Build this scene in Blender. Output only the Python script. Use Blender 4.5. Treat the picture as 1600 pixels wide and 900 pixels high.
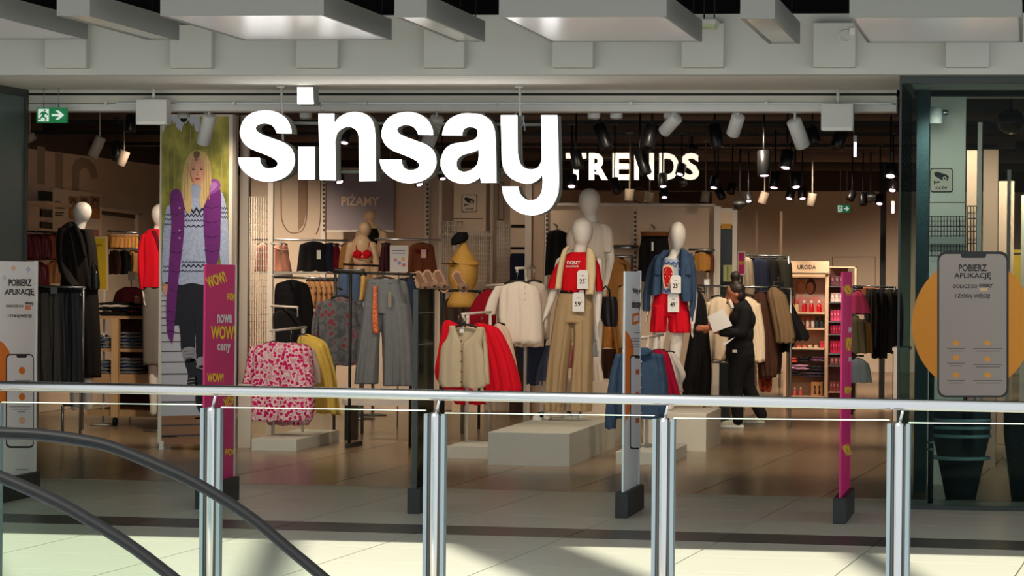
import bpy, bmesh, math, random
from mathutils import Vector, Matrix
from mathutils.geometry import tessellate_polygon
for _o in list(bpy.data.objects): bpy.data.objects.remove(_o)
SC = bpy.context.scene; COL = SC.collection
random.seed(7)
PI = math.pi
# ---------------------------------------------------------------- camera
F = 5000.0; CZ = 1.64
AX_Y = Vector(((1612-800)/F, (431-450)/F, 1.0)).normalized()
_u = Vector((.010, -1, 0)); AX_Z = (_u - AX_Y*_u.dot(AX_Y)).normalized(); AX_X = (-AX_Z).cross(AX_Y)
cam_d = bpy.data.cameras.new('camera'); cam = bpy.data.objects.new('camera', cam_d); COL.objects.link(cam)
cam_d.sensor_width = 36; cam_d.lens = 36*F/1600; cam_d.clip_end = 300
R3 = Matrix(((AX_X[0], -AX_X[1], -AX_X[2]), (AX_Y[0], -AX_Y[1], -AX_Y[2]), (AX_Z[0], -AX_Z[1], -AX_Z[2])))
cam.matrix_world = Matrix.Translation((0, 0, CZ)) @ R3.to_4x4()
SC.camera = cam
# ---------------------------------------------------------------- light and exposure
SC.view_settings.view_transform = 'Standard'; SC.view_settings.look = 'None'
SC.view_settings.gamma = 1; SC.view_settings.use_curve_mapping = False
SC.view_settings.exposure = 0.0
W = bpy.data.worlds.new('sky'); SC.world = W; W.use_nodes = True
bg = W.node_tree.nodes['Background']; bg.inputs[0].default_value = (.93, .96, .97, 1); bg.inputs[1].default_value = 1.5
sd = bpy.data.lights.new('sun', 'SUN'); sd.energy = 9.5; sd.angle = .016; sd.color = (1, .95, .82)
sun = bpy.data.objects.new('sun', sd); COL.objects.link(sun)
sun.rotation_euler = Vector((.45, .85, -1.0)).to_track_quat('-Z', 'Y').to_euler()
SPOT_W = 225.0

# ---------------------------------------------------------------- helpers
def ray(u, v):
    r = Vector(((u-800)/F, (v-450)/F, 1.0))
    return Vector((r.dot(AX_X), r.dot(AX_Y), r.dot(AX_Z)))
def on(u, v, pl):
    """a point of the place seen in direction (u, v) on the wall, floor or panel plane pl = (axis, value) or (point, normal)"""
    d = ray(u, v); c = Vector((0, 0, CZ))
    if isinstance(pl, (int, float)): pl = ('Y', pl)
    if isinstance(pl[0], str):
        k = 'XYZ'.index(pl[0]); t = (pl[1]-c[k])/d[k]
    else:
        t = (pl[0]-c).dot(pl[1])/d.dot(pl[1])
    return c + d*t
def at(u, v, Y): return on(u, v, ('Y', Y))
def fl(u, v, z=0.0): return on(u, v, ('Z', z))

def lin(c): return tuple((x/255/12.92 if x/255 <= .04045 else ((x/255+.055)/1.055)**2.4) for x in c)
MATS = {}
def mat(name, c=(200, 200, 200), rough=.6, metal=0.0, noise=0.0, ns=8.0, emit=0.0, bump=0.0, spec=.4, stretch=None):
    if name in MATS: return MATS[name]
    m = bpy.data.materials.new(name); m.use_nodes = True; N = m.node_tree.nodes; L = m.node_tree.links
    b = N['Principled BSDF']; col = lin(c)
    b.inputs['Base Color'].default_value = (*col, 1); b.inputs['Roughness'].default_value = rough
    b.inputs['Metallic'].default_value = metal; b.inputs['Specular IOR Level'].default_value = spec
    if emit:
        b.inputs['Emission Color'].default_value = (*col, 1); b.inputs['Emission Strength'].default_value = emit
    if noise or bump:
        tc = N.new('ShaderNodeTexCoord'); nz = N.new('ShaderNodeTexNoise'); nz.inputs['Scale'].default_value = ns
        nz.inputs['Detail'].default_value = 4
        src = tc.outputs['Object']
        if stretch:
            mp = N.new('ShaderNodeMapping'); mp.inputs['Scale'].default_value = stretch; L.new(src, mp.inputs[0]); src = mp.outputs[0]
        L.new(src, nz.inputs['Vector'])
        if noise:
            mx = N.new('ShaderNodeMix'); mx.data_type = 'RGBA'
            mx.inputs[6].default_value = (*[x*(1-noise) for x in col], 1); mx.inputs[7].default_value = (*[min(1, x*(1+noise)) for x in col], 1)
            L.new(nz.outputs[0], mx.inputs[0]); L.new(mx.outputs[2], b.inputs['Base Color'])
        if bump:
            bp = N.new('ShaderNodeBump'); bp.inputs['Strength'].default_value = bump; bp.inputs['Distance'].default_value = .01
            L.new(nz.outputs[0], bp.inputs['Height']); L.new(bp.outputs[0], b.inputs['Normal'])
    MATS[name] = m; return m
def pattern(name, kind, cols, scale, stops=None, rough=.8):
    """printed fabric: 'voronoi' blossoms, 'noise' blotches or 'wave' stripes through a colour ramp"""
    if name in MATS: return MATS[name]
    m = bpy.data.materials.new(name); m.use_nodes = True; N = m.node_tree.nodes; L = m.node_tree.links
    b = N['Principled BSDF']; b.inputs['Roughness'].default_value = rough; b.inputs['Specular IOR Level'].default_value = .2
    tc = N.new('ShaderNodeTexCoord'); rp = N.new('ShaderNodeValToRGB'); rp.color_ramp.interpolation = 'CONSTANT' if kind != 'noise' else 'LINEAR'
    if kind == 'voronoi':
        nz = N.new('ShaderNodeTexNoise'); nz.inputs['Scale'].default_value = scale*2.2; L.new(tc.outputs['Object'], nz.inputs['Vector'])
        ad = N.new('ShaderNodeVectorMath'); ad.operation = 'MULTIPLY_ADD'; ad.inputs[1].default_value = (.6/scale,)*3
        L.new(nz.outputs['Color'], ad.inputs[0]); L.new(tc.outputs['Object'], ad.inputs[2])
        t = N.new('ShaderNodeTexVoronoi'); t.inputs['Scale'].default_value = scale; L.new(ad.outputs[0], t.inputs['Vector']); out = t.outputs['Distance']
    elif kind == 'noise':
        t = N.new('ShaderNodeTexNoise'); t.inputs['Scale'].default_value = scale; L.new(tc.outputs['Object'], t.inputs['Vector']); out = t.outputs[0]
    else:
        t = N.new('ShaderNodeTexWave'); t.bands_direction = 'Z'; t.inputs['Scale'].default_value = scale; L.new(tc.outputs['Object'], t.inputs['Vector']); out = t.outputs[0]
    L.new(out, rp.inputs[0]); L.new(rp.outputs[0], b.inputs['Base Color'])
    e = rp.color_ramp.elements
    stops = stops or [i/len(cols) for i in range(len(cols))]
    while len(e) < len(cols): e.new(.5)
    for i, (s, c) in enumerate(zip(stops, cols)): e[i].position = s; e[i].color = (*lin(c), 1)
    MATS[name] = m; return m
def glass(name, tint, refl=.6, base=.03, rough=.02):
    if name in MATS: return MATS[name]
    m = bpy.data.materials.new(name); m.use_nodes = True; N = m.node_tree.nodes; L = m.node_tree.links
    for n in list(N):
        if n.type == 'BSDF_PRINCIPLED': N.remove(n)
    tr = N.new('ShaderNodeBsdfTransparent'); tr.inputs[0].default_value = (*tint, 1)
    gl = N.new('ShaderNodeBsdfGlossy'); gl.inputs['Roughness'].default_value = rough; gl.inputs[0].default_value = (.9, 1, .97, 1)
    if not refl and not base:
        L.new(tr.outputs[0], N['Material Output'].inputs[0]); MATS[name] = m; return m
    fr = N.new('ShaderNodeFresnel'); fr.inputs[0].default_value = 1.5
    ma = N.new('ShaderNodeMath'); ma.operation = 'MULTIPLY_ADD'; ma.inputs[1].default_value = refl; ma.inputs[2].default_value = base; ma.use_clamp = True
    mx = N.new('ShaderNodeMixShader'); L.new(fr.outputs[0], ma.inputs[0]); L.new(ma.outputs[0], mx.inputs[0])
    L.new(tr.outputs[0], mx.inputs[1]); L.new(gl.outputs[0], mx.inputs[2]); L.new(mx.outputs[0], N['Material Output'].inputs[0])
    MATS[name] = m; return m

ORG = {}
def tag(o, label=None, cat=None, group=None, kind=None):
    if label: o['label'] = label
    if cat: o['category'] = cat
    if group: o['group'] = group
    if kind: o['kind'] = kind
    return o
def thing(name, label, cat, loc, group=None):
    o = bpy.data.objects.new(name, None); COL.objects.link(o); o.location = loc; o.empty_display_size = .1
    ORG[o.name] = Vector(loc); return tag(o, label, cat, group)
def mk(name, verts, faces, m, parent=None, smooth=False, bevel=0):
    verts = [Vector(v) for v in verts]
    if parent is None:
        xs = [v.x for v in verts]; ys = [v.y for v in verts]; zs = [v.z for v in verts]
        og = Vector(((min(xs)+max(xs))/2, (min(ys)+max(ys))/2, min(zs)))
    else: og = ORG[parent.name]
    me = bpy.data.meshes.new(name); me.from_pydata([v-og for v in verts], [], faces); me.update()
    bm = bmesh.new(); bm.from_mesh(me); bmesh.ops.recalc_face_normals(bm, faces=bm.faces)
    if bevel: bmesh.ops.bevel(bm, geom=bm.edges[:], offset=bevel, segments=2, profile=.5, affect='EDGES')
    bm.to_mesh(me); bm.free()
    me.materials.append(m if not isinstance(m, str) else MATS[m])
    if smooth: me.polygons.foreach_set('use_smooth', [True]*len(me.polygons))
    o = bpy.data.objects.new(name, me); COL.objects.link(o)
    if parent is None: o.location = og
    else: o.parent = parent
    ORG[o.name] = og; return o
def struct(o): o['kind'] = 'structure'; return o
CUBE_F = [(0, 1, 3, 2), (4, 6, 7, 5), (0, 4, 5, 1), (2, 3, 7, 6), (0, 2, 6, 4), (1, 5, 7, 3)]
def box(name, x, y, z, m, parent=None, bevel=0):
    return mk(name, [(a, b, c) for a in x for b in y for c in z], CUBE_F, m, parent, False, bevel)
def hexa(name, low, high, m, parent=None, bevel=0):
    """a block from four lower and four upper corners"""
    n = len(low); v = list(low)+list(high)
    f = [tuple(range(n)), tuple(range(n, 2*n))] + [(i, (i+1) % n, n+(i+1) % n, n+i) for i in range(n)]
    return mk(name, v, f, m, parent, False, bevel)
def join(name, pieces, m, parent=None, smooth=False):
    """several shapes welded into one part; pieces = list of (verts, faces)"""
    V = []; Fc = []
    for v, f in pieces:
        k = len(V); V += list(v); Fc += [tuple(i+k for i in q) for q in f]
    return mk(name, V, Fc, m, parent, smooth)
def bxp(x, y, z): return [(a, b, c) for a in x for b in y for c in z], CUBE_F
def tubep(pts, r, n=8, flat=1.0):
    pts = [Vector(p) for p in pts]; V = []; Fc = []
    rs = r if isinstance(r, (list, tuple)) else [r]*len(pts)
    d0 = (pts[1]-pts[0]).normalized(); ref = Vector((0, 0, 1)) if abs(d0.z) < .9 else Vector((0, 1, 0))
    for i, p in enumerate(pts):
        d = (pts[min(i+1, len(pts)-1)]-pts[max(i-1, 0)]).normalized()
        s = d.cross(ref)
        s = s.normalized() if s.length > 1e-4 else Vector((1, 0, 0))
        t = s.cross(d).normalized()
        for k in range(n):
            a = 2*PI*k/n; V.append(p + s*(rs[i]*math.cos(a)) + t*(rs[i]*flat*math.sin(a)))
    for i in range(len(pts)-1):
        for k in range(n): Fc.append((i*n+k, i*n+(k+1) % n, (i+1)*n+(k+1) % n, (i+1)*n+k))
    Fc += [tuple(range(n)), tuple(range((len(pts)-1)*n, len(pts)*n))]
    return V, Fc
def tube(name, pts, r, m, parent=None, n=8, flat=1.0, smooth=True):
    v, f = tubep(pts, r, n, flat); return mk(name, v, f, m, parent, smooth)
def lathep(prof, c, n=20, axis=None):
    """profile [(r, h)] about an axis through c"""
    ax = (axis or Vector((0, 0, 1))).normalized(); s = ax.orthogonal().normalized(); t = ax.cross(s); c = Vector(c); V = []; Fc = []
    for r, h in prof:
        for k in range(n):
            a = 2*PI*k/n; V.append(c + ax*h + s*(max(r, 1e-4)*math.cos(a)) + t*(max(r, 1e-4)*math.sin(a)))
    for i in range(len(prof)-1):
        for k in range(n): Fc.append((i*n+k, i*n+(k+1) % n, (i+1)*n+(k+1) % n, (i+1)*n+k))
    Fc += [tuple(range(n)), tuple(range((len(prof)-1)*n, len(prof)*n))]
    return V, Fc
def lathe(name, prof, c, m, parent=None, n=20, axis=None, smooth=True):
    v, f = lathep(prof, c, n, axis); return mk(name, v, f, m, parent, smooth)
def cr(pts, k=6, closed=False):
    """Catmull-Rom through points of any dimension"""
    n = len(pts); out = []
    rng = range(n) if closed else range(n-1)
    for i in rng:
        p0, p1, p2, p3 = (pts[(i-1) % n] if closed else pts[max(i-1, 0)]), pts[i], pts[(i+1) % n], (pts[(i+2) % n] if closed else pts[min(i+2, n-1)])
        for j in range(k):
            t = j/k; out.append(tuple(.5*((2*b)+(-a+c)*t+(2*a-5*b+4*c-d)*t*t+(-a+3*b-3*c+d)*t**3) for a, b, c, d in zip(p0, p1, p2, p3)))
    if not closed: out.append(tuple(pts[-1]))
    return out
def segs(parts, k=5):
    """closed outline made of smooth runs with sharp corners between them"""
    out = []
    for s in parts: out += [p for p in (cr(s, k) if len(s) > 2 else [tuple(q) for q in s])]
    res = []
    for p in out:
        if not res or (abs(p[0]-res[-1][0])+abs(p[1]-res[-1][1])) > 1e-6: res.append(p)
    if abs(res[0][0]-res[-1][0])+abs(res[0][1]-res[-1][1]) < 1e-6: res.pop()
    return res
def slabp(loops3, off):
    """solid from planar 3D loops (outline, holes) pushed along off"""
    loops3 = [[Vector(p) for p in l] for l in loops3]; flat = [p for l in loops3 for p in l]; n = len(flat)
    tri = tessellate_polygon(loops3); V = flat + [p+off for p in flat]
    Fc = [tuple(t) for t in tri] + [tuple(i+n for i in reversed(t)) for t in tri]; k = 0
    for l in loops3:
        q = len(l)
        for i in range(q): Fc.append((k+i, k+(i+1) % q, n+k+(i+1) % q, n+k+i))
        k += q
    return V, Fc
def normal_of(pl):
    if isinstance(pl, (int, float)): return Vector((0, 1, 0))
    if isinstance(pl[0], str): return Vector([{'X': (-1, 0, 0), 'Y': (0, 1, 0), 'Z': (0, 0, 1)}[pl[0]][i] for i in range(3)])
    return pl[1]
def plate(name, px, pl, t, m, parent=None, smooth=False, k=0, lift=0.0, holes=()):
    """flat panel with thickness t; outline px traced on plane pl; k>0 rounds it"""
    nrm = normal_of(pl); P = cr(px, k, True) if k else px
    v, f = slabp([[on(u, w, pl)-nrm*lift for u, w in P]] + [[on(u, w, pl)-nrm*lift for u, w in h] for h in holes], nrm*t)
    return mk(name, v, f, m, parent, smooth)
def rect(u0, v0, u1, v1): return [(u0, v0), (u1, v0), (u1, v1), (u0, v1)]
def rrect(u0, v0, u1, v1, r, k=5):
    P = []
    for cx, cy, a0 in ((u1-r, v0+r, -90), (u1-r, v1-r, 0), (u0+r, v1-r, 90), (u0+r, v0+r, 180)):
        for j in range(k+1):
            a = math.radians(a0+90*j/k); P.append((cx+r*math.cos(a), cy+r*math.sin(a)))
    return P
def text(name, s, b, pl, m, parent=None, bold=.02, lift=.003, depth=.001, rot=0, shear=0):
    """lettering fitted into the box b = (u0, v0, u1, v1) on plane pl"""
    cu = bpy.data.curves.new(name, 'FONT'); cu.body = s; cu.offset = bold; cu.resolution_u = 3; cu.shear = shear
    o = bpy.data.objects.new(name, cu); COL.objects.link(o)
    dg = bpy.context.evaluated_depsgraph_get(); me = bpy.data.meshes.new_from_object(o.evaluated_get(dg))
    bpy.data.objects.remove(o); bpy.data.curves.remove(cu)
    vs = [v.co.copy() for v in me.vertices]; fs = [tuple(p.vertices) for p in me.polygons]; bpy.data.meshes.remove(me)
    x0 = min(v.x for v in vs); x1 = max(v.x for v in vs); y0 = min(v.y for v in vs); y1 = max(v.y for v in vs)
    nrm = normal_of(pl); cx, cy = (b[0]+b[2])/2, (b[1]+b[3])/2; c, sn = math.cos(rot), math.sin(rot); V = []
    for v in vs:
        du = ((v.x-x0)/(x1-x0)-.5)*(b[2]-b[0]); dv = (.5-(v.y-y0)/(y1-y0))*(b[3]-b[1])
        V.append(on(cx+du*c-dv*sn, cy+du*sn+dv*c, pl)-nrm*lift)
    if depth <= .0015: return mk(name, V, fs, m, parent)
    n = len(V); E = {}
    for q in fs:
        for i in range(len(q)):
            e = (q[i], q[(i+1) % len(q)]); E[e] = 1
    V2 = V+[p+nrm*depth for p in V]; F2 = list(fs)+[tuple(i+n for i in reversed(q)) for q in fs]
    F2 += [(a, bb, bb+n, a+n) for (a, bb) in E if (bb, a) not in E]
    return mk(name, V2, F2, m, parent)
def cloth(name, rows, Y, T, m, parent=None, *a, **k):
    v, f = clothp(rows, Y, T, *a, **k); return mk(name, v, f, m, parent, True)
def clothp(rows, Y, T, nf=4, amp=.01, prof=2.4, seed=0, nu=14, nv=18, top=1.0, dy=None, soft=True, sh=0.0, hem=0.0):
    """a hollow-looking garment piece: rows (v, uL, uR) traced on plane Y, thickness T, hanging folds"""
    D = dy or [0]*len(rows); R = [(*r, d) for r, d in zip(rows, D)]
    k = max(2, nv//(len(R)-1)); R = cr(R, k) if soft else R
    n = len(R); V = []; Fc = []; ring = 2*nu; rnd = random.Random(seed); ph = rnd.random()*6; ph2 = rnd.random()*6
    for j, (v, uL, uR, d) in enumerate(R):
        t = j/(n-1); yy = Y+d
        tk = T*(top+(1-top)*min(1, t*3))
        row_f = []; row_b = []
        for i in range(nu+1):
            s = i/nu; u = uL+(uR-uL)*s; e = abs(2*s-1); h = tk/2*max(0, 1-e**prof)**.5
            fo = amp*(.2+t)*(.62*math.sin(2*PI*nf*s+ph+1.4*math.sin(2.5*t+ph2))+.4*math.sin(2*PI*nf*1.63*s+ph2+2.6*t)*math.sin(3*s+ph)+.45*math.sin(2*PI*nf*.47*s+ph*2+1.5*t))
            vv_ = v+sh*e**2.2*(1-t)**3+(hem*math.sin(2*PI*nf*.8*s+ph) if t > .75 else 0)
            p = at(u, vv_, yy); row_f.append(Vector((p.x, yy-h+fo, p.z))); row_b.append(Vector((p.x, yy+h+fo*.6, p.z)))
        V += row_f + row_b[nu-1:0:-1]
    for j in range(n-1):
        for i in range(ring): Fc.append((j*ring+i, j*ring+(i+1) % ring, (j+1)*ring+(i+1) % ring, (j+1)*ring+i))
    for j in (0, n-1):
        for i in range(nu):
            a, b = j*ring+i, j*ring+i+1; c, d = j*ring+(ring-i-1) % ring, j*ring+(ring-i) % ring
            q = []
            for w in (a, b, c, d):
                if w not in q: q.append(w)
            if len(q) > 2: Fc.append(tuple(q))
    return V, Fc
def conep(p0, r0, p1, r1, n=14, k=5):
    p0, p1 = Vector(p0), Vector(p1); ax = p1-p0; L = ax.length
    if L < 1e-6: ax = Vector((0, 0, 1))
    prof = [(r0*math.sin(PI/2*i/k), -r0*math.cos(PI/2*i/k)) for i in range(k+1)] + [(r1*math.cos(PI/2*i/k), L+r1*math.sin(PI/2*i/k)) for i in range(k+1)]
    return lathep(prof, p0, n, ax)
def ellp(c, r, rot=None, n=20, k=14, egg=0.0):
    """ellipsoid; egg narrows the lower end"""
    c = Vector(c); V = []; Fc = []; M3 = rot or Matrix.Identity(3)
    for i in range(k+1):
        th = PI*i/k; z = math.cos(th)
        for q in range(n):
            a = 2*PI*q/n; w = math.sin(th)*(1+egg*z); V.append(c + M3 @ Vector((r[0]*w*math.cos(a), r[1]*w*math.sin(a), r[2]*z)))
    for i in range(k):
        for q in range(n): Fc.append((i*n+q, i*n+(q+1) % n, (i+1)*n+(q+1) % n, (i+1)*n+q))
    return V, Fc
def body(name, pieces, m, parent=None, vox=.012, sm=5):
    """overlapping shapes fused into one continuous skin"""
    V = []; Fc = []
    for v, f in pieces:
        k = len(V); V += [Vector(p) for p in v]; Fc += [tuple(i+k for i in q) for q in f]
    me = bpy.data.meshes.new('t'); me.from_pydata(V, [], Fc); me.update()
    bm = bmesh.new(); bm.from_mesh(me); bmesh.ops.remove_doubles(bm, verts=bm.verts, dist=1e-4); bmesh.ops.recalc_face_normals(bm, faces=bm.faces); bm.to_mesh(me); bm.free()
    o = bpy.data.objects.new('t', me); COL.objects.link(o)
    md = o.modifiers.new('r', 'REMESH'); md.mode = 'VOXEL'; md.voxel_size = vox
    if sm: s = o.modifiers.new('s', 'SMOOTH'); s.factor = .5; s.iterations = sm
    dg = bpy.context.evaluated_depsgraph_get(); e = bpy.data.meshes.new_from_object(o.evaluated_get(dg))
    vs = [v.co.copy() for v in e.vertices]; fs = [tuple(p.vertices) for p in e.polygons]
    bpy.data.objects.remove(o); bpy.data.meshes.remove(me); bpy.data.meshes.remove(e)
    return mk(name, vs, fs, m, parent, True)
def copy_tree(o, parent=None):
    c = o.copy(); COL.objects.link(c); c.parent = parent; ORG[c.name] = ORG.get(o.name, Vector())
    for ch in list(o.children): copy_tree(ch, c)
    return c
def light(name, kind, loc, energy, col, target=None, size=.05, angle=70, blend=.6):
    d = bpy.data.lights.new(name, kind); d.energy = energy; d.color = col
    if kind == 'SPOT': d.spot_size = math.radians(angle); d.spot_blend = blend; d.shadow_soft_size = size
    if kind == 'POINT': d.shadow_soft_size = size
    o = bpy.data.objects.new(name, d); COL.objects.link(o); o.location = loc
    if target is not None: o.rotation_euler = (Vector(target)-Vector(loc)).to_track_quat('-Z', 'Y').to_euler()
    return o
# shared materials
WHITE = mat('white_lacquer', (225, 224, 220), .45); CREAMW = mat('white_laminate', (220, 214, 204), .5)
BLACK = mat('matt_black', (18, 18, 18), .6); DARK = mat('dark_charcoal', (38, 40, 40), .5)
CHROME = mat('brushed_steel', (178, 180, 182), .24, 1.0); STEEL = mat('satin_steel', (165, 170, 172), .35, 1.0)
PLASTER = mat('grey_plaster', (196, 197, 190), .8, noise=.03, ns=3); PALEPL = mat('pale_plaster', (215, 211, 200), .8, noise=.02, ns=2)
BEIGE = mat('beige_wall', (206, 186, 166), .8, noise=.05, ns=1.2); WHITEBOARD = mat('white_card', (232, 232, 230), .6)
INK = mat('black_ink', (28, 28, 30), .6); HANGBLK = mat('black_plastic', (22, 22, 24), .35)
MANN = mat('mannequin_white', (232, 226, 218), .45, spec=.5)
WOOD = mat('light_oak', (186, 148, 108), .55, noise=.12, ns=6, stretch=(1, 1, 12)); 
CLAMP = mat('clamp_grey', (104, 116, 122), .5, .5)
# ================================================================ THE MALL
FLOORB = mat('floor_slab', (84, 80, 75), .8)
struct(box('floor', (-14, 6), (14.75, 23.6), (-.40, -.012), FLOORB)); FLOOR = bpy.data.objects['floor']
TILE = mat('pale_stone_tile', (204, 198, 184), .32, noise=.05, ns=3, spec=.4); TILE_D = mat('dark_stone_tile', (70, 68, 68), .3, noise=.08, ns=4)
TSX = .95
ang = math.atan2(.33, 5.9)        # the paving runs a touch askew to the shop front, like the stripe
def tiles(prefix, x0, x1, rows, m, parent, lift=0):
    me = {}
    for (y0, y1, mm, nm) in rows:
        h = y1-y0-.009
        key = (round(h, 3), mm.name)
        for i in range(int((x1-x0)/TSX)):
            x = x0+i*TSX
            if key not in me:
                o = mk(nm, bxp((-TSX/2+.0045, TSX/2-.0045), (-h/2, h/2), (-.02, 0))[0], CUBE_F, mm, None); me[key] = o.data
                for v in o.data.vertices: v.co.z -= .02
                bpy.data.objects.remove(o)
            o = bpy.data.objects.new(nm, me[key]); COL.objects.link(o); o.parent = parent
            wx, wy = x+TSX/2, (y0+y1)/2
            dx_, dy_ = wx+3.5, wy-20.0; o.location = Vector((-3.5+dx_*math.cos(ang)+dy_*math.sin(ang), 20.0-dx_*math.sin(ang)+dy_*math.cos(ang), lift)) - ORG[parent.name]; o.rotation_euler.z = -ang
rows = []; y = 14.7-.0
for k in range(5): rows.append((y, y+.97, TILE, 'floor_tile')); y += .97
rows.append((y, y+.70, TILE_D, 'stripe_tile')); y += .70
for k in range(4): rows.append((y, y+.97, TILE, 'floor_tile')); y += .97
tiles('t', -9.45, 1.95, rows, TILE, FLOOR)
# shop floor: tiles near the entrance, then one surface, warm shop light painted into the colour
STILE = mat('warm_lit_shop_tile', (146, 120, 97), .24, noise=.08, ns=2.5, spec=.5)
struct(box('floor_shop', (-14, 6), (23.6, 62), (-.40, -.004), STILE)); SFL = bpy.data.objects['floor_shop']
tiles('s', -9.3, 0.3, [(23.62+i*.97, 24.59+i*.97, STILE, 'floor_tile') for i in range(7)], STILE, SFL, .004)
# fascia and soffit
SOFF = mat('white_soffit', (244, 240, 230), .8)
YF = 22.4
zf0 = at(700, 117, YF).z; zf1 = at(1080, 22, YF).z
struct(box('wall_fascia', (-13, 5), (YF, YF+.12), (zf0, zf1), PLASTER))
struct(box('ceiling_soffit', (-13, -1.0), (YF+.12, 24.3), (zf0, zf0+.06), SOFF))
struct(box('ceiling_soffit_bay', (-1.0, 5), (YF+.12, 24.3), (zf0, zf0+.06), SOFF))
struct(box('ceiling', (-14, 6), (15.6, 24.4), (4.25, 4.4), mat('ceiling_black', (12, 13, 13), .9)))
struct(box('wall_upper_front', (-14, 6), (15.55, 15.65), (3.95, 5.2), PLASTER))
for i, (a, b, c) in enumerate(((69, 134, 101), (265, 330, 102.5), (462, 527, 103), (661, 725, 104.5), (862, 926, 106), (1064, 1130, 106), (1270, 1336, 107), (1477, 1545, 107))):
    p0, p1 = at(a, c, YF-.10), at(b, c, YF-.10)
    struct(box('trim_%d' % (i+1), (p0.x, p1.x), (YF-.10, YF-.001), (zf0+.045, zf1-.07), PLASTER, None, .006))
# suspended ceiling panels
PFILM = mat('glossy_panel_film', (235, 235, 242), .2, spec=.8); PSIDE = mat('panel_grey', (140, 142, 138), .6); NFILM = mat('glossy_slot_film', (178, 172, 160), .12, spec=.8)  # film painted whiter for the floor light it reflects, sides painted darker against it
def cpanel(bl, br, label, film, narrow):
    YB = 21.7; z = at(bl[0], bl[1], YB).z; x0 = at(bl[0], bl[1], YB).x; x1 = at(br[0], br[1], YB).x; y0 = 19.55
    t = thing('ceiling_panel', label, 'ceiling panel', ((x0+x1)/2, (y0+YB)/2, z), 'suspended panels under the mall ceiling')
    w = .02; h = .145
    join('frame', [bxp((x0, x0+w), (y0, YB), (z, z+h)), bxp((x1-w, x1), (y0, YB), (z, z+h)), bxp((x0+w, x1-w), (y0, y0+w), (z, z+h)), bxp((x0+w, x1-w), (YB-w, YB), (z, z+h))], PSIDE, t)
    box('film', (x0+w, x1-w), (y0+w, YB-w), (z+.006, z+.03), film, t)
    for sx in (x0+.05, x1-.05): tube('cable', [(sx, YB-.1, z+h-.01), (sx, YB-.1, 4.26)], .004, BLACK, t, 6)
cpanel((-95, 62), (137, 63), 'wide ceiling panel cut by the left frame edge', PFILM, 0)
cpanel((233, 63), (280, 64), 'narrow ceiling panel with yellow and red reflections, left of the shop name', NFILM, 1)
cpanel((380, 63.5), (612, 65), 'wide glossy ceiling panel above the first letters of the shop name', PFILM, 0)
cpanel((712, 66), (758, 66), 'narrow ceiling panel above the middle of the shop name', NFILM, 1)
cpanel((860, 66), (1097, 67), 'wide glossy ceiling panel above the white lettering TRENDS', PFILM, 0)
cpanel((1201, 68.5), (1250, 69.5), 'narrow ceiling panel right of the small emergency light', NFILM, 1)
cpanel((1355, 67), (1598, 68), 'wide glossy ceiling panel above the right glass bay', PFILM, 0)
# emergency light
p = at(1090, 33, 21.9); q = at(1127, 41, 21.9)
t = thing('emergency_light', 'small pale emergency light on two hooks under the mall ceiling', 'light', (p.x, 21.8, q.z))
box('housing', (p.x, q.x-.02), (21.7, 21.95), (q.z, p.z), WHITE, t, .004); box('lens', (p.x+.01, q.x-.03), (21.71, 21.94), (q.z-.02, q.z), mat('green_lens', (200, 215, 170), .4), t)
for k in (.05, .12): tube('hook', [(p.x+k, 21.85, p.z), (p.x+k, 21.85, p.z+.07), (p.x+k+.01, 21.85, 4.26)], .005, BLACK, t, 6)
t = thing('wall_socket', 'small pale box with a cable loop on the fascia', 'junction box', at(1332, 50, YF-.12))
p = at(1328, 44, YF-.10); box('housing', (p.x, p.x+.035), (YF-.13, YF-.10), (p.z-.05, p.z), WHITE, t)
tube('cable', [at(1331+11*math.cos(a)-9, 56+9*math.sin(a), YF-.112) for a in [x*.4 for x in range(14)]], .003, WHITE, t, 5)
t = tag(tube('cable_loop', [at(125+17*math.cos(a), 0+14*math.sin(a), 22.3) for a in [x*.35 for x in range(10)]], .006, WHITE), 'white cable loop against the fascia at the top left', 'cable')
# lintel: dark groove, pale beam, lamp track with clips
YL = 24.3
zl = lambda v: at(800, v, YL).z
struct(box('trim_groove', (-9.5, -1.02), (YL, YL+.05), (zl(149.5), zl(145.5)), BLACK))
struct(box('trim_lintel', (-9.5, -1.02), (YL, YL+.25), (zl(162), zl(149.5)), PALEPL))
struct(box('trim_lintel_top', (-9.5, -1.02), (YL+.001, YL+.25), (zl(145.5), zf0+.3), PALEPL))
struct(box('trim_beam', (-8.0, -1.02), (YL-.02, YL+.25), (zl(174), zl(163.5)), WHITE))
trk = thing('lamp_track', 'long pale lamp track along the shop lintel', 'lamp track', (-4.5, YL, zl(163.5)))
box('rail', (-7.1, -1.05), (YL-.035, YL-.004), (zl(163.4), zl(161.2)), STEEL, trk)
for u in (165, 365, 570, 775, 985, 1197):
    p = at(u, 162, YL-.05); box('clip', (p.x-.012, p.x+.012), (YL-.055, YL-.03), (p.z-.012, p.z+.016), WHITE, trk)
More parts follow.
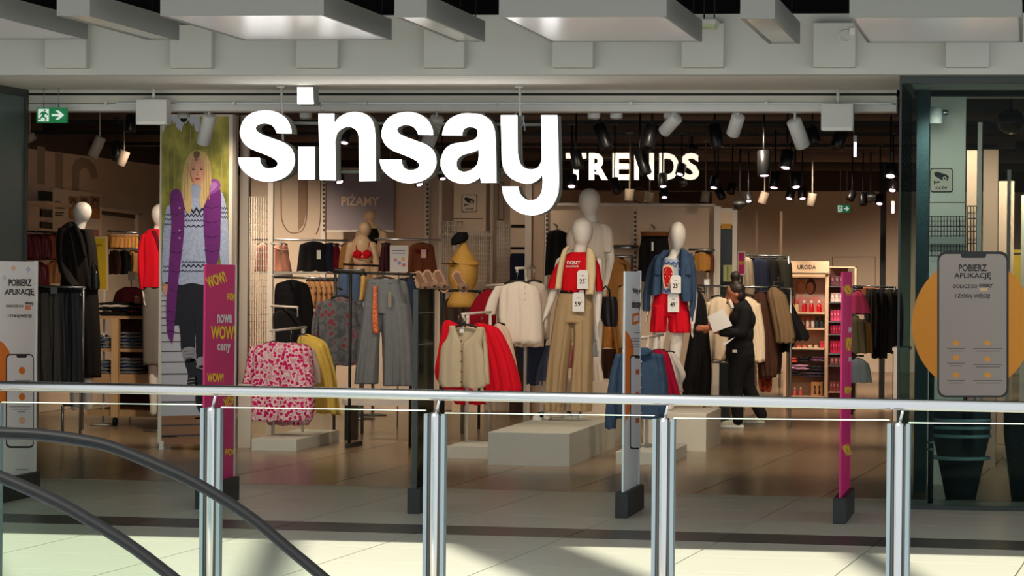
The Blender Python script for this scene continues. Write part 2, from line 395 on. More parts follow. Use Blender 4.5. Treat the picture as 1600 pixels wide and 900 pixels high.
# shop shell
BLKCEIL = mat('dark_shop_ceiling', (70, 60, 54), .9); 
struct(box('ceiling_shop', (-14, 6), (24.55, 62), (3.75, 3.9), BLKCEIL))
DUCT = mat('dark_duct', (112, 94, 84), .6, noise=.1)
for i in range(9):
    yy = 25.6+i*2.3; z0 = 3.28-.012*i
    struct(tube('ceiling_duct_%d' % (i+1), [(-12, yy, z0), (-.2 if i < 6 else 3, yy, z0)], .07+.03*(i % 3), DUCT if i % 2 else BLKCEIL, None, 12))
for i, y in enumerate((26.2, 28.5, 31, 33.6, 36.5)):
    struct(box('ceiling_track_%d' % (i+1), (-11, -.4), (y-.02, y+.02), (3.08, 3.12), BLACK))
struct(box('wall_left', (-11.2, -11.0), (24.6, 62), (0, 2.95), BEIGE)); struct(box('wall_left_top', (-11.2, -11.0), (24.6, 62), (2.95, 3.75), mat('brown_black_wall', (70, 58, 50), .9)))
struct(box('wall_right', (3.0, 3.2), (24.6, 62), (0, 3.75), BEIGE))
struct(box('wall_back', (-11, 3.0), (54, 54.2), (0, 3.03), BEIGE)); struct(box('wall_back_top', (-11, 3.0), (54, 54.2), (3.03, 3.75), MATS['brown_black_wall']))
struct(box('wall_front_left', (-14, -9.4), (24.3, 24.5), (0, 3.75), PALEPL)); struct(box('wall_front_top', (-14, 6), (24.45, 24.6), (3.0, 4.25), MATS['ceiling_black']))
struct(box('wall_side_left', (-14, -13.8), (15, 24.3), (0, 4.25), PLASTER)); struct(box('wall_side_right', (5.8, 6), (24.4, 62), (0, 4.25), PLASTER))
# skylight over the atrium: crossing frames throw the shadows on the paving
RZ = 9.0
ROOFM = mat('roof_frame', (150, 152, 150), .6)
struct(box('ceiling_atrium_edge', (-16, 8), (13.9, 15.6), (RZ, RZ+.3), ROOFM)); struct(box('wall_atrium_upper', (-16, 8), (15.55, 15.75), (5.2, RZ+.3), PLASTER))
for i in range(12):
    x = -15+i*1.75; w_ = (.14, .62, .14, .40)[i % 4]; D_ = -2.3 if i % 2 else -1.2; struct(hexa('trim_roof_bar_%d' % (i+1), [(x, 8, RZ), (x+w_, 8, RZ), (x+D_+w_, 13.9, RZ), (x+D_, 13.9, RZ)], [(x, 8, RZ+.2), (x+w_, 8, RZ+.2), (x+D_+w_, 13.9, RZ+.2), (x+D_, 13.9, RZ+.2)], ROOFM))
for i, y in enumerate((11.6, 12.45)): struct(box('trim_roof_cross_%d' % (i+1), (-18, 8), (y, y+.12), (RZ, RZ+.2), ROOFM))
# ---------------------------------------------------------------- railing
ra, rb = fl(-120, 600.5, 1.05), fl(1720, 638.5, 1.05); _d = (rb-ra).normalized(); ra, rb = ra-_d*1.4, rb+_d*1.6
RN = Vector((rb.y-ra.y, -(rb.x-ra.x), 0)).normalized()*-1
RP = (ra, RN)
rail = thing('railing', 'steel and glass balustrade railing across the foreground', 'railing', Vector(((ra.x+rb.x)/2, (ra.y+rb.y)/2, 0)))
hr = tube('handrail', [ra, rb], .0255, CHROME, rail, 20)
RGLASS = glass('railing_glass', (.93, .965, .95), 0, 0, .03); EDGE = mat('glass_edge', (205, 225, 205), .25, spec=.8)
posts = [(-358, 619), (-12, 628), (331, 636), (680.5, 645), (1038, 653), (1405, 660), (1790, 668), (2190, 676)]
dirx = (rb-ra).normalized()
for i, (u, v) in enumerate(posts):
    p = on(u, v, RP); b = Vector((p.x, p.y, 0))
    t = tube('post', [(p.x, p.y, -.2), (p.x, p.y, p.z-.02), (p.x, p.y, p.z)], [.026, .026, .024], CHROME, rail, 20)
    for s in (-1, 1):
        c = b+dirx*(s*.043); q = RN*.02; e = dirx*.009
        hexa('clamp', [c-e-q+Vector((0, 0, -.2)), c+e-q+Vector((0, 0, -.2)), c+e+q+Vector((0, 0, -.2)), c-e+q+Vector((0, 0, -.2))], [c-e-q+Vector((0, 0, p.z-.005)), c+e-q+Vector((0, 0, p.z-.005)), c+e+q+Vector((0, 0, p.z-.005)), c-e+q+Vector((0, 0, p.z-.005))], CLAMP, t)
        c = b+dirx*(s*.029); e = dirx*.006; q = RN*.012
        hexa('gasket', [c-e-q+Vector((0, 0, -.2)), c+e-q+Vector((0, 0, -.2)), c+e+q+Vector((0, 0, -.2)), c-e+q+Vector((0, 0, -.2))], [c-e-q+Vector((0, 0, p.z-.015)), c+e-q+Vector((0, 0, p.z-.015)), c+e+q+Vector((0, 0, p.z-.015)), c-e+q+Vector((0, 0, p.z-.015))], DARK, t)
    top = on(u+7, v-20, RP); top.z = 1.04
    tube('bracket', [Vector((p.x, p.y, p.z-.01)), top], .0075, CHROME, t, 8)
for i in range(len(posts)-1):
    (u0, v0), (u1, v1) = posts[i], posts[i+1]
    p0, p1 = on(u0+15, v0+1, RP), on(u1-15, v1-3, RP); q = RN*.006; lowz = -.15
    gl_ = hexa('glass_pane', [Vector((p0.x, p0.y, lowz))-q, Vector((p1.x, p1.y, lowz))-q, Vector((p1.x, p1.y, lowz))+q, Vector((p0.x, p0.y, lowz))+q], [p0-q, p1-q, p1+q, p0+q], RGLASS, rail)
    up = Vector((0, 0, .004)); q2 = q*1.1
    hexa('top_edge', [p0-q2, p1-q2, p1+q2, p0+q2], [p0-q2+up, p1-q2+up, p1+q2+up, p0+q2+up], EDGE, gl_)
# ---------------------------------------------------------------- escalator
RUB = mat('black_rubber', (17, 18, 20), .6, spec=.18)
esc = thing('escalator', 'escalator side with black rubber handrails curving down in the left foreground', 'escalator', (-4.5, 13.2, -1.5))
EG = glass('escalator_glass', (.91, .95, .93), 0, 0, .03)
for path, YE in (([(-900, 662), (-500, 663), (-160, 664), (-80, 668), (0, 674), (60, 677), (120, 684.5), (175, 696.5), (250, 727), (300, 750), (350, 779), (400, 813), (450, 855), (510, 905), (600, 985)], 13.7), ([(-900, 664), (-500, 666), (-280, 672), (-160, 690), (-80, 712), (0, 743), (50, 764), (100, 788), (150, 817), (200, 848), (250, 885), (300, 925), (360, 975)], 12.7)):
    P = [at(u, v, YE) for u, v in cr(path, 5)]
    hd = tube('handrail', P, .034, RUB, esc, 14, .62)
    tube('handrail_guide', [p+Vector((0, 0, -.024)) for p in P], .010, DARK, hd, 8)
    bot = Vector((0, 0, -.9)); n = len(P); off = Vector((0, .012, 0)); zlow = -1.2
    V = [p+Vector((0, 0, -.03)) for p in P]+[Vector((p.x, p.y, zlow)) for p in P]; V = V+[v+off for v in V]
    Fc = [(i, i+1, n+i+1, n+i) for i in range(n-1)]+[(2*n+i, 3*n+i, 3*n+i+1, 2*n+i+1) for i in range(n-1)]+[(i, 2*n+i, 2*n+i+1, i+1) for i in range(n-1)]
    mk('balustrade_glass', V, Fc, EG, esc)
    box('skirt_panel', (P[0].x, P[-1].x), (YE-.03, YE+.05), (-1.6, -1.2), STEEL, esc)
# ---------------------------------------------------------------- glass bays either side of the entrance
BG = glass('bay_glass', (.66, .75, .74), .07, 0, .02); SG = glass('side_glass', (.36, .48, .49), 0, 0, .02)
FRAME = mat('green_black_frame', (42, 50, 48), .4)
YG = 22.55; xg = at(1406, 400, YG).x
zt = at(1500, 130.5, YG).z; ztt = at(1500, 123, YG).z
struct(box('window_1', (xg, 2.5), (YG, YG+.014), (.03, zt), BG))
W1 = bpy.data.objects['window_1']
box('frame_top', (xg-.01, 2.5), (YG-.04, YG+.04), (zt, zf0-.001), FRAME, W1); box('frame_edge', (xg-.012, xg+.003), (YG-.008, YG+.02), (.0, zt), FRAME, W1)
box('frame_bottom', (xg, 2.5), (YG-.02, YG+.03), (0, .03), FRAME, W1)
struct(box('window_2', (xg, xg+.014), (YG+.05, 24.25), (.03, zt), SG)); W2 = bpy.data.objects['window_2']
box('frame_top', (xg-.015, xg+.03), (YG+.04, 24.3), (zt, zf0-.001), FRAME, W2); 
TEAL = mat('teal_black_panel', (52, 74, 78), .6, spec=.2)
px0, px1 = at(1431, 400, 24.3), at(1450, 400, 24.3)
struct(box('trim_bay_pillar', (px0.x, px1.x), (24.25, 24.6), (0, zf0), TEAL))
xl = at(38, 300, 24.2).x
struct(box('window_3', (xl-.02, xl-.006), (22.6, 24.2), (.03, zf0-.06), mat('teal_backed_glass', (66, 92, 92), .3, spec=.4))); W3 = bpy.data.objects['window_3']
box('frame_top', (xl-.03, xl+.004), (22.55, 24.28), (zf0-.06, zf0-.001), FRAME, W3); box('frame_edge', (xl-.03, xl+.004), (24.2, 24.28), (0, zf0-.06), FRAME, W3)
struct(box('trim_bay_pillar_left', (xl-.45, xl-.16), (24.2, 24.5), (0, zf0), TEAL))
struct(box('window_4', (-13, xl-.02), (22.55, 22.564), (.03, zf0-.04), BG))
# ================================================================ SHOP NAME, SIGNS AND LAMPS
LIT = mat('lit_letter_face', (255, 253, 250), .4, emit=3.6); RETURN = mat('letter_return', (150, 154, 147), .6, spec=.2)
YS = 23.6; DS = .19
def z1(pts): return [(360+x/4, 120+y/4) for x, y in pts]
def z2(pts): return [(620+x/4, 120+y/4) for x, y in pts]
S_OUT = [[(290, 352), (382, 354)], [(382, 354), (375, 310), (345, 258), (290, 222), (220, 210), (140, 225), (85, 268), (60, 340), (75, 400), (120, 445), (190, 475), (250, 500), (285, 522), (296, 545), (280, 565), (240, 574), (205, 563), (187, 535), (183, 507)], [(183, 507), (48, 507)], [(48, 507), (60, 560), (105, 610), (165, 643), (230, 655), (300, 645), (360, 612), (392, 565), (402, 515), (385, 455), (340, 415), (270, 388), (210, 366), (170, 345), (157, 320), (172, 300), (210, 291), (250, 298), (275, 320), (290, 352)]]
N_OUT = [[(550, 230), (648, 230)], [(648, 298), (670, 262), (715, 232), (770, 220), (830, 228), (875, 258), (897, 305), (905, 370)], [(908, 650), (806, 652)], [(803, 400), (797, 350), (770, 320), (735, 313), (700, 322), (668, 352), (655, 400)], [(658, 647), (560, 645)]]
A_OUT = [[(283, 365), (295, 315), (330, 265), (390, 235), (450, 228), (530, 238), (585, 275), (610, 330), (617, 400)], [(622, 662), (527, 662)], [(522, 628), (480, 655), (430, 668), (370, 660), (315, 630), (280, 575), (275, 520), (300, 455), (350, 420), (440, 405), (490, 388), (507, 355), (497, 325), (460, 313), (425, 322), (411, 345), (408, 367)]]
A_HOLE = [[(512, 455), (470, 472), (415, 487), (380, 515), (372, 550), (385, 582), (420, 594), (465, 582), (500, 550), (512, 505), (512, 455)]]
Y_OUT = [[(650, 240), (752, 240)], [(755, 480), (770, 540), (800, 570), (840, 580), (880, 568), (902, 530), (905, 480)], [(902, 240), (1003, 240)], [(1010, 480), (1012, 680), (1000, 750), (960, 820), (900, 855), (840, 865), (770, 850), (710, 810), (670, 750), (657, 686)], [(657, 686), (757, 686)], [(757, 686), (770, 730), (800, 762), (835, 772), (875, 762), (905, 720), (912, 660), (910, 612)], [(910, 612), (880, 645), (830, 667), (770, 660), (710, 630), (670, 580), (657, 520)]]
logo = thing('shop_sign', 'large lit white shop name reading sinsay above the entrance', 'sign', at(625, 285, YS))
def letter(loops):
    l3 = [[at(u, v, YS) for u, v in l] for l in loops]
    v, f = slabp([[p+Vector((0, .004, 0)) for p in l] for l in l3], Vector((0, DS, 0))); o = mk('letter', v, f, RETURN, logo)
    v, f = slabp(l3, Vector((0, .004, 0))); mk('lit_face', v, f, LIT, o)
letter([z1(segs(S_OUT))]); letter([z1([(425, 437), (525, 437), (525, 641), (425, 641)])]); letter([z1([(417, 65), (514, 65), (520, 172), (420, 172)])])
letter([z1(segs(N_OUT))]); letter([z1([(x+885, y+10) for x, y in segs(S_OUT)])])
letter([z2(segs(A_OUT)), z2(segs(A_HOLE))]); letter([z2(segs(Y_OUT))])
for v in (192.5, 268):
    a, b = at(384, v-.5, YS+DS+.03), at(866, v+2.5, YS+DS+.03); tube('support_rail', [a, b], .012, RETURN, logo, 8)
for u0, vt in ((440, 119), (812, 123)):
    a, b = at(u0, vt, YS+DS+.06), at(u0+3, 270, YS+DS+.06); a.z = zf0; tube('hanging_rod', [a, b], .011, WHITE, logo, 8)
    box('ceiling_plate', (a.x-.03, a.x+.03), (a.y-.03, a.y+.03), (zf0-.008, zf0), WHITE, logo)
tube('cable', [at(499, 160, YS+.1), at(503, 168, YS+.1), at(506, 177, YS+.1)], .008, STEEL, logo, 6)
for k, (a, b) in enumerate((((818, 180), (814, 200)), ((814, 180), (820, 204)), ((804, 180), (805, 174)))): tube('cable', [at(*a, YS+.1), at((a[0]+b[0])/2+2, (a[1]+b[1])/2, YS+.1), at(*b, YS+.1)], .005, mat('pale_cable', (150, 175, 180), .5), logo, 6)
# lettering over the wall at the back
tr = thing('lit_lettering', 'glowing cream lettering TRENDS hanging inside the shop', 'sign', at(985, 282, 33))
TL = mat('lit_cream_face', (255, 246, 222), .5, emit=1.0)
for ch, u0, u1 in (('T', 884, 915), ('R', 920, 949), ('E', 957, 983), ('N', 991, 1021), ('D', 1030, 1060), ('S', 1065, 1092)):
    text('letter', ch, (u0, 239, u1, 281), 33.0, TL, tr, .030, 0, .05)
tube('support_rail', [at(880, 246, 33.12), at(1094, 248, 33.12)], .01, BLACK, tr, 6)
for u in (900, 1075):
    a = at(u, 246, 33.12); tube('hanging_rod', [a, Vector((a.x, a.y, 3.75))], .006, BLACK, tr, 6)
# exit sign
GREEN = mat('exit_green', (20, 128, 74), .4, emit=.35); EXW = mat('exit_white', (235, 245, 238), .4, emit=.5)
def exit_sign(u0, v0, u1, v1, Y, label, hang):
    t = thing('exit_sign', label, 'exit sign', at((u0+u1)/2, v1, Y)); a, b = at(u0, v0, Y), at(u1, v1, Y)
    box('panel', (a.x, b.x), (Y, Y+.05), (b.z, a.z), GREEN, t); w = u1-u0; h = v1-v0
    X = lambda x: u0+w*x
    Z = lambda y: v0+h*y
    plate('doorway', rect(X(.06), Z(.1), X(.42), Z(.92)), Y, .002, EXW, t, lift=.003)
    plate('running_figure', [(X(x), Z(y)) for x, y in ((.2, .25), (.33, .3), (.42, .48), (.38, .52), (.3, .42), (.27, .58), (.36, .72), (.33, .9), (.29, .88), (.3, .74), (.2, .64), (.14, .82), (.06, .8), (.07, .74), (.12, .73), (.19, .5), (.2, .4), (.13, .5), (.1, .46))], Y, .001, GREEN, t, lift=.006)
    plate('running_figure_head', [(X(.29+.035*math.cos(i)), Z(.2+.065*math.sin(i))) for i in [k*.7 for k in range(9)]], Y, .001, GREEN, t, lift=.006)
    plate('arrow', [(X(x), Z(y)) for x, y in ((.52, .43), (.78, .43), (.64, .2), (.76, .2), (.94, .5), (.76, .8), (.64, .8), (.78, .57), (.52, .57))], Y, .002, EXW, t, lift=.003)
    for k in (.25, .75):
        p = at(X(k), v0, Y+.025); tube('hanging_rod', [p, Vector((p.x, p.y, hang))], .004, STEEL, t, 6)
exit_sign(57, 168, 103, 191.5, 24.0, 'green exit sign with running figure hanging at the left of the entrance', zf0)
exit_sign(1308, 320, 1328, 332, 44.0, 'small green exit sign far back near the rear wall', 3.75)
# square sensors hanging at the entrance
def sensor(u0, v0, u1, v1, label):
    Y = 24.1; a, b = at(u0, v0, Y), at(u1, v1, Y); t = thing('door_sensor', label, 'sensor', at((u0+u1)/2, v1, Y), 'square white boxes under the lintel')
    box('housing', (a.x, b.x), (Y, Y+.14), (b.z, a.z), WHITE, t, .006); box('lower_strip', (a.x+.01, b.x-.01), (Y-.004, Y+.01), (b.z, b.z+.025), mat('strip_white', (245, 244, 236), .3), t)  # lower strip is a plain near-white
    p = (a+b)/2; tube('stem', [(p.x, Y+.07, a.z), (p.x, Y+.07, zf0)], .012, WHITE, t, 8)
sensor(212, 155, 260, 194.5, 'square white box hanging right of the green exit sign'); sensor(1283, 162, 1333, 204, 'square white box hanging near the right glass bay')
# white cylinder spots on the lintel
LAMPF = mat('lamp_glow', (255, 215, 232), .4, emit=3.0); WARM = (1.0, .82, .62)
def cyl_spot(top, bot, r, Y, m, label, kind, glow=False, target=None, tilt=0, cat='spotlight', grp=None, mount=None, power=0):
    """a lamp can from its upper to its lower end, both traced on plane Y; tilt swings the lower end towards the viewer"""
    p0, p1 = at(*top, Y), at(*bot, Y-tilt); ax = (p1-p0); L = ax.length; ax.normalize()
    t = thing(kind, label, cat, p1, grp)
    prof = [(r*.9, 0), (r, .006), (r, L-.004), (r*.93, L), (r*.86, L), (r*.84, L-.012), (.001, L-.012)]
    lathe('lamp_can', prof, p0, m, t, 20, ax)
    if glow: lathe('lamp_lens', [(r*.62, L-.008), (r*.62, L-.002), (.001, L-.001)], p0, LAMPF, t, 16, ax)
    zt_ = mount or zl(174)
    q = p0+ax*min(.03, L*.3); tube('arm', [q, Vector((q.x, q.y+.0, q.z+.05)), Vector((q.x, q.y, max(zt_, q.z+.055)))], r*.16, m, t, 8)
    box('track_adapter', (q.x-.03, q.x+.03), (q.y-.015, q.y+.015), (max(zt_, q.z+.055)-.004, max(zt_, q.z+.055)+.012), m, t)
    if power:
        light('added_shop_spot', 'SPOT', p0+ax*(L+.01), power, WARM, p0+ax*(L+1) if target is None else target, .04, 78, .7)
    return t
CG = 'white cylinder spotlights along the lintel'
WL = [((328, 180), (317, 224), .055, 'beside the poster of the blonde woman'), ((684, 183), (668, 226), .055, 'behind the second letter s'), ((1058, 183), (1037, 206), .05, 'second from the right along the lintel, tilted left'), ((1154, 181), (1145, 210), .052, 'right of the lettering TRENDS'), ((1240, 188), (1255, 229), .058, 'left of the right square sensor, tilted right')]
for a, b, r, w in WL: cyl_spot(a, b, r, 24.45, WHITE, 'white cylinder spotlight '+w, 'track_spotlight', grp=CG, mount=zl(174)-.0, tilt=-.1)
for u, w in ((478, 'left of the letter n'), (748, 'above the letter a'), (928, 'right of the letter y'), (963, 'above the letter E'), (1047, 'above the letter D')):
    p = at(u, 176, 24.62); t = thing('downlight', 'short round white downlight under the lintel '+w, 'downlight', (p.x, p.y, p.z-.05), 'round downlights under the lintel')
    lathe('housing', [(.05, .06), (.05, -.03), (.046, -.045), (.02, -.048)], p, WHITE, t, 20); lathe('ring', [(.04, -.046), (.042, -.052), (.03, -.052)], p, STEEL, t, 20)
# dome camera and dark ceiling domes
p = at(287, 183, 24.75); t = thing('dome_camera', 'small white dome camera in front of the forest poster', 'camera', p)
lathe('base', [(.05, .03), (.05, 0), (.045, -.01)], p, WHITE, t, 20); tube('stem', [p+Vector((0, 0, .02)), Vector((p.x, p.y, 3.76))], .01, BLACK, t, 6); lathe('dome', [(.028, 0), (.028, -.02), (.02, -.035), (.004, -.042)], p, HANGBLK, t, 16)
for (u, v, Y, r, w) in ((1156, 319, 38, .075, 'above the white shelf wall end'), (1081, 233, 36, .07, 'beside the last letter of TRENDS'), (1066, 286, 38, .06, 'below the lettering TRENDS'), (1360, 308, 40, .085, 'left of the right glass bay'), (1580, 190, 30, .13, 'behind the right glass bay')):
    p = at(u, v, Y); t = thing('dome_camera', 'round black ceiling dome camera '+w, 'camera', p, 'black ceiling domes')
    v_, f_ = ellp(p, (r, r, r*.9)); mk('dome', v_, f_, mat('dome_black', (20, 19, 19), .12, spec=.7), t, True); lathe('collar', [(r*1.02, -.01), (r*1.04, .008), (r*1.0, .03)], p, DARK, t, 20)
    tube('stem', [p+Vector((0, 0, r*.8)), Vector((p.x, p.y, 3.76))], .012, BLACK, t, 6)
# black spotlights inside the shop
BG_ = 'black spotlights under the shop ceiling'
BL = [((935, 195), (949, 232), .055, 27.2, 0), ((1020, 196), (1012, 230), .058, 27.2, 0), ((1116, 195), (1121, 231), .056, 27.2, 0), ((899, 236), (904, 262), .05, 27.6, 0), ((998, 234), (1010, 272), .05, 27.6, 0),
      ((959, 279), (965, 302), .045, 31, 0), ((1316, 205), (1307, 232), .06, 28, 0), ((1268, 200), (1274, 224), .05, 28, 0), ((1193, 236), (1194, 275), .06, 29, 1), ((1231, 236), (1227, 263), .06, 28.5, 1), ((1212, 270), (1209, 294), .055, 32, 1),
      ((1242, 270), (1244, 293), .055, 31.5, 1), ((1237, 296), (1233, 311), .05, 35, 1), ((1253, 293), (1254, 311), .05, 35, 1), ((1117, 276), (1115, 294), .05, 33, 1), ((1392, 258), (1391, 276), .06, 29, 1), ((1396, 285), (1394, 298), .05, 33, 1), ((1375, 305), (1374, 319), .05, 36, 1),
      ((893, 274), (893, 292), .055, 31, 1), ((1035, 272), (1036, 292), .05, 33, 1), ((1038, 296), (1038, 309), .045, 37, 1), ((1066, 257), (1062, 273), .05, 33, 1), ((935, 256), (933, 271), .05, 33.6, 1), ((1169, 301), (1170, 315), .045, 38, 1),
      ((1120, 292), (1129, 310), .05, 36, 0), ((1145, 287), (1142, 302), .05, 36, 0), ((1333, 300), (1328, 312), .05, 38, 0), ((1348, 302), (1349, 320), .05, 38, 0), ((527, 266), (531, 285), .05, 30, 1), ((650, 270), (656, 289), .05, 31, 1), ((541, 205), (538, 224), .05, 29, 1), ((690, 262), (692, 280), .045, 32, 1), ((205, 180), (203, 206), .05, 29, 0), ((180, 222), (184, 250), .055, 30, 0)]
ORDW = ('first', 'second', 'third', 'fourth', 'fifth', 'sixth', 'seventh', 'eighth', 'ninth')
def zone(a): return 'near the letters of the shop name' if a[0] < 800 else 'by the lettering TRENDS' if a[0] < 1095 else 'over the coats and beauty shelf' if a[0] < 1300 else 'beside the right glass bay'
for (a, b, r, Y, g) in BL:
    peers = sorted(x[0][0] for x in BL if zone(x[0]) == zone(a) and x[4] == g)
    cyl_spot(a, b, r, Y, HANGBLK, ('lit ' if g else 'unlit ')+'black spotlight '+zone(a)+', '+ORDW[peers.index(a[0])]+' from the left', 'ceiling_spotlight', bool(g), grp=BG_, mount=3.08, tilt=.045)
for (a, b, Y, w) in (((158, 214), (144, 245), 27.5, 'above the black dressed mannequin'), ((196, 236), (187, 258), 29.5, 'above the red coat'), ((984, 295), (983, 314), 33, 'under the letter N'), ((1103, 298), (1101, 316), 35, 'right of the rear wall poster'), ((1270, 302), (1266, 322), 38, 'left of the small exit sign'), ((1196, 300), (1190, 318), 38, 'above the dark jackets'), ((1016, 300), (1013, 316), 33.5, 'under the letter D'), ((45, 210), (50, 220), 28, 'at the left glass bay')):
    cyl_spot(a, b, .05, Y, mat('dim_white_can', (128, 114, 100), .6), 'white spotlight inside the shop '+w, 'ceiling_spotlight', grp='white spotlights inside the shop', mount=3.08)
# hanging light bars
for (u, v0, v1, w) in ((1334, 222, 245, 'below the right square sensor'), (1393, 322, 333, 'beside the right glass bay')):
    Y = 30 if v0 < 300 else 40; t = thing('light_bar', 'thin bluish white light bar hanging '+w, 'light', at(u, v1, Y)); a, b = at(u, v0, Y), at(u+4, v1, Y)
    box('tube_light', (a.x, b.x), (Y, Y+.03), (b.z, a.z), mat('blue_white_glow', (225, 230, 255), .4, emit=2.0), t); box('cap', (a.x-.003, b.x+.003), (Y-.003, Y+.033), (a.z, a.z+.06), STEEL, t)
    tube('wire', [(a.x, Y, a.z+.05), (a.x, Y, 3.75)], .003, STEEL, t, 5)
# added shop spots under the ceiling, not all at a visible lamp, weighted by area
TG = [(-6.5, 28.5, .42), (-4.6, 27.5, .5), (-3.3, 27.6, .5), (-2.3, 30, .55), (-5.6, 31, .3), (-8.2, 30.5, 1.0), (-7.5, 34, .3), (-4.5, 33.5, .32), (-2.6, 34, .7), (-1.0, 33, .8), (-6, 36, .10), (-3.6, 38.5, .9), (-1.8, 40, 1.6), (-9, 36, 1.5), (-.6, 27.5, .7), (.2, 32, 1), (-.6, 45, 1.6), (-3, 46, 1.5), (-2.2, 51.5, 1.8), (-5, 51, 1.4), (-2.6, 38.8, .5)]
for i, (x, y, w) in enumerate(TG):
    light('added_shop_spot', 'SPOT', (x+(-.25, .3, .1)[i % 3], y-1.3, 3.0), SPOT_W*w, WARM, (x, y, .9), .05, 110, .8)
light('poster_lamp', 'SPOT', at(317, 226, 24.5)+Vector((0, .05, -.03)), 75, (1, .9, .76), at(305, 380, 27.9), .05, 95, .8)
# lamp can on the ceiling of the right bay
p = at(1462, 180, 24.4); t = thing('bay_spotlight', 'short white lamp can under the ceiling of the right glass bay', 'spotlight', p)
lathe('lamp_can', [(.045, .06), (.05, .05), (.05, -.06), (.045, -.065), (.02, -.06)], p, WHITE, t, 20); lathe('side_joint', [(.02, 0), (.022, .03), (.015, .05)], p+Vector((.045, 0, .02)), STEEL, t, 12, Vector((1, 0, 0)))
light('bay_lamp', 'SPOT', p+Vector((.05, -.6, -.05)), 45, (1, .93, .82), (p.x+.2, 25.2, 1.7), .05, 100, .8)
# ================================================================ ENTRANCE GATES (they stand across the entrance line, faces towards the right)
YEL = mat('print_yellow', (255, 224, 44), .5); MAG = mat('print_magenta', (216, 30, 118), .42); ORG_ = mat('print_orange', (235, 125, 30), .5); GREYP = mat('print_grey', (130, 132, 134), .6)
PALEBLUE = mat('print_pale_blue', (226, 237, 239), .5); PRW = mat('print_white', (236, 236, 232), .5)
def gate(u0, u1, vtop, Ynear, m, label, base_h=.17, base_w=.085, frame=WHITE, thick=.012, see=None):
    X = at(u0, 500, Ynear).x; pl = ('X', X); Yf = on(u1, 500, pl).y; zt_ = on(u0, vtop, pl).z
    t = thing('security_gate', label, 'security gate', (X-.02, (Ynear+Yf)/2, 0))
    box('panel', (X-thick, X), (Ynear, Yf), (base_h-.03, zt_), see or m, t)
    box('frame', (X-thick-.004, X+.004), (Yf, Yf+.03), (base_h-.03, zt_+.004), frame, t)
    box('base', (X-thick/2-base_w/2, X-thick/2+base_w/2), (Ynear-.05, Yf+.03), (0, base_h), DARK, t, .004)
    return t, pl
def dec(name, pts, pl, k, m, par, sm=0): return plate(name, pts, pl, .0006, m, par, k=sm, lift=.001+.0012*k)
# magenta gate, left
t, pl = gate(320.5, 367, 413, 21.2, MAG, 'magenta security gate printed with yellow WOW beside the forest poster', frame=PRW)
for s, b, r in (('WOW!', (322, 428, 353, 446), -.35), ('WOW!', (354, 458, 367.5, 470), .12), ('WOW!', (329, 509, 367.5, 530), 0), ('WOW!', (323, 583, 349, 597), .03), ('WOW', (349, 619, 367.5, 634), -.3), ('WOW', (350, 701, 367.5, 712), .1)):
    text('printed_word', s, b, pl, YEL, t, .035, .002, .001, r)
text('printed_word', 'nowe', (339, 491, 362, 505), pl, PRW, t, .03, .002); text('printed_word', 'ceny', (339, 537, 360, 552), pl, PRW, t, .03, .002)
# white app gate, far left
t, pl = gate(-5, 56, 408, 21.25, PRW, 'white security gate with app advert at the left frame edge', frame=PRW)
dec('printed_circle', [(-4, 530), (5, 536), (14, 548), (19, 566), (19, 600), (14, 620), (4, 634), (-4, 638)], pl, 0, ORG_, t)
dec('phone_outline', rrect(9, 553, 52.5, 700, 7), pl, 1, INK, t); dec('phone_screen', rrect(10.5, 555, 51.2, 697, 6), pl, 2, PRW, t); dec('phone_notch', rrect(25, 553, 41, 559, 2.5), pl, 3, INK, t)
text('printed_line', 'POBIERZ', (13, 436, 49, 447), pl, INK, t, .02); text('printed_line', 'APLIKACJĘ', (7, 451, 53, 463), pl, INK, t, .02)
text('printed_line', 'DOŁĄCZ DO', (9, 476, 36, 481), pl, INK, t, .02); text('printed_line', 'sinsay', (39, 471, 52, 477), pl, INK, t, .02); dec('printed_badge', rect(39, 477, 48, 484), pl, 0, mat('print_salmon', (226, 140, 100), .5), t)
text('printed_line', 'I ZYSKAJ WIĘCEJ!', (12, 491, 49, 497), pl, INK, t, .02)
for i, v in enumerate((579, 620, 657)): dec('printed_icon', [(33.5+5*math.cos(a), v+6*math.sin(a)) for a in [k*.7 for k in range(9)]], pl, 3, ORG_ if i < 2 else mat('print_peach', (236, 190, 160), .5), t)
for v, a, b in ((594, 22, 47), (635, 14, 47), (639, 18, 45), (643, 27, 39), (733, 24, 44)): dec('printed_rule', rect(a, v, b, v+1.2), pl, 3, GREYP, t)
for i, (u, v, c) in enumerate(((21, 419, 'print_peach'), (44, 421, 'print_lilac'), (7, 434, 'print_sky'))):
    dec('printed_fleck', [(u-4, v), (u, v-5), (u+4, v), (u, v+5)], pl, 0, mat(c, {'print_lilac': (200, 200, 230), 'print_sky': (205, 215, 225)}.get(c, (236, 210, 190)), .5), t)
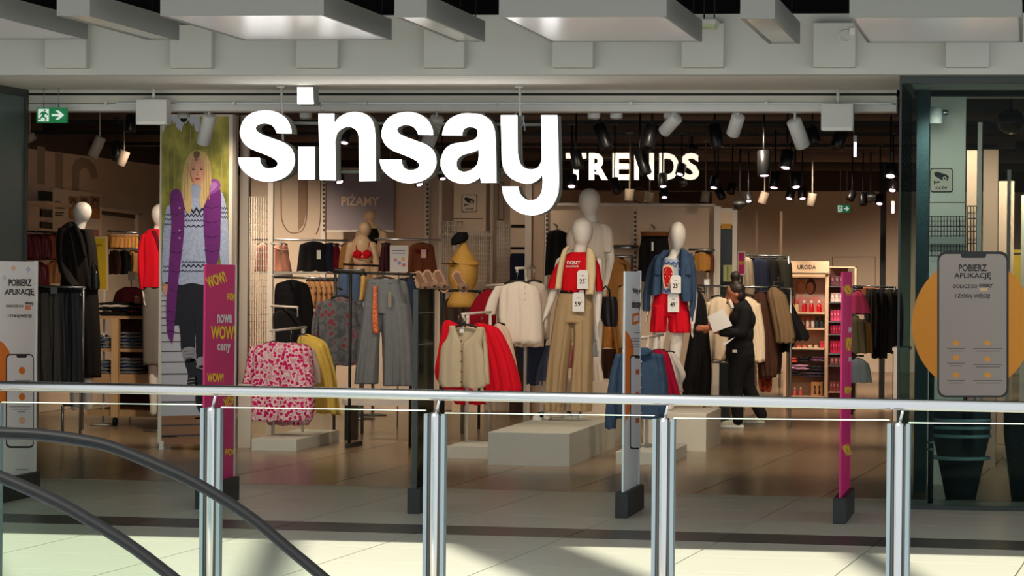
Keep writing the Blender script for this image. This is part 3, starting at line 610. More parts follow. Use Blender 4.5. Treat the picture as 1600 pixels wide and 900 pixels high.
# white and orange gate, centre
t, pl = gate(976.5, 1000, 424, 21.2, PALEBLUE, 'white and orange security gate left of the denim dressed mannequin', frame=PALEBLUE)
text('printed_line', 'Witaj w', (988, 450, 1000.5, 461), pl, INK, t, .02); text('printed_line', 'sinsay', (987, 469, 1000.8, 485), pl, INK, t, .02)
dec('printed_badge', [(987.5, 491), (999, 488), (999, 505), (987.5, 508)], pl, 0, ORG_, t); dec('printed_badge_bar', [(990, 494.5), (997, 492.5), (997, 501), (990, 503)], pl, 1, PRW, t)
for v, a, b in ((519, 991, 1000), (528, 986, 1000), (532.5, 985, 1000), (537, 986, 1000), (541.5, 985, 1000), (597, 989, 998), (637, 990, 998), (672, 989, 998), (676, 989, 998)): dec('printed_rule', rect(a, v, b, v+1.3), pl, 0, GREYP, t)
dec('printed_shape', [(977, 515), (982, 522), (987, 532), (990, 548), (989, 560), (985, 570), (984, 640), (981, 652), (977, 660)], pl, 0, ORG_, t)
dec('phone_outline', rrect(984, 555, 1000.5, 702, 4), pl, 1, INK, t); dec('phone_screen', rrect(985.2, 557, 1000.3, 699.5, 3.5), pl, 2, PALEBLUE, t); dec('phone_notch', rrect(991, 556, 999, 560, 1.5), pl, 3, INK, t)
for v in (581, 616, 657): dec('printed_icon', rrect(992.5, v-4, 998, v+4, 1), pl, 3, mat('print_brick', (206, 96, 60), .5), t)
# magenta gate, right
t, pl = gate(1316.5, 1329.5, 425, 21.1, MAG, 'narrow magenta security gate near the right glass bay', frame=MAG)
for b, r in (((1319, 445, 1330, 462), -.5), ((1321, 527, 1330.5, 549), 0), ((1319, 604, 1330, 616), .1), ((1318, 694, 1329, 713), -.45)): text('printed_word', 'WOW', b, pl, YEL, t, .04, .002, .001, r)
for v in (511, 558): text('printed_word', 'ceny' if v > 530 else 'nowe', (1325, v, 1330.5, v+9), pl, PRW, t, .03, .002)
# smoked gate
t, pl = gate(653, 677, 452, 21.2, DARK, 'dark smoked security gate between the grey jeans and the cream waistcoat', frame=mat('smoked_frame', (52, 58, 56), .4), see=glass('smoked_glass', (.22, .27, .25), .3, .03, .05), thick=.02)
X = pl[1]
for v in (489, 538.5): box('cross_bar', (X-.02, X+.002), (21.2, on(677, 500, pl).y), (on(660, v, pl).z-.004, on(660, v, pl).z+.004), STEEL, t)
box('front_frame', (X-.03, X+.003), (21.18, 21.22), (.14, on(653, 452, pl).z), MATS['smoked_frame'], t)
# ================================================================ FOREST POSTER (printed light box)
YP = 27.95
pc = thing('advert_poster', 'tall printed light box of a blonde woman in a purple vest, forest behind', 'poster', at(303, 703, YP))
pu0, pu1, pv0, pv1 = 252.5, 357.5, 182, 694
a, b = at(pu0, pv0, YP), at(pu1, pv1, YP)
FOREST = bpy.data.materials.new('printed_forest'); FOREST.use_nodes = True; MATS['printed_forest'] = FOREST
N = FOREST.node_tree.nodes; L = FOREST.node_tree.links; bs = N['Principled BSDF']; bs.inputs['Roughness'].default_value = .5
tc = N.new('ShaderNodeTexCoord'); mp = N.new('ShaderNodeMapping'); mp.inputs['Scale'].default_value = (1, 1, .6); nz = N.new('ShaderNodeTexNoise'); nz.inputs['Scale'].default_value = 7.0; nz.inputs['Detail'].default_value = 5
L.new(tc.outputs['Object'], mp.inputs[0]); L.new(mp.outputs[0], nz.inputs['Vector'])
rp = N.new('ShaderNodeValToRGB'); L.new(nz.outputs[0], rp.inputs[0]); L.new(rp.outputs[0], bs.inputs['Base Color'])
e = rp.color_ramp.elements; e[0].position = .30; e[0].color = (*lin((96, 98, 40)), 1); e[1].position = .72; e[1].color = (*lin((196, 188, 92)), 1); q = e.new(.5); q.color = (*lin((146, 142, 54)), 1)
box('light_box', (a.x-.012, b.x+.012), (YP+.001, YP+.12), (0.06, a.z+.02), CREAMW, pc)
for u in (pu0, pu1): p = at(u, 690, YP); box('foot', (p.x-.02, p.x+.02), (YP-.02, YP+.14), (0, .08), WHITE, pc)
def pp(name, pts, k, m, sm=4, shade=None): return plate(name, pts, YP, .0005, m, pc, k=sm, lift=.0005+.0009*k)
C = lambda n, c: mat(n, c, .55)
pp('print_forest', rect(pu0, pv0, pu1, pv1), 0, FOREST, 0)
_r = random.Random(5); pp('print_sky', [(pu0, pv0), (312, pv0)]+[(312-i*1.5, 196+7*math.sin(i*.33+1)+_r.uniform(-5, 5)) for i in range(40)], 1, C('print_pale_sky', (196, 204, 222)), 0)
for i, u in enumerate((262, 272, 283, 297, 330, 346)): pp('print_trunk', [(u, 200+i % 3*7), (u+1.2, 200+i % 3*7), (u+1.8, 300), (u-.4, 300)], 1, C('print_birch', (160, 154, 84)), 0)
pp('print_boardwalk', rect(pu0, 455, pu1, pv1), 1, C('print_boards', (192, 194, 206)), 0)
vv = 462.0
while vv < 690:
    pp('print_gap', [(pu0, vv), (pu1, vv-1.0), (pu1, vv+.2+(vv-455)*.006), (pu0, vv+1.3+(vv-455)*.006)], 2, C('print_board_gap', (70, 70, 80)), 0); vv += 6.5+(vv-455)*.11
pp('print_boards_brown', [(pu0, 650), (pu1, 648), (pu1, pv1), (pu0, pv1)], 2, C('print_brown_boards', (150, 110, 84)), 0)
for v in (664, 680): pp('print_gap', [(pu0, v), (pu1, v-3), (pu1, v-1), (pu0, v+2)], 3, MATS['print_board_gap'], 0)
NAVY = C('print_navy', (26, 26, 40)); SWEAT = pattern('print_sweater', 'noise', [(160, 173, 206), (180, 192, 220)], 40, [.35, .65]); PURP = mat('print_purple', (108, 34, 118), .5, noise=.25, ns=7, stretch=(1, 1, 5)); PURD = C('print_deep_purple', (62, 16, 74))
HAIR = mat('print_blonde', (214, 186, 130), .55, noise=.22, ns=14, stretch=(6, 1, .7)); SKIN = C('print_skin', (214, 160, 134)); SKIN2 = C('print_skin_shade', (178, 112, 92)); LIP = C('print_lip', (172, 72, 78)); 
# legs, boots, skirt
pp('print_leg', [(281, 500), (303, 496), (305, 530), (303, 550), (285, 552), (282, 525)], 3, NAVY); pp('print_leg', [(305, 495), (324, 495), (324, 566), (308, 567), (306, 530)], 3, NAVY)
pp('print_sock', [(285, 546), (303, 543), (306, 562), (290, 566)], 4, C('print_grey_sock', (150, 150, 158))); pp('print_sock', [(308, 560), (324, 558), (324, 577), (308, 577)], 4, MATS['print_grey_sock'])
for v in (549, 554, 559): pp('print_sock_band', [(287, v), (304, v-2), (304, v-.8), (287, v+1.2)], 5, C('print_sock_shade', (104, 104, 116)), 0)
pp('print_boot', [(289, 563), (306, 562), (307, 590), (309, 606), (300, 612), (292, 606), (294, 585)], 4, C('print_boot', (34, 34, 44))); pp('print_boot', [(308, 575), (325, 575), (326, 612), (318, 630), (306, 612)], 4, MATS['print_boot'])
pp('print_boot', [(306, 618), (320, 620), (326, 640), (318, 652), (308, 636)], 4, MATS['print_boot'])
for v in (592, 597, 602): pp('print_lace', [(293, v), (304, v-2), (304, v-.9), (293, v+1.1)], 5, MATS['print_grey_sock'], 0)
pp('print_skirt', [(276, 436), (326, 436), (325, 470), (324, 500), (304, 498), (284, 506), (271, 505), (273, 470)], 4, NAVY)
# sweater, cuffs, hands
pp('print_sleeve', [(262, 322), (257, 345), (254, 390), (253.5, 440), (259, 446), (268, 440), (272, 380), (272, 330)], 5, SWEAT); pp('print_sleeve', [(346, 300), (354, 325), (357, 370), (357, 412), (346, 414), (342, 370), (340, 320)], 5, SWEAT)
pp('print_sweater', [(286, 296), (300, 288), (318, 292), (326, 330), (326, 380), (327, 440), (300, 442), (276, 440), (281, 380), (282, 330)], 5, SWEAT)
pp('print_collar', [(297, 286), (315, 288), (315, 304), (304, 309), (297, 303)], 6, C('print_sweater_neck', (160, 172, 204)))
def zig(u0, u1, v, h, n, k, m=NAVY):
    P = []; 
    for i in range(n+1): P.append((u0+(u1-u0)*i/n, v-(h if i % 2 else 0)))
    for i in range(n, -1, -1): P.append((u0+(u1-u0)*i/n, v-(h if i % 2 else 0)+h*.7))
    pp('print_knit_band', P, k, m, 0)
for v, h, n in ((330, 7, 8), (337, 4, 12), (345, 2.5, 16), (354, 3, 10), (410, 2.2, 14), (416, 4, 10), (424, 2.4, 14)): zig(284, 321, v, h, n, 6)
for v in (326, 333, 340): zig(345.5, 356, v, 3, 6, 6); 
for v in (330, 337, 345): zig(257, 268, v+6, 2.5, 6, 6)
for v in (417, 424): zig(254, 268, v, 2.2, 6, 6)
pp('print_hand', [(255, 444), (262, 441), (265, 450), (262, 462), (257, 459), (254, 452)], 5, SKIN)
# vest
pp('print_vest', [(268, 300), (280, 296), (288, 320), (288, 360), (284, 400), (279, 440), (276, 470), (271, 530), (268, 534), (262, 520), (260, 480), (263, 440), (265, 400), (268, 350), (266, 318)], 7, PURP); pp('print_vest', [(326, 292), (342, 292), (346, 312), (345, 350), (344, 390), (338, 413), (324, 414), (320, 380), (318, 340), (320, 310)], 7, PURP)
for u0, u1, vs in ((267, 287, (332, 362, 392, 422, 452)), (319, 344, (322, 345, 368, 390))):
    for v in vs: pp('print_quilt_seam', [(u0, v), ((u0+u1)/2, v+3), (u1, v-1), (u1, v), ((u0+u1)/2, v+4.4), (u0, v+1.2)], 8, PURD, 0)
for v in (500, 516, 485): pp('print_quilt_seam', [(261, v), (274, v+2), (274, v+3.2), (261, v+1.2)], 8, PURD, 0)
pp('print_hood', [(328, 282), (338, 280), (345, 288), (341, 298), (330, 304), (322, 306), (326, 294)], 8, C('print_hood', (142, 72, 158))); pp('print_hood_lining', [(331, 286), (338, 285), (340, 290), (334, 297), (327, 301)], 9, C('print_lilac_lining', (176, 120, 192)))
for v in (325, 360, 372): pp('print_snap', [(281+1.2*math.cos(x), v+1.2*math.sin(x)) for x in range(6)], 9, PRW, 0)
# hair and face
pp('print_hair', [(309, 235), (320, 238), (327, 250), (330, 270), (330, 290), (324, 310), (316, 326), (312, 312), (314, 290), (300, 288), (300, 310), (299, 330), (292, 332), (287, 315), (285, 290), (287, 265), (292, 248), (300, 238)], 9, HAIR)
pp('print_hair_roots', [(303, 238), (309, 236), (313, 240), (308, 252), (304, 247)], 10, C('print_roots', (128, 94, 64)))
pp('print_face', [(300, 250), (309, 246), (318, 251), (321, 264), (320, 278), (314, 287), (308, 290), (302, 286), (297.5, 276), (297, 262)], 10, SKIN)
pp('print_cheek', [(297.5, 265), (300, 276), (304, 285), (301, 284), (298, 277)], 11, SKIN2)
for u in (302.5, 315): pp('print_brow', [(u-3.4, 261.6), (u, 260), (u+3.2, 261.4), (u, 261.2)], 11, C('print_brow', (120, 84, 60)), 2); pp('print_eye', [(u-2.6, 264.8), (u, 263.4), (u+2.6, 264.8), (u, 266)], 11, C('print_eye', (66, 52, 50)), 2)
pp('print_nose', [(308.5, 264), (310.5, 273), (311.5, 275), (306.5, 275), (307.5, 272)], 11, C('print_nose', (196, 138, 114)), 0)
pp('print_mouth', [(304, 279), (308.5, 278), (314, 278.6), (309, 281.6)], 11, LIP, 2)
for i, u in enumerate((290, 294, 322, 326, 318)): pp('print_hair_strand', [(u, 255), (u+1, 255), (u+(2 if u > 305 else -1), 312), (u+(.6 if u > 305 else -2), 312)], 10, C('print_hair_shade', (178, 140, 84)), 0)
# ================================================================ APP STICKER on the right glass bay
YK = YG-.002
st = thing('window_sticker', 'large phone shaped app sticker with orange disc on the right glass bay', 'sticker', at(1520, 620, YK))
def kk(name, pts, k, m, sm=0): return plate(name, pts, YK, .0006, m, st, k=sm, lift=.001+.001*k)
OR2 = C('sticker_orange', (226, 150, 38)); SCR = C('sticker_grey', (166, 158, 150)); RIM = C('sticker_rim', (44, 46, 48))
kk('orange_disc', [(1519.5+94.5*math.cos(2*PI*i/56), 507+104*math.sin(2*PI*i/56)) for i in range(56)], 0, OR2)
kk('phone_rim', rrect(1464.5, 393, 1576, 621, 13), 1, RIM); kk('phone_screen', rrect(1467.5, 397, 1572.5, 618, 11), 2, SCR); kk('phone_notch', rrect(1501, 394, 1541, 403, 4), 3, RIM)
text('printed_line', 'POBIERZ', (1498, 413, 1542, 424), YK, INK, st, .02, .0045); text('printed_line', 'APLIKACJĘ', (1491, 426, 1549, 437), YK, INK, st, .02, .0045)
text('printed_line', 'DOŁĄCZ DO', (1490, 444, 1527, 452), YK, INK, st, .012, .0045); text('printed_line', 'sinsay', (1530, 442, 1551, 450), YK, INK, st, .02, .0045); kk('printed_badge', rect(1531, 450, 1543, 455), 3, C('sticker_cream', (222, 196, 150)))
text('printed_line', 'I ZYSKAJ WIĘCEJ!', (1493, 459, 1547, 467), YK, INK, st, .016, .0045)
for i, (u, v) in enumerate(((1494, 536), (1543, 536), (1494, 559), (1543, 561), (1494, 586), (1543, 586))):
    kk('printed_icon', [(u+5*math.cos(x*.9)*(1 if i < 4 else 1.1), v+4.6*math.sin(x*.9)) for x in range(7)], 3, C('sticker_amber', (232, 164, 60)))
    for q in (0, 4): kk('printed_rule', rect(u-(14 if u < 1510 else 22)+q, v+8+q, u+(14 if u < 1510 else 23)-q, v+9.2+q), 3, C('sticker_text_grey', (104, 100, 96)))
# ================================================================ PLATFORMS
PLAT = mat('platform_white', (214, 211, 202), .5, noise=.02)
a, b = at(762, 729, 26.6), at(890, 729, 26.6); zt1 = at(820, 676, 26.6).z
pf = tag(box('display_platform', (a.x, b.x), (26.6, 30.5), (0, zt1), PLAT, None, .004), 'large white display platform under the mannequin in a red top', 'platform')
a2, b2 = at(843, 597, 29.45), at(953, 597, 29.45)
tag(box('display_block', (a2.x, min(b2.x, b.x-.02)), (29.45, 30.4), (zt1+.001, b2.z), mat('block_cream', (224, 206, 186), .5), None, .004), 'pale block on the platform behind the beige trousers', 'display block')
def low_base(u0, u1, vb, vt, Yf, Yb, label, m=None):
    a, b = at(u0, vb, Yf), at(u1, vb, Yf); z = at((u0+u1)/2, vt, Yf).z
    return tag(box('display_plinth', (a.x, b.x), (Yf, Yb), (0, z), m or PLAT, None, .004), label, 'plinth')
low_base(962, 1046, 725, 706, 27.1, 28.5, 'low white plinth below the hanging denim jacket'); low_base(1005, 1103, 707, 646, 29.2, 30.6, 'white block under the mannequin in red shorts', CREAMW)
# ================================================================ FIGURES
def sc(Y): return Y/(F*.985)
def hand(w, d, side, L=.17, up=None):
    """palm, four fingers of unequal length and a thumb leaving the side of the palm"""
    w = Vector(w); d = Vector(d).normalized(); s = Vector(side).normalized(); n = d.cross(s).normalized(); P = []
    M3 = Matrix((s, n, d)).transposed(); pl_ = L*.5
    P.append(ellp(w+d*pl_*.55, (L*.21, L*.10, pl_*.62), M3, 12, 8))
    for k, (o, l) in enumerate(((-.14, .40), (-.05, .47), (.05, .44), (.14, .34))):
        b0 = w+d*pl_*.9+s*(o*L); b1 = b0+d*(l*L*.55)+s*(o*L*.25); b2 = b1+d*(l*L*.5)+n*(L*.07)
        P += [conep(b0, L*.058, b1, L*.053, 8, 3), conep(b1, L*.053, b2, L*.043, 8, 3)]
    t0 = w+d*pl_*.3-s*(L*.16); t1 = t0+d*(L*.17)-s*(L*.13)+n*(L*.04); t2 = t1+d*(L*.15)-s*(L*.02)
    P += [conep(t0, L*.068, t1, L*.06, 8, 3), conep(t1, L*.06, t2, L*.046, 8, 3)]
    return P
def mannequin(label, Y, head, neck, arms, legs, torso, hr=(16.5, 21, 24), tilt=0.0, m=MANN, egg=.22, name='mannequin', armr=(.048, .04, .026), rot=None, base=None):
    """head = (u, v); neck = (u, v) of its foot; arms/legs = joint chains [(u, v, dy)]; torso = [(u, v, half width px, half depth m)]"""
    k = sc(Y); J = lambda u, v, dy=0.0: at(u, v, Y)+Vector((0, dy, 0))
    R_ = Matrix.Rotation(tilt, 3, 'Y') if rot is None else rot
    P = [ellp(J(*head), (hr[0]*k, hr[1]*k, hr[2]*k), R_, 24, 18, egg)]
    P.append(conep(J(head[0], head[1]+hr[2]*.45), hr[0]*.60*k, J(*neck), hr[0]*.66*k)); P.append(conep(J(*neck), hr[0]*.66*k, J(neck[0], neck[1]+8), hr[0]*.85*k))
    for (u, v, w, d) in torso: P.append(ellp(J(u, v), (w*k, d, 22*k), None, 18, 10))
    for ch in arms:
        for i in range(len(ch)-1): P.append(conep(J(*ch[i]), armr[min(i, 2)], J(*ch[i+1]), armr[min(i+1, 2)], 12, 4))
        e = J(*ch[-1]); d = (e-J(*ch[-2])).normalized(); P += hand(e, d, Vector((0, 1, 0)) if len(ch[-1]) < 4 else Vector((1, 0, 0)))
    for ch in legs:
        rr = (.085, .058, .038, .036)
        for i in range(len(ch)-1): P.append(conep(J(*ch[i]), rr[min(i, 3)], J(*ch[i+1]), rr[min(i+1, 3)], 14, 4))
    t = thing(name, label, 'mannequin', base or J(head[0], 660))
    body('figure', P, m, t, .0095, 4); return t
def price_tag(u0, v0, u1, v1, Y, s, par, name='price_tag'):
    c = 3
    o = plate(name, [(u0, v0+c), (u0+c, v0), (u1-c, v0), (u1, v0+c), (u1, v1), (u0, v1)], Y, .003, WHITEBOARD, par)
    if s:
        w = u1-u0; h = v1-v0
        text('price', s, (u0+w*.2, v0+h*.47, u0+w*.68, v0+h*.72), Y, INK, o, .03, .001); text('price_small', '99', (u0+w*.72, v0+h*.46, u0+w*.84, v0+h*.53), Y, INK, o, .01, .001)
        plate('rule', rect(u0+w*.35, v0+h*.27, u0+w*.65, v0+h*.31), Y, .0005, GREYP, o, lift=.001)
    return o
def sneaker(u, v, z, d, up, label, group=None, L=.27, upper=None, sole=None, cat='shoe'):
    """low laced shoe, heel at (u, v) on height z, toe along d"""
    h = fl(u, v, z); d = Vector((*d, 0)).normalized(); s = Vector((-d.y, d.x, 0)); U = Vector((0, 0, 1))
    t = thing('sneaker', label, cat, h, group)
    out = cr([(-.02, 0), (-.01, .033), (.06, .034), (.13, .036), (.20, .044), (.25, .032), (.268, 0), (.25, -.032), (.20, -.044), (.13, -.036), (.06, -.034), (-.01, -.033)], 3, True)
    l0 = [h+d*(x*L/.27)+s*y+U*.001 for x, y in out]; hexa('sole', l0, [p+U*.026 for p in l0], sole or PRW, t)
    P = [ellp(h+d*.03+U*.055, (.036, .05, .055), None, 14, 8), conep(h+d*.04+U*.055, .036, h+d*.19+U*.038, .035, 12, 4), ellp(h+d*.20+U*.035, (.042, .042, .026), None, 14, 8), conep(h+d*.015+U*.06, .036, h+d*.02+U*(.06+up), .038, 12, 3)]
    body('upper', P, upper or BLACK, t, .008, 2)
    v_, f_ = ellp(h+d*.235+U*.034, (.034, .034, .022), None, 14, 8); mk('toe_cap', v_, f_, sole or PRW, t, True)
    for i in range(4):
        c = h+d*(.075+i*.03)+U*(.104-.011*i); tube('lace', [c-s*.026-U*.006, c+U*.003, c+s*.026-U*.006], .0045, PRW, t, 6)
    return t
FAB = lambda n, c, r=.85, nz=.10, ns=60: mat(n, c, r, noise=nz, ns=ns, spec=.15)
RED = FAB('red_cotton', (206, 18, 30)); CREAM = FAB('cream_knit', (224, 204, 162)); KHAKI = FAB('khaki_twill', (176, 152, 116)); DENIM = mat('blue_denim', (62, 84, 112), .9, noise=.30, ns=18, spec=.1); DENIMG = mat('grey_denim', (112, 116, 118), .9, noise=.16, ns=14, spec=.1); WHT = FAB('white_cotton', (226, 214, 200), .85, .05); BLK = FAB('black_cotton', (24, 23, 25)); NAVYC = FAB('navy_cloth', (30, 34, 52)); REDB = FAB('bright_red_cloth', (214, 20, 40)); BURG = FAB('burgundy_cloth', (104, 20, 32)); TAN = FAB('tan_cloth', (178, 128, 76)); CREAMC = FAB('cream_cloth', (226, 206, 178)); BROWN = FAB('brown_cloth', (70, 44, 34)); OLIVE = FAB('olive_tan_cloth', (120, 98, 72))
def hairy(): return None
# ---- mannequin in red top
Y = 28.85
mA = mannequin('white mannequin wearing a red top and beige trousers on the platform', Y, (910, 364), (905, 400), [[(876, 410), (866, 455, .0), (853, 492, -.05)], [(934, 410), (935, 458), (934, 500)]], [[(885, 480), (872, 560), (861, 630), (855, 651)], [(908, 480), (908, 560), (900, 630), (899, 650)]], [(905, 416, 24, .10), (903, 440, 20, .095), (899, 468, 22, .11)], base=fl(880, 660, zt1))
tA = cloth('t_shirt', [(394, 891, 918), (398, 885, 926), (404, 877, 933), (414, 874, 937), (432, 875, 935), (457, 877, 926)], Y-.01, .25, RED, mA, 5, .006, 2.2, 1, nu=22, top=.7)
cloth('t_shirt_sleeve', [(401, 880, 892), (414, 869, 884), (430, 861, 879), (447, 856, 874), (451, 857.5, 872)], Y-.01, .15, RED, tA, 2, .004, 2, 2); cloth('t_shirt_sleeve', [(401, 919, 931), (414, 926, 938), (430, 929, 940), (451, 931, 943), (455, 931, 942)], Y-.01, .14, RED, tA, 2, .004, 2, 3)
text('printed_word', "DON'T", (886, 407.5, 906.5, 413), Y-.143, PRW, tA, .02, .0, .004); text('printed_word', 'overthink', (884, 414, 904, 417.5), Y-.143, PRW, tA, .01, .0, .004)
cloth('waistcoat', [(385, 885, 893), (393, 878, 887), (420, 871, 880.5), (452, 867, 877)], Y-.125, .06, CREAM, mA, 1, .004, 3, 4); cloth('waistcoat', [(388, 917, 924), (398, 916, 930), (430, 915, 931), (460, 914.5, 928)], Y-.125, .06, CREAM, mA, 1, .004, 3, 5)
tr_ = body('trousers', [clothp([(457, 874, 924), (466, 871, 926), (482, 868, 928), (504, 865, 928)], Y, .24, 5, .005, 2.2, 6, nu=22), clothp([(480, 868, 898), (540, 859, 893), (580, 854, 888), (620, 850, 885), (643, 849, 884)], Y, .22, 3, .02, 2.2, 7, nu=18), clothp([(480, 895, 928), (540, 896, 927), (580, 893, 926), (620, 891, 926), (643, 890, 925)], Y, .22, 3, .02, 2.2, 8, nu=18)], KHAKI, mA, .009, 3)
for u0, u1 in ((884, 868), (910, 908)): tube('crease', [at(u0, 500, Y-.117), at((u0+u1)/2, 560, Y-.117), at(u1, 640, Y-.117)], .003, KHAKI, tr_, 4)
cloth('belt', [(453.5, 875, 923), (458, 874.5, 924)], Y, .26, BLK, mA, 1, 0, 2.2, 9, nv=3)
p = at(909, 456, Y-.14); box('belt_buckle', (p.x-.02, p.x+.02), (p.y-.01, p.y), (p.z-.015, p.z+.015), STEEL, mA)
price_tag(902, 422, 919, 451.5, Y-.19, '25', mA); price_tag(894.5, 457, 913, 487, Y-.16, '59', mA)
sneaker(857, 655, zt1, (-.35, -1), .03, 'black canvas sneaker on the mannequin foot, left of the two'); sneaker(904, 653, zt1, (-.35, -1), .03, 'black canvas sneaker on the mannequin foot, right of the two')
# ---- tall mannequin in white blouse
Y = 29.9
mB = mannequin('tall white mannequin in a puff sleeved white blouse behind the red top', Y, (921, 318), (925, 350), [[(948, 362), (954, 405), (948, 440)], [(896, 362), (889, 405), (888, 440)]], [[(910, 460), (908, 540), (908, 585)], [(930, 460), (931, 540), (931, 585)]], [(924, 374, 26, .10), (922, 410, 22, .10), (921, 450, 24, .11)], base=at(921, 596, 29.9))
bB = cloth('blouse', [(347, 908, 936), (354, 899, 950), (366, 896, 952), (400, 899, 948), (440, 898, 946), (462, 897, 948)], Y, .26, WHT, mB, 7, .008, 2.2, 11, nu=24, top=.6)
cloth('puff_sleeve', [(350, 937, 950), (360, 938, 957.5), (375, 939, 959), (388, 941, 958), (394, 943, 957)], Y, .17, WHT, bB, 4, .008, 2, 12); cloth('puff_sleeve', [(350, 897, 906), (360, 888, 905), (372, 885, 902), (384, 886, 901), (390, 888, 900)], Y, .17, WHT, bB, 4, .008, 2, 13)
cloth('jeans', [(460, 900, 943), (500, 899, 943), (545, 900, 940), (588, 902, 938)], Y+.02, .2, mat('pale_denim', (128, 148, 170), .9, noise=.2, ns=20), mB, 3, .008, 2.2, 14)
price_tag(931, 471, 943, 498, Y-.18, '79', mB)
# handbag held by it
t = thing('handbag', 'black leather handbag hanging beside the tall mannequin', 'handbag', at(950, 512, 29.6))
LEATH = mat('black_leather', (20, 20, 22), .35, noise=.2, ns=30)
cloth('bag_body', [(464, 937, 962), (472, 936, 965), (495, 938, 966), (510, 944, 964)], 29.6, .14, LEATH, t, 2, .006, 4, 15); tube('handle', [at(940, 466, 29.6), at(941, 453, 29.58), at(946, 447, 29.58), at(952, 453, 29.58), at(953, 466, 29.6)], .010, LEATH, t, 8)
# ---- mannequin in denim jacket
Y = 30.0
mC = mannequin('white mannequin in a denim jacket and red shorts', Y, (1058.5, 371), (1053, 400), [[(1034, 408), (1020, 455), (1014, 480)], [(1078, 410), (1084, 462), (1083, 503, -.05)]], [[(1038, 480), (1028, 540, -.02), (1024, 595), (1024, 628), (1019, 635, -.12)], [(1062, 480), (1056, 545), (1052, 595), (1052, 628), (1048, 635, -.12)]], [(1054, 420, 22, .10), (1051, 445, 19, .09), (1049, 475, 22, .11)], hr=(12.8, 19, 24.5), base=at(1050, 648, 30.0))
cloth('printed_top', [(404, 1036, 1062), (412, 1034, 1066), (440, 1034, 1066), (460, 1032, 1068)], Y-.01, .24, mat('pale_blue_cotton', (176, 192, 212), .8, noise=.1, ns=20), mC, 3, .005, 2.2, 21)
for i in range(7): plate('checker_trim', rect(1036+i*3.6, 409+(i % 2)*2.2, 1039.6+i*3.6, 411.2+(i % 2)*2.2), Y-.145, .006, mat('cobalt_print', (46, 60, 140), .6), mC)
for i in range(4): plate('checker_trim', rect(1036+i*3.6, 452+(i % 2)*2.4, 1039.6+i*3.6, 454.4+(i % 2)*2.4), Y-.145, .006, MATS['cobalt_print'], mC)
plate('printed_motif', [(1036, 417), (1042, 413.5), (1049, 415), (1053, 422), (1052, 432), (1048, 440), (1047, 448), (1041, 451), (1037, 446), (1035.5, 434)], Y-.143, .004, FAB('cream_print', (230, 210, 180)), mC, k=4)
plate('printed_motif_fill', [(1037, 420), (1043, 417), (1049, 420), (1051, 428), (1047, 436), (1045, 446), (1040, 448), (1038, 440), (1036.5, 430)], Y-.145, .004, pattern('red_speckle_print', 'voronoi', [(230, 210, 190), (196, 24, 30)], 40, [0, .22]), mC, k=4)
jC = cloth('denim_jacket', [(391, 1040, 1046), (397, 1030, 1044), (408, 1022, 1037.5), (430, 1019, 1036), (455, 1017, 1035), (461, 1017, 1034)], Y-.02, .28, DENIM, mC, 2, .008, 2.4, 22); cloth('jacket_front', [(390, 1064, 1070), (396, 1062, 1077), (410, 1060, 1083), (440, 1060, 1084), (466, 1063, 1084), (471, 1066, 1083)], Y-.02, .28, DENIM, jC, 2, .008, 2.4, 23)
cloth('jacket_sleeve', [(398, 1024, 1034), (420, 1012, 1026), (450, 1006, 1020), (478, 1004, 1017), (486, 1005, 1016)], Y, .13, DENIM, jC, 2, .008, 2, 24); cloth('jacket_sleeve', [(396, 1072, 1082), (420, 1077, 1087), (455, 1078, 1089), (495, 1077.5, 1087), (503, 1078, 1086)], Y-.01, .13, DENIM, jC, 2, .008, 2, 25)
for u in (1023, 1071): cloth('chest_pocket', [(418, u, u+9), (430, u, u+9)], Y-.16, .015, DENIM, jC, 1, 0, 6, 26, nv=4)
for v in (408, 420, 432, 444, 455): v_, f_ = ellp(at(1062, v, Y-.16), (.006, .004, .006), None, 8, 6); mk('button', v_, f_, STEEL, jC, True)
cloth('jacket_collar', [(388, 1064, 1069), (396, 1066, 1075), (402, 1071, 1074)], Y-.13, .05, DENIM, jC, 1, 0, 3, 27); cloth('jacket_collar', [(391, 1035, 1043), (398, 1032, 1040), (404, 1033, 1036)], Y-.13, .05, DENIM, jC, 1, 0, 3, 28)
sC = body('shorts', [clothp([(458, 1024, 1072), (468, 1021, 1074), (485, 1018, 1077), (494, 1017, 1078)], Y, .25, 5, .006, 2.2, 29, nu=22), clothp([(478, 1019, 1047), (505, 1016, 1045), (519, 1015, 1043)], Y, .25, 3, .02, 2.2, 30), clothp([(478, 1044, 1076), (505, 1045, 1079), (520, 1045.5, 1079)], Y, .25, 3, .02, 2.2, 31)], REDB, mC, .009, 3)
price_tag(1048, 430, 1064, 458, Y-.20, '25', mC); price_tag(1043.5, 459, 1061, 487.5, Y-.17, '49', mC)
# ---- dark dressed mannequin on the left
Y = 29.4; DRESS = FAB('dark_jacket_cloth', (30, 25, 23)); SKIRT = mat('charcoal_satin', (62, 58, 52), .38, noise=.22, ns=5, stretch=(9, 1, .4))
mD = mannequin('mannequin in a long dark coat behind the charcoal trousers at the left', Y, (128, 333), (121, 362), [[(99, 372), (96, 420), (118, 445, -.10)], [(138, 372), (144, 415), (140, 438)]], [[(116, 470), (116, 560), (116, 636)], [(136, 470), (138, 560), (138, 636)]], [(118, 380, 22, .10), (118, 420, 20, .10), (122, 455, 22, .11)], hr=(15, 16.5, 18), egg=.12, tilt=.2, base=fl(116, 640))
dj = cloth('jacket', [(347, 108, 118), (354, 98, 126), (366, 92, 136), (385, 92, 142), (410, 96, 146), (435, 96, 150), (452, 92, 152)], Y, .28, DRESS, mD, 4, .010, 2.2, 41, nu=22, top=.6)
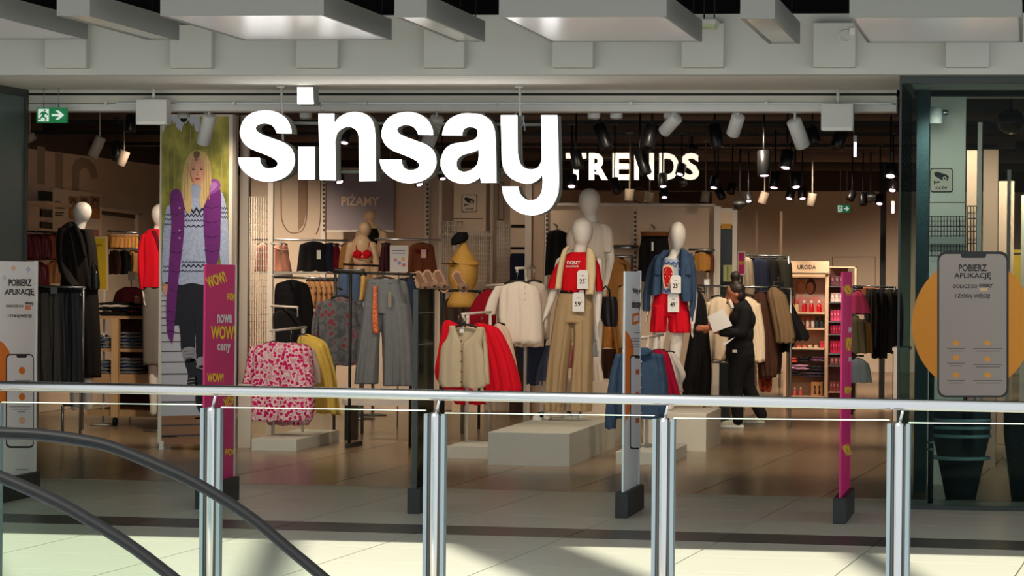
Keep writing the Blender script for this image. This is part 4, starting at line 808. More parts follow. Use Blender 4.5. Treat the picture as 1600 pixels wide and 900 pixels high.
cloth('jacket_sleeve', [(356, 92, 106), (380, 88, 106), (410, 90, 108), (435, 98, 118), (446, 108, 124)], Y-.07, .15, DRESS, dj, 2, .006, 2, 42, dy=[0, 0, 0, -.06, -.1]); cloth('jacket_sleeve', [(358, 126, 144), (385, 131, 150), (420, 134, 153), (455, 130, 153)], Y, .17, DRESS, dj, 2, .006, 2, 43)
cloth('lapel', [(350, 114, 120), (375, 122, 130), (400, 130, 134)], Y-.12, .05, BLK, dj, 1, 0, 3, 44)
cloth('coat_skirt', [(448, 96, 152), (490, 98, 155), (540, 100, 157), (590, 102, 158)], Y+.03, .30, DRESS, mD, 5, .014, 2.2, 45, nu=22)
t2_ = thing('shoulder_bag', 'black shoulder bag with thin handles at the dark mannequin elbow', 'handbag', at(148, 450, 29.2)); cloth('bag_body', [(424, 144, 154), (445, 142, 156), (452, 143, 155)], 29.2, .08, LEATH, t2_, 1, .003, 4, 47, nv=6)
tube('handle', [at(145, 426, 29.2), at(143, 414, 29.2), at(146, 409, 29.2), at(150, 414, 29.2), at(153, 426, 29.2)], .008, LEATH, t2_, 8)
# ---- mannequin in red coat behind the poster
Y = 31.2
mE = mannequin('mannequin in a bright red coat half hidden by the forest poster', Y, (251, 338), (248, 362), [[(226, 374), (222, 420), (227, 455, -.05)], [(276, 374), (280, 420), (280, 455)]], [[(240, 470), (240, 560), (240, 644)], [(260, 470), (260, 560), (260, 644)]], [(250, 385, 22, .10), (250, 420, 20, .10), (250, 455, 22, .11)], hr=(14, 18, 20), base=fl(250, 648))
cE = cloth('coat', [(358, 234, 266), (364, 226, 272), (380, 222, 276), (410, 224, 276), (440, 220, 280), (449, 219, 281)], Y, .28, REDB, mE, 4, .008, 2.2, 51, nu=22, top=.6)
cloth('coat_sleeve', [(366, 222, 234), (390, 216, 229), (420, 216, 229), (448, 218, 234), (451, 219, 233)], Y-.03, .15, REDB, cE, 2, .006, 2, 52); cloth('coat_sleeve', [(366, 268, 280), (400, 274, 286), (450, 275, 287)], Y-.03, .15, REDB, cE, 2, .006, 2, 53)
cloth('lapel', [(360, 237, 243), (375, 242, 250), (400, 250, 254)], Y-.12, .05, BURG, cE, 1, 0, 3, 54)
cloth('trousers', [(448, 222, 278), (500, 222, 278), (570, 223, 276)], Y, .26, mat('grey_wool', (118, 112, 106), .9, noise=.1), mE, 3, .012, 2.2, 55)
# ---- lingerie mannequins further back
Y = 34.5
mF = mannequin('beige mannequin in a red bra in front of the screen', Y, (570.5, 359), (566, 376), [[(548, 384), (543, 410), (541, 440)], [(582, 384), (588, 412), (586, 440)]], [], [(565, 388, 17, .09), (566, 405, 14, .085), (565, 430, 16, .09), (564, 448, 18, .10)], hr=(9.6, 11.5, 12.5), m=mat('mannequin_beige', (216, 182, 146), .45), base=Vector((at(565, 470, 34.5).x, 34.5, 0)))
tube('stand_pole', [at(565, 455, Y), Vector((at(565, 455, Y).x, Y, 0))], .018, STEEL, mF, 8); lathe('stand_foot', [(.16, 0), (.16, .012), (.03, .02)], Vector((at(565, 455, Y).x, Y, 0)), STEEL, mF, 20)
for u in (559, 573.5): v_, f_ = ellp(at(u, 397, Y-.075), (.052, .042, .045)); mk('bra_cup', v_, f_, RED, mF, True)
for u0, u1 in ((556, 557), (577, 574)): tube('bra_strap', [at(u0, 378, Y-.03), at((u0+u1)/2, 386, Y-.10), at(u1, 393, Y-.112)], .004, RED, mF, 6)
tube('bra_band', [at(551, 400, Y-.03), at(560, 403, Y-.115), at(572, 403, Y-.118), at(580, 398, Y-.05)], .008, RED, mF, 6)
Y = 35.4
mG = mannequin('beige mannequin in black lingerie behind the red bra', Y, (578, 338), (580, 358), [[(562, 366), (558, 392), (558, 420)], [(598, 366), (602, 392), (600, 420)]], [], [(581, 370, 16, .09), (582, 390, 14, .085), (583, 415, 16, .09), (584, 430, 17, .10)], hr=(9.6, 11.5, 11), m=MATS['mannequin_beige'], base=Vector((at(582, 450, 35.4).x, 35.4, 0)))
tube('stand_pole', [at(584, 440, Y), Vector((at(584, 440, Y).x, Y, 0))], .018, STEEL, mG, 8); lathe('stand_foot', [(.16, 0), (.16, .012), (.03, .02)], Vector((at(584, 440, Y).x, Y, 0)), STEEL, mG, 20)
cloth('lace_top', [(357, 576, 590), (366, 568, 594), (378, 568, 592), (386, 570, 588)], Y-.02, .23, BLK, mG, 3, .004, 2.2, 61); cloth('briefs', [(401, 574, 596), (408, 576, 596), (416, 586, 594)], Y, .22, BLK, mG, 1, 0, 2.2, 62)
# ---- straw hat bust
Y = 31.5; STRAW = mat('straw_yellow', (206, 158, 74), .7, noise=.15, ns=30)
t = thing('hat_display', 'yellow straw bust wearing a small black cap above the sandals', 'hat stand', at(722, 470, Y))
P = [(4, -2), (7, 6), (13, 14), (20, 26), (23, 40), (23, 55), (20, 66), (15, 74), (20, 82), (24, 92), (25, 100)]; k = sc(Y); c = at(724, 380, Y)
lathe('bust', [(r*k, -h*k) for r, h in P], c, STRAW, t, 24); v_, f_ = ellp(at(724, 412, Y-.02), (.165, .12, .05)); mk('hat_brim', v_, f_, STRAW, t, True)
cloth('cap', [(363, 715, 730), (370, 707, 732), (377, 705, 728), (383, 706, 712)], Y-.02, .2, BLK, t, 1, .003, 2, 63)
tube('tie_cord', [at(690, 411, Y-.1), at(708, 411, Y-.16), at(717, 413, Y-.16)], .006, BLK, t, 6); tube('tie_bow', [at(706, 407, Y-.17), at(712, 413, Y-.17), at(705, 416, Y-.17), at(709, 410, Y-.17)], .008, BLK, t, 6)
tube('stand_pole', [at(724, 478, Y), Vector((at(724, 478, Y).x, Y, 0))], .02, STEEL, t, 8)
# ---- the person walking through the shop
Y = 33.4; SKINP = mat('skin', (176, 108, 80), .55); k = sc(Y)
J = lambda u, v, dy=0.0: at(u, v, Y)+Vector((0, dy, 0))
pe = thing('person', 'person with a dark hair bun in black clothes reading a white sheet while walking', 'person', fl(1160, 672))
Rh = Matrix.Rotation(-.35, 3, 'Y')
P = [ellp(J(1149, 458), (13*k, 11*k, 15.5*k), Rh, 20, 14, .10), conep(J(1152, 466), 7*k, J(1156, 478), 8*k), ellp(J(1141, 467), (5*k, 7*k, 6*k)), conep(J(1136.5, 461), 1.6*k, J(1134, 465), 2.2*k, 8, 3), conep(J(1137.5, 473), 3.2*k, J(1140, 473), 3.5*k, 8, 3), ellp(J(1152, 461, -.075), (2.4*k, 1.6*k, 4*k)),
     ellp(J(1158, 498), (19*k, .13, 22*k)), ellp(J(1159, 520), (18*k, .13, 22*k)), ellp(J(1158, 545), (19*k, .13, 20*k)),
     conep(J(1165, 486, -.13), .06, J(1160, 520, -.17), .05), conep(J(1160, 520, -.17), .045, J(1126, 518, -.24), .028), conep(J(1160, 486, .13), .06, J(1140, 516, .15), .048), conep(J(1140, 516, .15), .042, J(1110, 513, .06), .026),
     conep(J(1156, 550, -.06), .10, J(1150, 600, -.06), .07), conep(J(1150, 600, -.06), .065, J(1155, 655, -.06), .036), conep(J(1162, 550, .06), .10, J(1166, 602, .06), .07), conep(J(1166, 602, .06), .065, J(1190, 648, .08), .036)]
P += hand(J(1126, 518, -.24), J(1119, 512, -.26)-J(1126, 518, -.24), (0, 0, 1), .16); P += hand(J(1110, 513, .06), Vector((-1, -.2, 0)), (0, 0, 1), .17)
body('body', P, SKINP, pe, .010, 3)
HAIRD = mat('dark_hair', (36, 25, 21), .5, noise=.3, ns=40)
body('hair', [ellp(J(1151, 453), (13.6*k, 12*k, 13*k), Rh, 18, 12), ellp(J(1157, 462), (8*k, 11*k, 12*k)), conep(J(1149, 444), 6*k, J(1149, 438), 6*k), ellp(J(1149, 432, .01), (8*k, 8*k, 8.5*k))], HAIRD, pe, .010, 2)
for dv in (0,): v_, f_ = ellp(J(1139, 459, -.055), (.006, .008, .006), None, 8, 6); mk('eye', v_, f_, INK, pe, True)
BLKJ = FAB('black_jacket_cloth', (27, 27, 29)); 
body('jacket', [ellp(J(1160, 484), (15*k, .14, 14*k)), ellp(J(1160, 500), (21*k, .17, 22*k)), ellp(J(1158, 522), (20*k, .17, 24*k)), ellp(J(1156, 542), (22*k, .17, 22*k)), ellp(J(1156, 552), (23*k, .17, 18*k)), conep(J(1167, 486, -.13), .075, J(1161, 520, -.175), .065), conep(J(1161, 520, -.175), .06, J(1132, 519, -.235), .045), conep(J(1160, 486, .13), .075, J(1140, 516, .15), .06), conep(J(1140, 516, .15), .055, J(1120, 514, .09), .042), conep(J(1148, 476), .035, J(1162, 474), .05)], BLKJ, pe, .012, 4)
body('trousers', [ellp(J(1158, 560), (20*k, .155, 22*k)), conep(J(1156, 556, -.06), .115, J(1150, 600, -.06), .085), conep(J(1150, 600, -.06), .08, J(1154, 656, -.06), .058), conep(J(1162, 556, .06), .115, J(1166, 602, .06), .085), conep(J(1166, 602, .06), .08, J(1189, 648, .08), .06)], BLK, pe, .012, 4)
cloth('shirt_collar', [(468, 1136, 1142), (476, 1138, 1146), (482, 1142, 1147)], Y-.06, .1, WHT, pe, 1, 0, 2, 71, nv=6)
box('pocket_label', (J(1147, 548).x, J(1154, 548).x), (Y-.178, Y-.17), (J(1147, 550).z, J(1147, 546).z), WHITEBOARD, pe)
sneaker(1159, 668, 0, (-1, -.25), .05, 'pale sneaker of the walking person, front foot', 'shoes of the walking person', .27, mat('pale_shoe', (206, 196, 184), .6)); sneaker(1192, 661, 0.0, (-.75, -.45), .05, 'pale sneaker of the walking person, rear foot', 'shoes of the walking person', .25, MATS['pale_shoe'])
sh = tag(hexa('paper_sheet', [J(1110, 494, -.30), J(1134, 482, -.27), J(1148, 508, -.27), J(1119, 519, -.30)], [p+Vector((0, .004, 0)) for p in (J(1110, 494, -.30), J(1134, 482, -.27), J(1148, 508, -.27), J(1119, 519, -.30))], WHITEBOARD), 'white paper sheet held up in the hand of the walking person', 'paper')
tag(hexa('folded_paper', [J(1133, 535, -.25), J(1152, 526, -.25), J(1140, 536, -.25), J(1134, 539, -.25)], [p+Vector((0, .006, 0)) for p in (J(1133, 535, -.25), J(1152, 526, -.25), J(1140, 536, -.25), J(1134, 539, -.25))], WHITEBOARD), 'folded white paper under the elbow of the walking person', 'paper')
for mm, u, Ym in ((mD, 126, 29.4), (mE, 250, 31.2)):
    p = at(u, 630, Ym); tube('stand_pole', [Vector((p.x, Ym, at(u, 560, Ym).z)), Vector((p.x, Ym, 0))], .015, STEEL, mm, 8); lathe('stand_foot', [(.17, 0), (.17, .012), (.03, .02)], Vector((p.x, Ym, 0)), STEEL, mm, 20)
# ================================================================ RACKS AND CLOTHES
def hanger(u, v, Y, w, par, m=HANGBLK, hook=7):
    """clothes hanger: bar of half width w px, hook rising hook px"""
    o = tube('hanger', [at(u-w, v+w*.28, Y), at(u-w*.5, v+w*.08, Y), at(u, v, Y), at(u+w*.5, v+w*.08, Y), at(u+w, v+w*.28, Y)], .011, m, par, 6)
    tube('hook', [at(u, v, Y), at(u, v-hook*.5, Y), at(u+1.6, v-hook*.8, Y), at(u+.4, v-hook, Y), at(u-1.2, v-hook*.85, Y)], .003, STEEL, o, 5)
def garment(name, label, cat, Y, rows, m, T=.12, sleeves=(), hang=None, nf=4, amp=.010, group=None, seed=0, prof=2.4, nu=16, extra=None, hm=None):
    t = thing(name, label, cat, at(sum(r[1]+r[2] for r in rows)/2/len(rows), rows[-1][0], Y), group)
    o = cloth('fabric', rows, Y, T, m, t, nf*.78, amp*1.2, prof, seed, nu+6, 18, .6, None, True, 4.0 if hang else 0.0, .8)
    for i, s in enumerate(sleeves): cloth('sleeve', s, Y-.005, T*.75, m, t, 2, amp*.8, 2.0, seed+50+i, 10, 12, 1.0, None, True, 0.0, .8)
    if hang: hanger(*hang[:2], Y, hang[2], t, hm or HANGBLK, hang[3] if len(hang) > 3 else 7)
    return t
def buttons(t, u, vs, Y, m, r=.006, du=0):
    for i, v in enumerate(vs): v_, f_ = ellp(at(u+du*i, v, Y), (r, r*.6, r), None, 8, 6); mk('button', v_, f_, m, t, True)
FLORAL = pattern('pink_floral_print', 'voronoi', [(196, 24, 92), (214, 60, 128), (232, 205, 208), (206, 150, 162)], 28, [0, .36, .48, .70])
FLORALG = pattern('grey_floral_print', 'voronoi', [(140, 40, 56), (112, 70, 76), (98, 100, 104), (80, 84, 90)], 15, [0, .2, .36, .62])
YELC = FAB('yellow_knit', (232, 198, 96)); LINEN = FAB('linen_beige', (196, 182, 154), .9, .06); PINKC = FAB('dusty_pink_cloth', (196, 138, 120)); RUST = FAB('rust_cloth', (112, 62, 40)); SCARF = pattern('orange_print', 'noise', [(186, 78, 44), (226, 138, 92)], 60, [.35, .65]); GOLDT = FAB('gold_tan_cloth', (186, 132, 66)); LDEN = mat('mid_denim', (76, 96, 126), .9, noise=.25, ns=18); DKDEN = mat('dark_denim', (38, 48, 72), .9, noise=.2, ns=18)
PALERAIL = mat('rail_white', (216, 206, 194), .45)
def rack(name, label, rails, posts_, feet=(), m=PALERAIL, r=.012):
    """clothes rack: rails [(a, b, Y0, Y1)] in picture directions, posts [(u, v, Y)] down to the floor"""
    a, b, y0, y1 = rails[0]; base = at((a[0]+b[0])/2, a[1], (y0+y1)/2); t = thing(name, label, 'clothes rack', (base.x, base.y, 0))
    for a, b, y0, y1 in rails: tube('rail', [at(*a, y0), at(*b, y1)], r, m, t, 8)
    for u, v, y, *zz in posts_: p = at(u, v, y); tube('post', [p, Vector((p.x, y, zz[0] if zz else 0))], r*1.25, m, t, 8)
    for u0, u1, y0, y1, h in feet: p = at(u0, 600, y0); q = at(u1, 600, y0); box('foot', (p.x, q.x), (y0, y1), (0, h), m, t)
    return t
# --- low stand with floral blouses
low_base(393, 463, 705.5, 686, 28.1, 29.9, 'low white plinth under the pink floral blouses')
HP = at(427, 690, 28.12).z
rack('display_rack', 'white T shaped clothes rack carrying the pink floral blouses', [((423, 517), (478, 511), 28.75, 29.5)], [(427.5, 516, 28.8, at(427, 690, 28.12).z-.01), (474, 512, 29.45, at(427, 690, 28.12).z-.01)])
FG = 'pink floral blouses on the low rack'
f1 = garment('hanging_blouse', 'pink and white floral blouse hanging in front on the low rack', 'blouse', 28.6, [(534, 414, 446), (540, 394, 474), (560, 389, 481), (600, 386, 485), (640, 383, 487), (658, 385, 484)], FLORAL, .16, [[(541, 391, 402), (580, 382, 396), (620, 376, 392), (655, 377, 392), (661, 381, 391)], [(541, 470, 480), (580, 476, 488), (620, 478, 490), (656, 476, 488)]], (428, 534, 16, 20), 5, .016, FG, 1, nu=22)
buttons(f1, 433, (560, 580, 600, 622, 645), 28.5, FLORAL)
garment('hanging_blouse', 'second pink floral blouse showing behind the front one', 'blouse', 28.9, [(535, 440, 470), (541, 420, 486), (570, 415, 490), (640, 412, 492), (664, 418, 482)], FLORAL, .14, [], (454, 535, 15, 20), 5, .014, FG, 2)
garment('hanging_blouse', 'pale pink short sleeved top between the floral and yellow ones', 'top', 29.1, [(538, 462, 478), (545, 458, 488), (570, 458, 492), (595, 460, 494), (640, 462, 492)], FAB('pale_rose_cloth', (206, 184, 172)), .12, [[(546, 482, 492), (575, 486, 500), (600, 488, 502)]], (470, 538, 12, 22), 3, .01, None, 3)
yg = 'yellow cardigans on the low rack'
for i, (dx, w) in enumerate(((0, 'front of the two'), (5, 'rear of the two'))): garment('hanging_cardigan', 'soft yellow cardigan on the low rack, '+w, 'cardigan', 29.3+.12*i, [(524-i*2, 466+dx, 484+dx), (535-i*2, 464+dx, 504+dx), (560, 470+dx, 514+dx), (600, 484+dx, 521+dx), (646, 494+dx, 527+dx)], YELC, .10, [[(537, 494+dx, 506+dx), (580, 508+dx, 519+dx), (620, 514+dx, 524+dx), (648, 518+dx, 528+dx)]], (472+dx, 524-i*2, 9, 10), 3, .012, yg, 5+i)
# --- upper arms on the white posts
def strut(name, u0, v0, u1, v1, Y, label): 
    t = thing(name, label, 'post', Vector((at((u0+u1)/2, v0, Y).x, Y, 0))); a = at(u0, v0, Y); b = at(u1, v0, Y)
    box('upright', (a.x, b.x), (Y, Y+.05), (max(0, at(u0, v1, Y).z), a.z), PALERAIL, t); return t
p1_ = strut('display_upright', 419, 285, 427, 720, 30.2, 'pale vertical display upright beside the wire grid')
a = at(424, 430, 30.2); tube('arm', [a, at(456, 430, 30.6)], .012, PALERAIL, p1_, 8)
for v, u1 in ((478, 465), (380, 440)): a, b = at(424, v, 30.15), at(u1, v+2, 29.6); tube('arm', [a, b, b+Vector((0, 0, -.09))], .012, PALERAIL, p1_, 8)
strut('display_upright', 361, 180, 371, 720, 28.6, 'pale tall upright right of the forest poster'); strut('display_upright', 376, 180, 389, 720, 29.0, 'broad pale upright left of the wire grid')
strut('display_upright', 372.5, 600, 392, 720, 28.45, 'low white side panel behind the left magenta gate')
def grid(label, u0, v0, u1, v1, Y, nu, nv, m=PALERAIL, r=.004):
    t = thing('wire_grid', label, 'wire grid', at((u0+u1)/2, v1, Y))
    for i in range(nu+1): u = u0+(u1-u0)*i/nu; tube('wire', [at(u, v0, Y), at(u, v1, Y)], r, m, t, 4)
    for u in (u0, u1): p = at(u, v1, Y); tube('leg', [p, Vector((p.x, p.y, 0))], r*1.6, m, t, 6)
    for j in range(nv+1): v = v0+(v1-v0)*j/nv; tube('cross_wire', [at(u0, v, Y+.008), at(u1, v, Y+.008)], r, m, t, 4)
    return t
grid('white wire grid panel beside the forest poster', 390, 308, 419, 545, 30.25, 8, 22)
garment('hanging_coat', 'long black coat hanging behind the white arms', 'coat', 30.6, [(438, 440, 470), (445, 430, 482), (480, 428, 490), (520, 428, 492), (560, 430, 490)], BLK, .2, [], (456, 438, 14, 8), 4, .015, None, 8)
garment('hanging_coat', 'black jacket at the end of the upper white arm', 'jacket', 30.0, [(484, 432, 450), (490, 427, 466), (520, 427, 478), (552, 428, 478)], BLK, .14, [], (446, 486, 8, 6), 3, .012, None, 9)
# --- grey floral sweater and grey jeans on a rack
rack('clothes_rack', 'steel clothes rail carrying the grey jeans', [((520, 425), (650, 429), 29.0, 29.0), ((530, 451), (534, 452), 29.0, 30.2), ((600, 427), (600, 427.5), 29.0, 28.45), ((568, 425.5), (568, 426), 29.0, 28.9)], [(548, 426, 29.0), (643, 429, 29.0)], [(540, 546, 28.7, 29.3, .04), (646, 652, 28.7, 29.3, .04)], DARK)
garment('hanging_sweater', 'grey sweater with dark red floral print left of the grey jeans', 'sweater', 30.1, [(464, 518, 546), (470, 500, 560), (490, 494, 566), (530, 496, 568), (560, 500, 566), (571, 503, 562)], FLORALG, .16, [[(471, 496, 508), (500, 488, 502), (530, 487, 500), (556, 492, 505)], [(471, 555, 566), (510, 558, 570), (555, 558, 570)]], (532, 462, 15, 10), 4, .012, None, 10)
garment('hanging_trousers', 'mustard folded trousers seen edge on beside the grey jeans', 'trousers', 28.95, [(430, 564, 573), (450, 563, 572), (470, 561, 568)], FAB('mustard_cloth', (206, 160, 92)), .1, [], (568, 429, 5, 5), 1, .004, None, 11)
j = thing('hanging_jeans', 'wide grey jeans with an orange print scarf as belt', 'jeans', at(600, 604, 28.5)); Yj = 28.5
jb = body('denim', [clothp([(437, 574, 624), (444, 573, 626), (460, 570, 630), (490, 566, 638)], Yj, .15, 4, .006, 2.4, 12, nu=20), clothp([(476, 568, 597), (520, 562, 594), (560, 557, 592), (600, 553, 591)], Yj, .15, 3, .02, 2.4, 13, nu=18), clothp([(476, 594, 637), (520, 596, 642), (560, 597, 646), (603, 597, 651)], Yj, .15, 4, .02, 2.4, 14, nu=20)], DENIMG, j, .008, 2)
cloth('scarf_belt', [(447, 583, 589), (470, 582, 590), (500, 581, 591), (521, 583, 592)], Yj-.09, .03, SCARF, j, 2, .006, 3, 15, nu=8); cloth('waistband', [(436, 574, 625), (443, 573, 626)], Yj, .15, DENIMG, j, 2, .002, 2.4, 16, nv=4)
price = plate('paper_tag', rect(606, 456, 611.5, 480), Yj-.10, .003, mat('kraft_card', (134, 126, 112), .8), j); hanger(600, 433, Yj, 22, j, HANGBLK, 6)
garment('hanging_jeans', 'second grey jeans partly behind the belted pair', 'jeans', 28.75, [(438, 620, 636), (470, 622, 641), (540, 632, 648), (600, 640, 653)], DENIMG, .12, [], (628, 436, 8, 6), 2, .01, None, 17)
garment('hanging_jeans', 'dark blue jeans at the right end of the jeans rail', 'jeans', 29.0, [(436, 632, 648), (470, 634, 655), (520, 640, 660), (582, 646, 662)], DKDEN, .12, [], (640, 434, 8, 6), 2, .01, None, 18)
for i, (u0, u1, w) in enumerate(((528, 546, 'left of the mustard trousers'), (545, 563, 'right next to the mustard trousers'))): garment('hanging_jeans', 'blue jeans on the rear rail '+w, 'jeans', 31.2, [(427, u0, u1), (445, u0-1, u1+1), (475, u0-2, u1+2)], LDEN, .1, [], ((u0+u1)/2, 426, 8, 5), 2, .006, 'blue jeans on the rear rail', 19+i)
rack('clothes_rack', 'rear steel rail with blue jeans left of the mustard trousers', [((522, 421), (570, 422), 31.2, 31.2)], [(524, 421, 31.2), (568, 422, 31.2)], [], STEEL)
# shelf panel below the jeans rail
t = thing('display_shelf', 'pale low shelf board on dark feet below the grey jeans', 'shelf', Vector((at(595, 640, 30).x, 30.3, 0))); box('board', (at(534, 640, 30).x, at(655, 640, 30).x), (30.0, 30.6), (at(600, 634, 30).z, at(600, 625, 30).z), CREAMW, t)
for u in (540, 648): p = at(u, 640, 30); box('foot', (p.x-.02, p.x+.02), (30.05, 30.5), (0, at(600, 634, 30).z), DARK, t)
for u in (538, 645): pass
# --- sandals on a small rack
sr = rack('sandal_rack', 'dark rail holding the row of beige sandals', [((648, 452), (748, 455), 29.55, 29.55)], [(690, 452, 29.55)], [], DARK)
SAND = mat('sandal_beige', (186, 150, 122), .7); FUR = mat('sandal_fluff', (150, 118, 98), .95, noise=.3, ns=60, bump=.6)
for i, (u, v) in enumerate(((650, 424), (664, 422), (680, 422), (710, 424))):
    t = thing('sandal', 'beige slip-on sandal on the dark rail, '+('first', 'second', 'third', 'fourth')[i]+' from the left', 'sandal', at(u+10, 455, 29.6), 'beige sandals')
    d0 = at(u, v, 29.55); d1 = at(u+14, v+28, 29.45)
    ax = (d1-d0).normalized(); s = Vector((ax.z, 0, -ax.x)); s = -s if s.x < 0 else s; L_ = (d1-d0).length; n_ = ax.cross(s)
    out = cr([(0, 0), (.03, .035), (.12, .032), (.2, .042), (.25, .02), (.25, -.02), (.2, -.042), (.12, -.03), (.03, -.035)], 3, True); kx = L_*1.25/.26
    l0 = [d0+ax*(x*kx)+s*(y*1.25) for x, y in out]; hexa('sole', l0, [p+Vector((0, .03, 0)) for p in l0], SAND, t); l1 = [d0+ax*(.02+x*kx*.86)+s*(y*.95)-Vector((0, .003, 0)) for x, y in out]; hexa('insole', l1, [p+Vector((0, .004, 0)) for p in l1], mat('insole_brown', (132, 98, 76), .8), t)
    v_, f_ = ellp(d0+ax*(.19*kx)-Vector((0, .02, 0))+s*.01, (.055, .045, .04)); mk('strap', v_, f_, FUR, t, True)
    v_, f_ = ellp(d0+ax*(.20*kx)-Vector((0, .05, 0))+s*.02, (.016, .012, .014)); mk('trim_bow', v_, f_, HANGBLK, t, True)
# --- centre rack: waistcoat, red dresses, white blouses
low_base(698, 770, 717, 697, 27.45, 28.4, 'low white plinth under the cream waistcoat rack')
rack('display_rack', 'white T shaped clothes rack carrying the cream waistcoat and red dresses', [((722, 491), (770, 487), 27.7, 28.6), ((722, 490), (727, 502), 27.95, 27.95)], [(731, 490, 28.05, .10), (766, 488, 28.55, .0)])
w = thing('hanging_waistcoat', 'cream linen waistcoat with buttons on the centre rack', 'waistcoat', at(725, 606, 27.75)); Yw = 27.75
cloth('front_half', [(509, 702, 711), (519, 701, 714), (530, 697, 718), (541, 690, 721.5), (560, 687, 722), (580, 686, 722), (598, 685, 722), (605, 690, 722)], Yw, .09, LINEN, w, 2, .007, 3, 30, nu=14, nv=24); cloth('front_half', [(511, 745, 756), (521, 740, 756), (531, 730, 755), (541, 721, 753), (560, 721, 757), (580, 721, 758), (600, 721, 760), (606, 724, 756)], Yw+.004, .09, LINEN, w, 2, .007, 3, 31, nu=14, nv=24); cloth('back_half', [(511, 706, 752), (530, 704, 754), (560, 700, 756)], Yw+.07, .03, LINEN, w, 2, .003, 3, 33, nv=8)
cloth('side_panel', [(512, 752, 757), (530, 754, 760), (560, 755, 763), (600, 756, 765)], Yw+.05, .08, LINEN, w, 2, .006, 2.4, 32, nu=8); buttons(w, 721, (533, 549, 565, 581, 597), Yw-.062, mat('button_brown', (96, 78, 58), .5), .008)
hanger(728, 507, Yw+.02, 20, w, HANGBLK, 12); plate('neck_label', rect(718, 514, 725, 520), Yw+.03, .002, WHITEBOARD, w)
RG = 'red dresses on the centre rack'
garment('hanging_dress', 'bright red dress behind the cream waistcoat', 'dress', 28.05, [(504, 740, 762), (512, 738, 780), (540, 745, 795), (570, 752, 806), (600, 756, 814), (611, 758, 815)], REDB, .16, [], (752, 505, 12, 10), 5, .016, RG, 33, nu=20)
garment('hanging_dress', 'red dress showing at the left edge of the cream waistcoat', 'dress', 28.15, [(500, 693, 708), (510, 690, 720), (550, 684, 722), (590, 680, 724), (632, 712, 762)], REDB, .14, [], (716, 503, 12, 10), 4, .014, RG, 34)
garment('hanging_skirt', 'dark red layered hem below the bright red dress', 'skirt', 28.25, [(565, 745, 800), (590, 752, 812), (612, 756, 816)], FAB('deep_red_cloth', (132, 10, 34)), .14, [], None, 6, .02, RG, 35)
garment('hanging_dress', 'burgundy red dress on the rear centre rack beside the white blouses', 'dress', 29.2, [(452, 756, 772), (462, 745, 778), (485, 733, 776), (520, 724, 774), (560, 722, 770)], FAB('crimson_cloth', (142, 14, 32)), .16, [], (764, 452, 10, 6), 4, .014, None, 36)
garment('hanging_blouse', 'pale pink long top right of the bright red dress', 'top', 28.5, [(505, 772, 786), (515, 774, 795), (550, 785, 804), (600, 792, 812)], FAB('blush_cloth', (226, 196, 178)), .12, [], (780, 505, 9, 8), 3, .01, None, 37)
rack('display_rack', 'white T shaped clothes rack carrying the white blouses', [((806, 419), (836, 418), 28.6, 29.2), ((760, 446), (822, 443), 29.2, 29.05), ((808, 419), (808, 426), 28.9, 28.9), ((834, 418), (834, 426), 29.2, 29.2)], [(822, 419, 29.05, .0)], [])
WG = 'white blouses on the centre rack'
b1 = garment('hanging_blouse', 'front white cotton blouse beside the red topped mannequin', 'blouse', 28.6, [(440, 797, 826), (447, 783, 840), (470, 779, 845), (500, 778, 847), (537, 777, 848)], WHT, .14, [[(447, 774, 788), (465, 764, 780), (486, 757, 775), (492, 760, 774)]], (808, 438, 20, 14), 5, .012, WG, 38, nu=22)
garment('hanging_blouse', 'second white blouse with short sleeve right of the front one', 'blouse', 29.2, [(440, 822, 848), (448, 815, 856), (480, 816, 858), (505, 820, 859), (530, 822, 858)], WHT, .12, [[(449, 838, 854), (470, 840, 862), (492, 836, 860), (497, 838, 858)]], (835, 438, 12, 14), 5, .012, WG, 39)
garment('hanging_blouse', 'cream blouse with uneven hem below the white ones', 'blouse', 29.05, [(500, 790, 850), (530, 800, 850), (542, 803, 850)], CREAMC, .12, [], None, 4, .012, WG, 40); buttons(b1, 820, (448, 458, 468), 28.52, LINEN)
garment('hanging_jeans', 'dark jeans below the white blouses', 'jeans', 29.4, [(525, 806, 855), (550, 808, 850), (580, 815, 838), (600, 818, 830)], DKDEN, .12, [], None, 3, .01, None, 41); garment('hanging_jeans', 'blue washed jeans left of the beige trousers', 'jeans', 29.5, [(540, 838, 862), (570, 830, 858), (602, 828, 852)], mat('washed_denim', (86, 96, 128), .9, noise=.35, ns=10), .12, [], None, 3, .01, None, 42)
garment('hanging_jacket', 'small pink garment between the trouser legs', 'top', 30.9, [(540, 884, 898), (560, 884, 897), (575, 885, 896)], FAB('pink_cloth', (214, 120, 124)), .1, [], None, 2, .006, None, 43)
# --- right of the platform
rack('display_rack', 'white T shaped clothes rack carrying the denim jacket', [((1002, 528), (1036, 523), 27.7, 28.3)], [(1012, 527, 27.85, .10), (1030, 524, 28.2, .10)])
dj2 = garment('hanging_jacket', 'blue denim jacket hanging behind the white and orange gate', 'jacket', 27.75, [(546, 985, 1016), (552, 968, 1028), (570, 962, 1038), (600, 960, 1042), (640, 960, 1042), (654, 962, 1040)], DENIM, .2, [[(553, 962, 976), (580, 954, 970), (620, 948, 966), (660, 945, 963), (670, 946, 962)], [(553, 1024, 1036), (600, 1030, 1044), (650, 1030, 1043)]], (1000, 545, 16, 16), 4, .012, None, 44, nu=20)
cloth('collar', [(543, 990, 1012), (549, 984, 1020), (555, 988, 1014)], 27.64, .05, DENIM, dj2, 1, 0, 3, 45, nv=6); buttons(dj2, 1002, (565, 585, 605, 625, 645), 27.63, STEEL, .008)
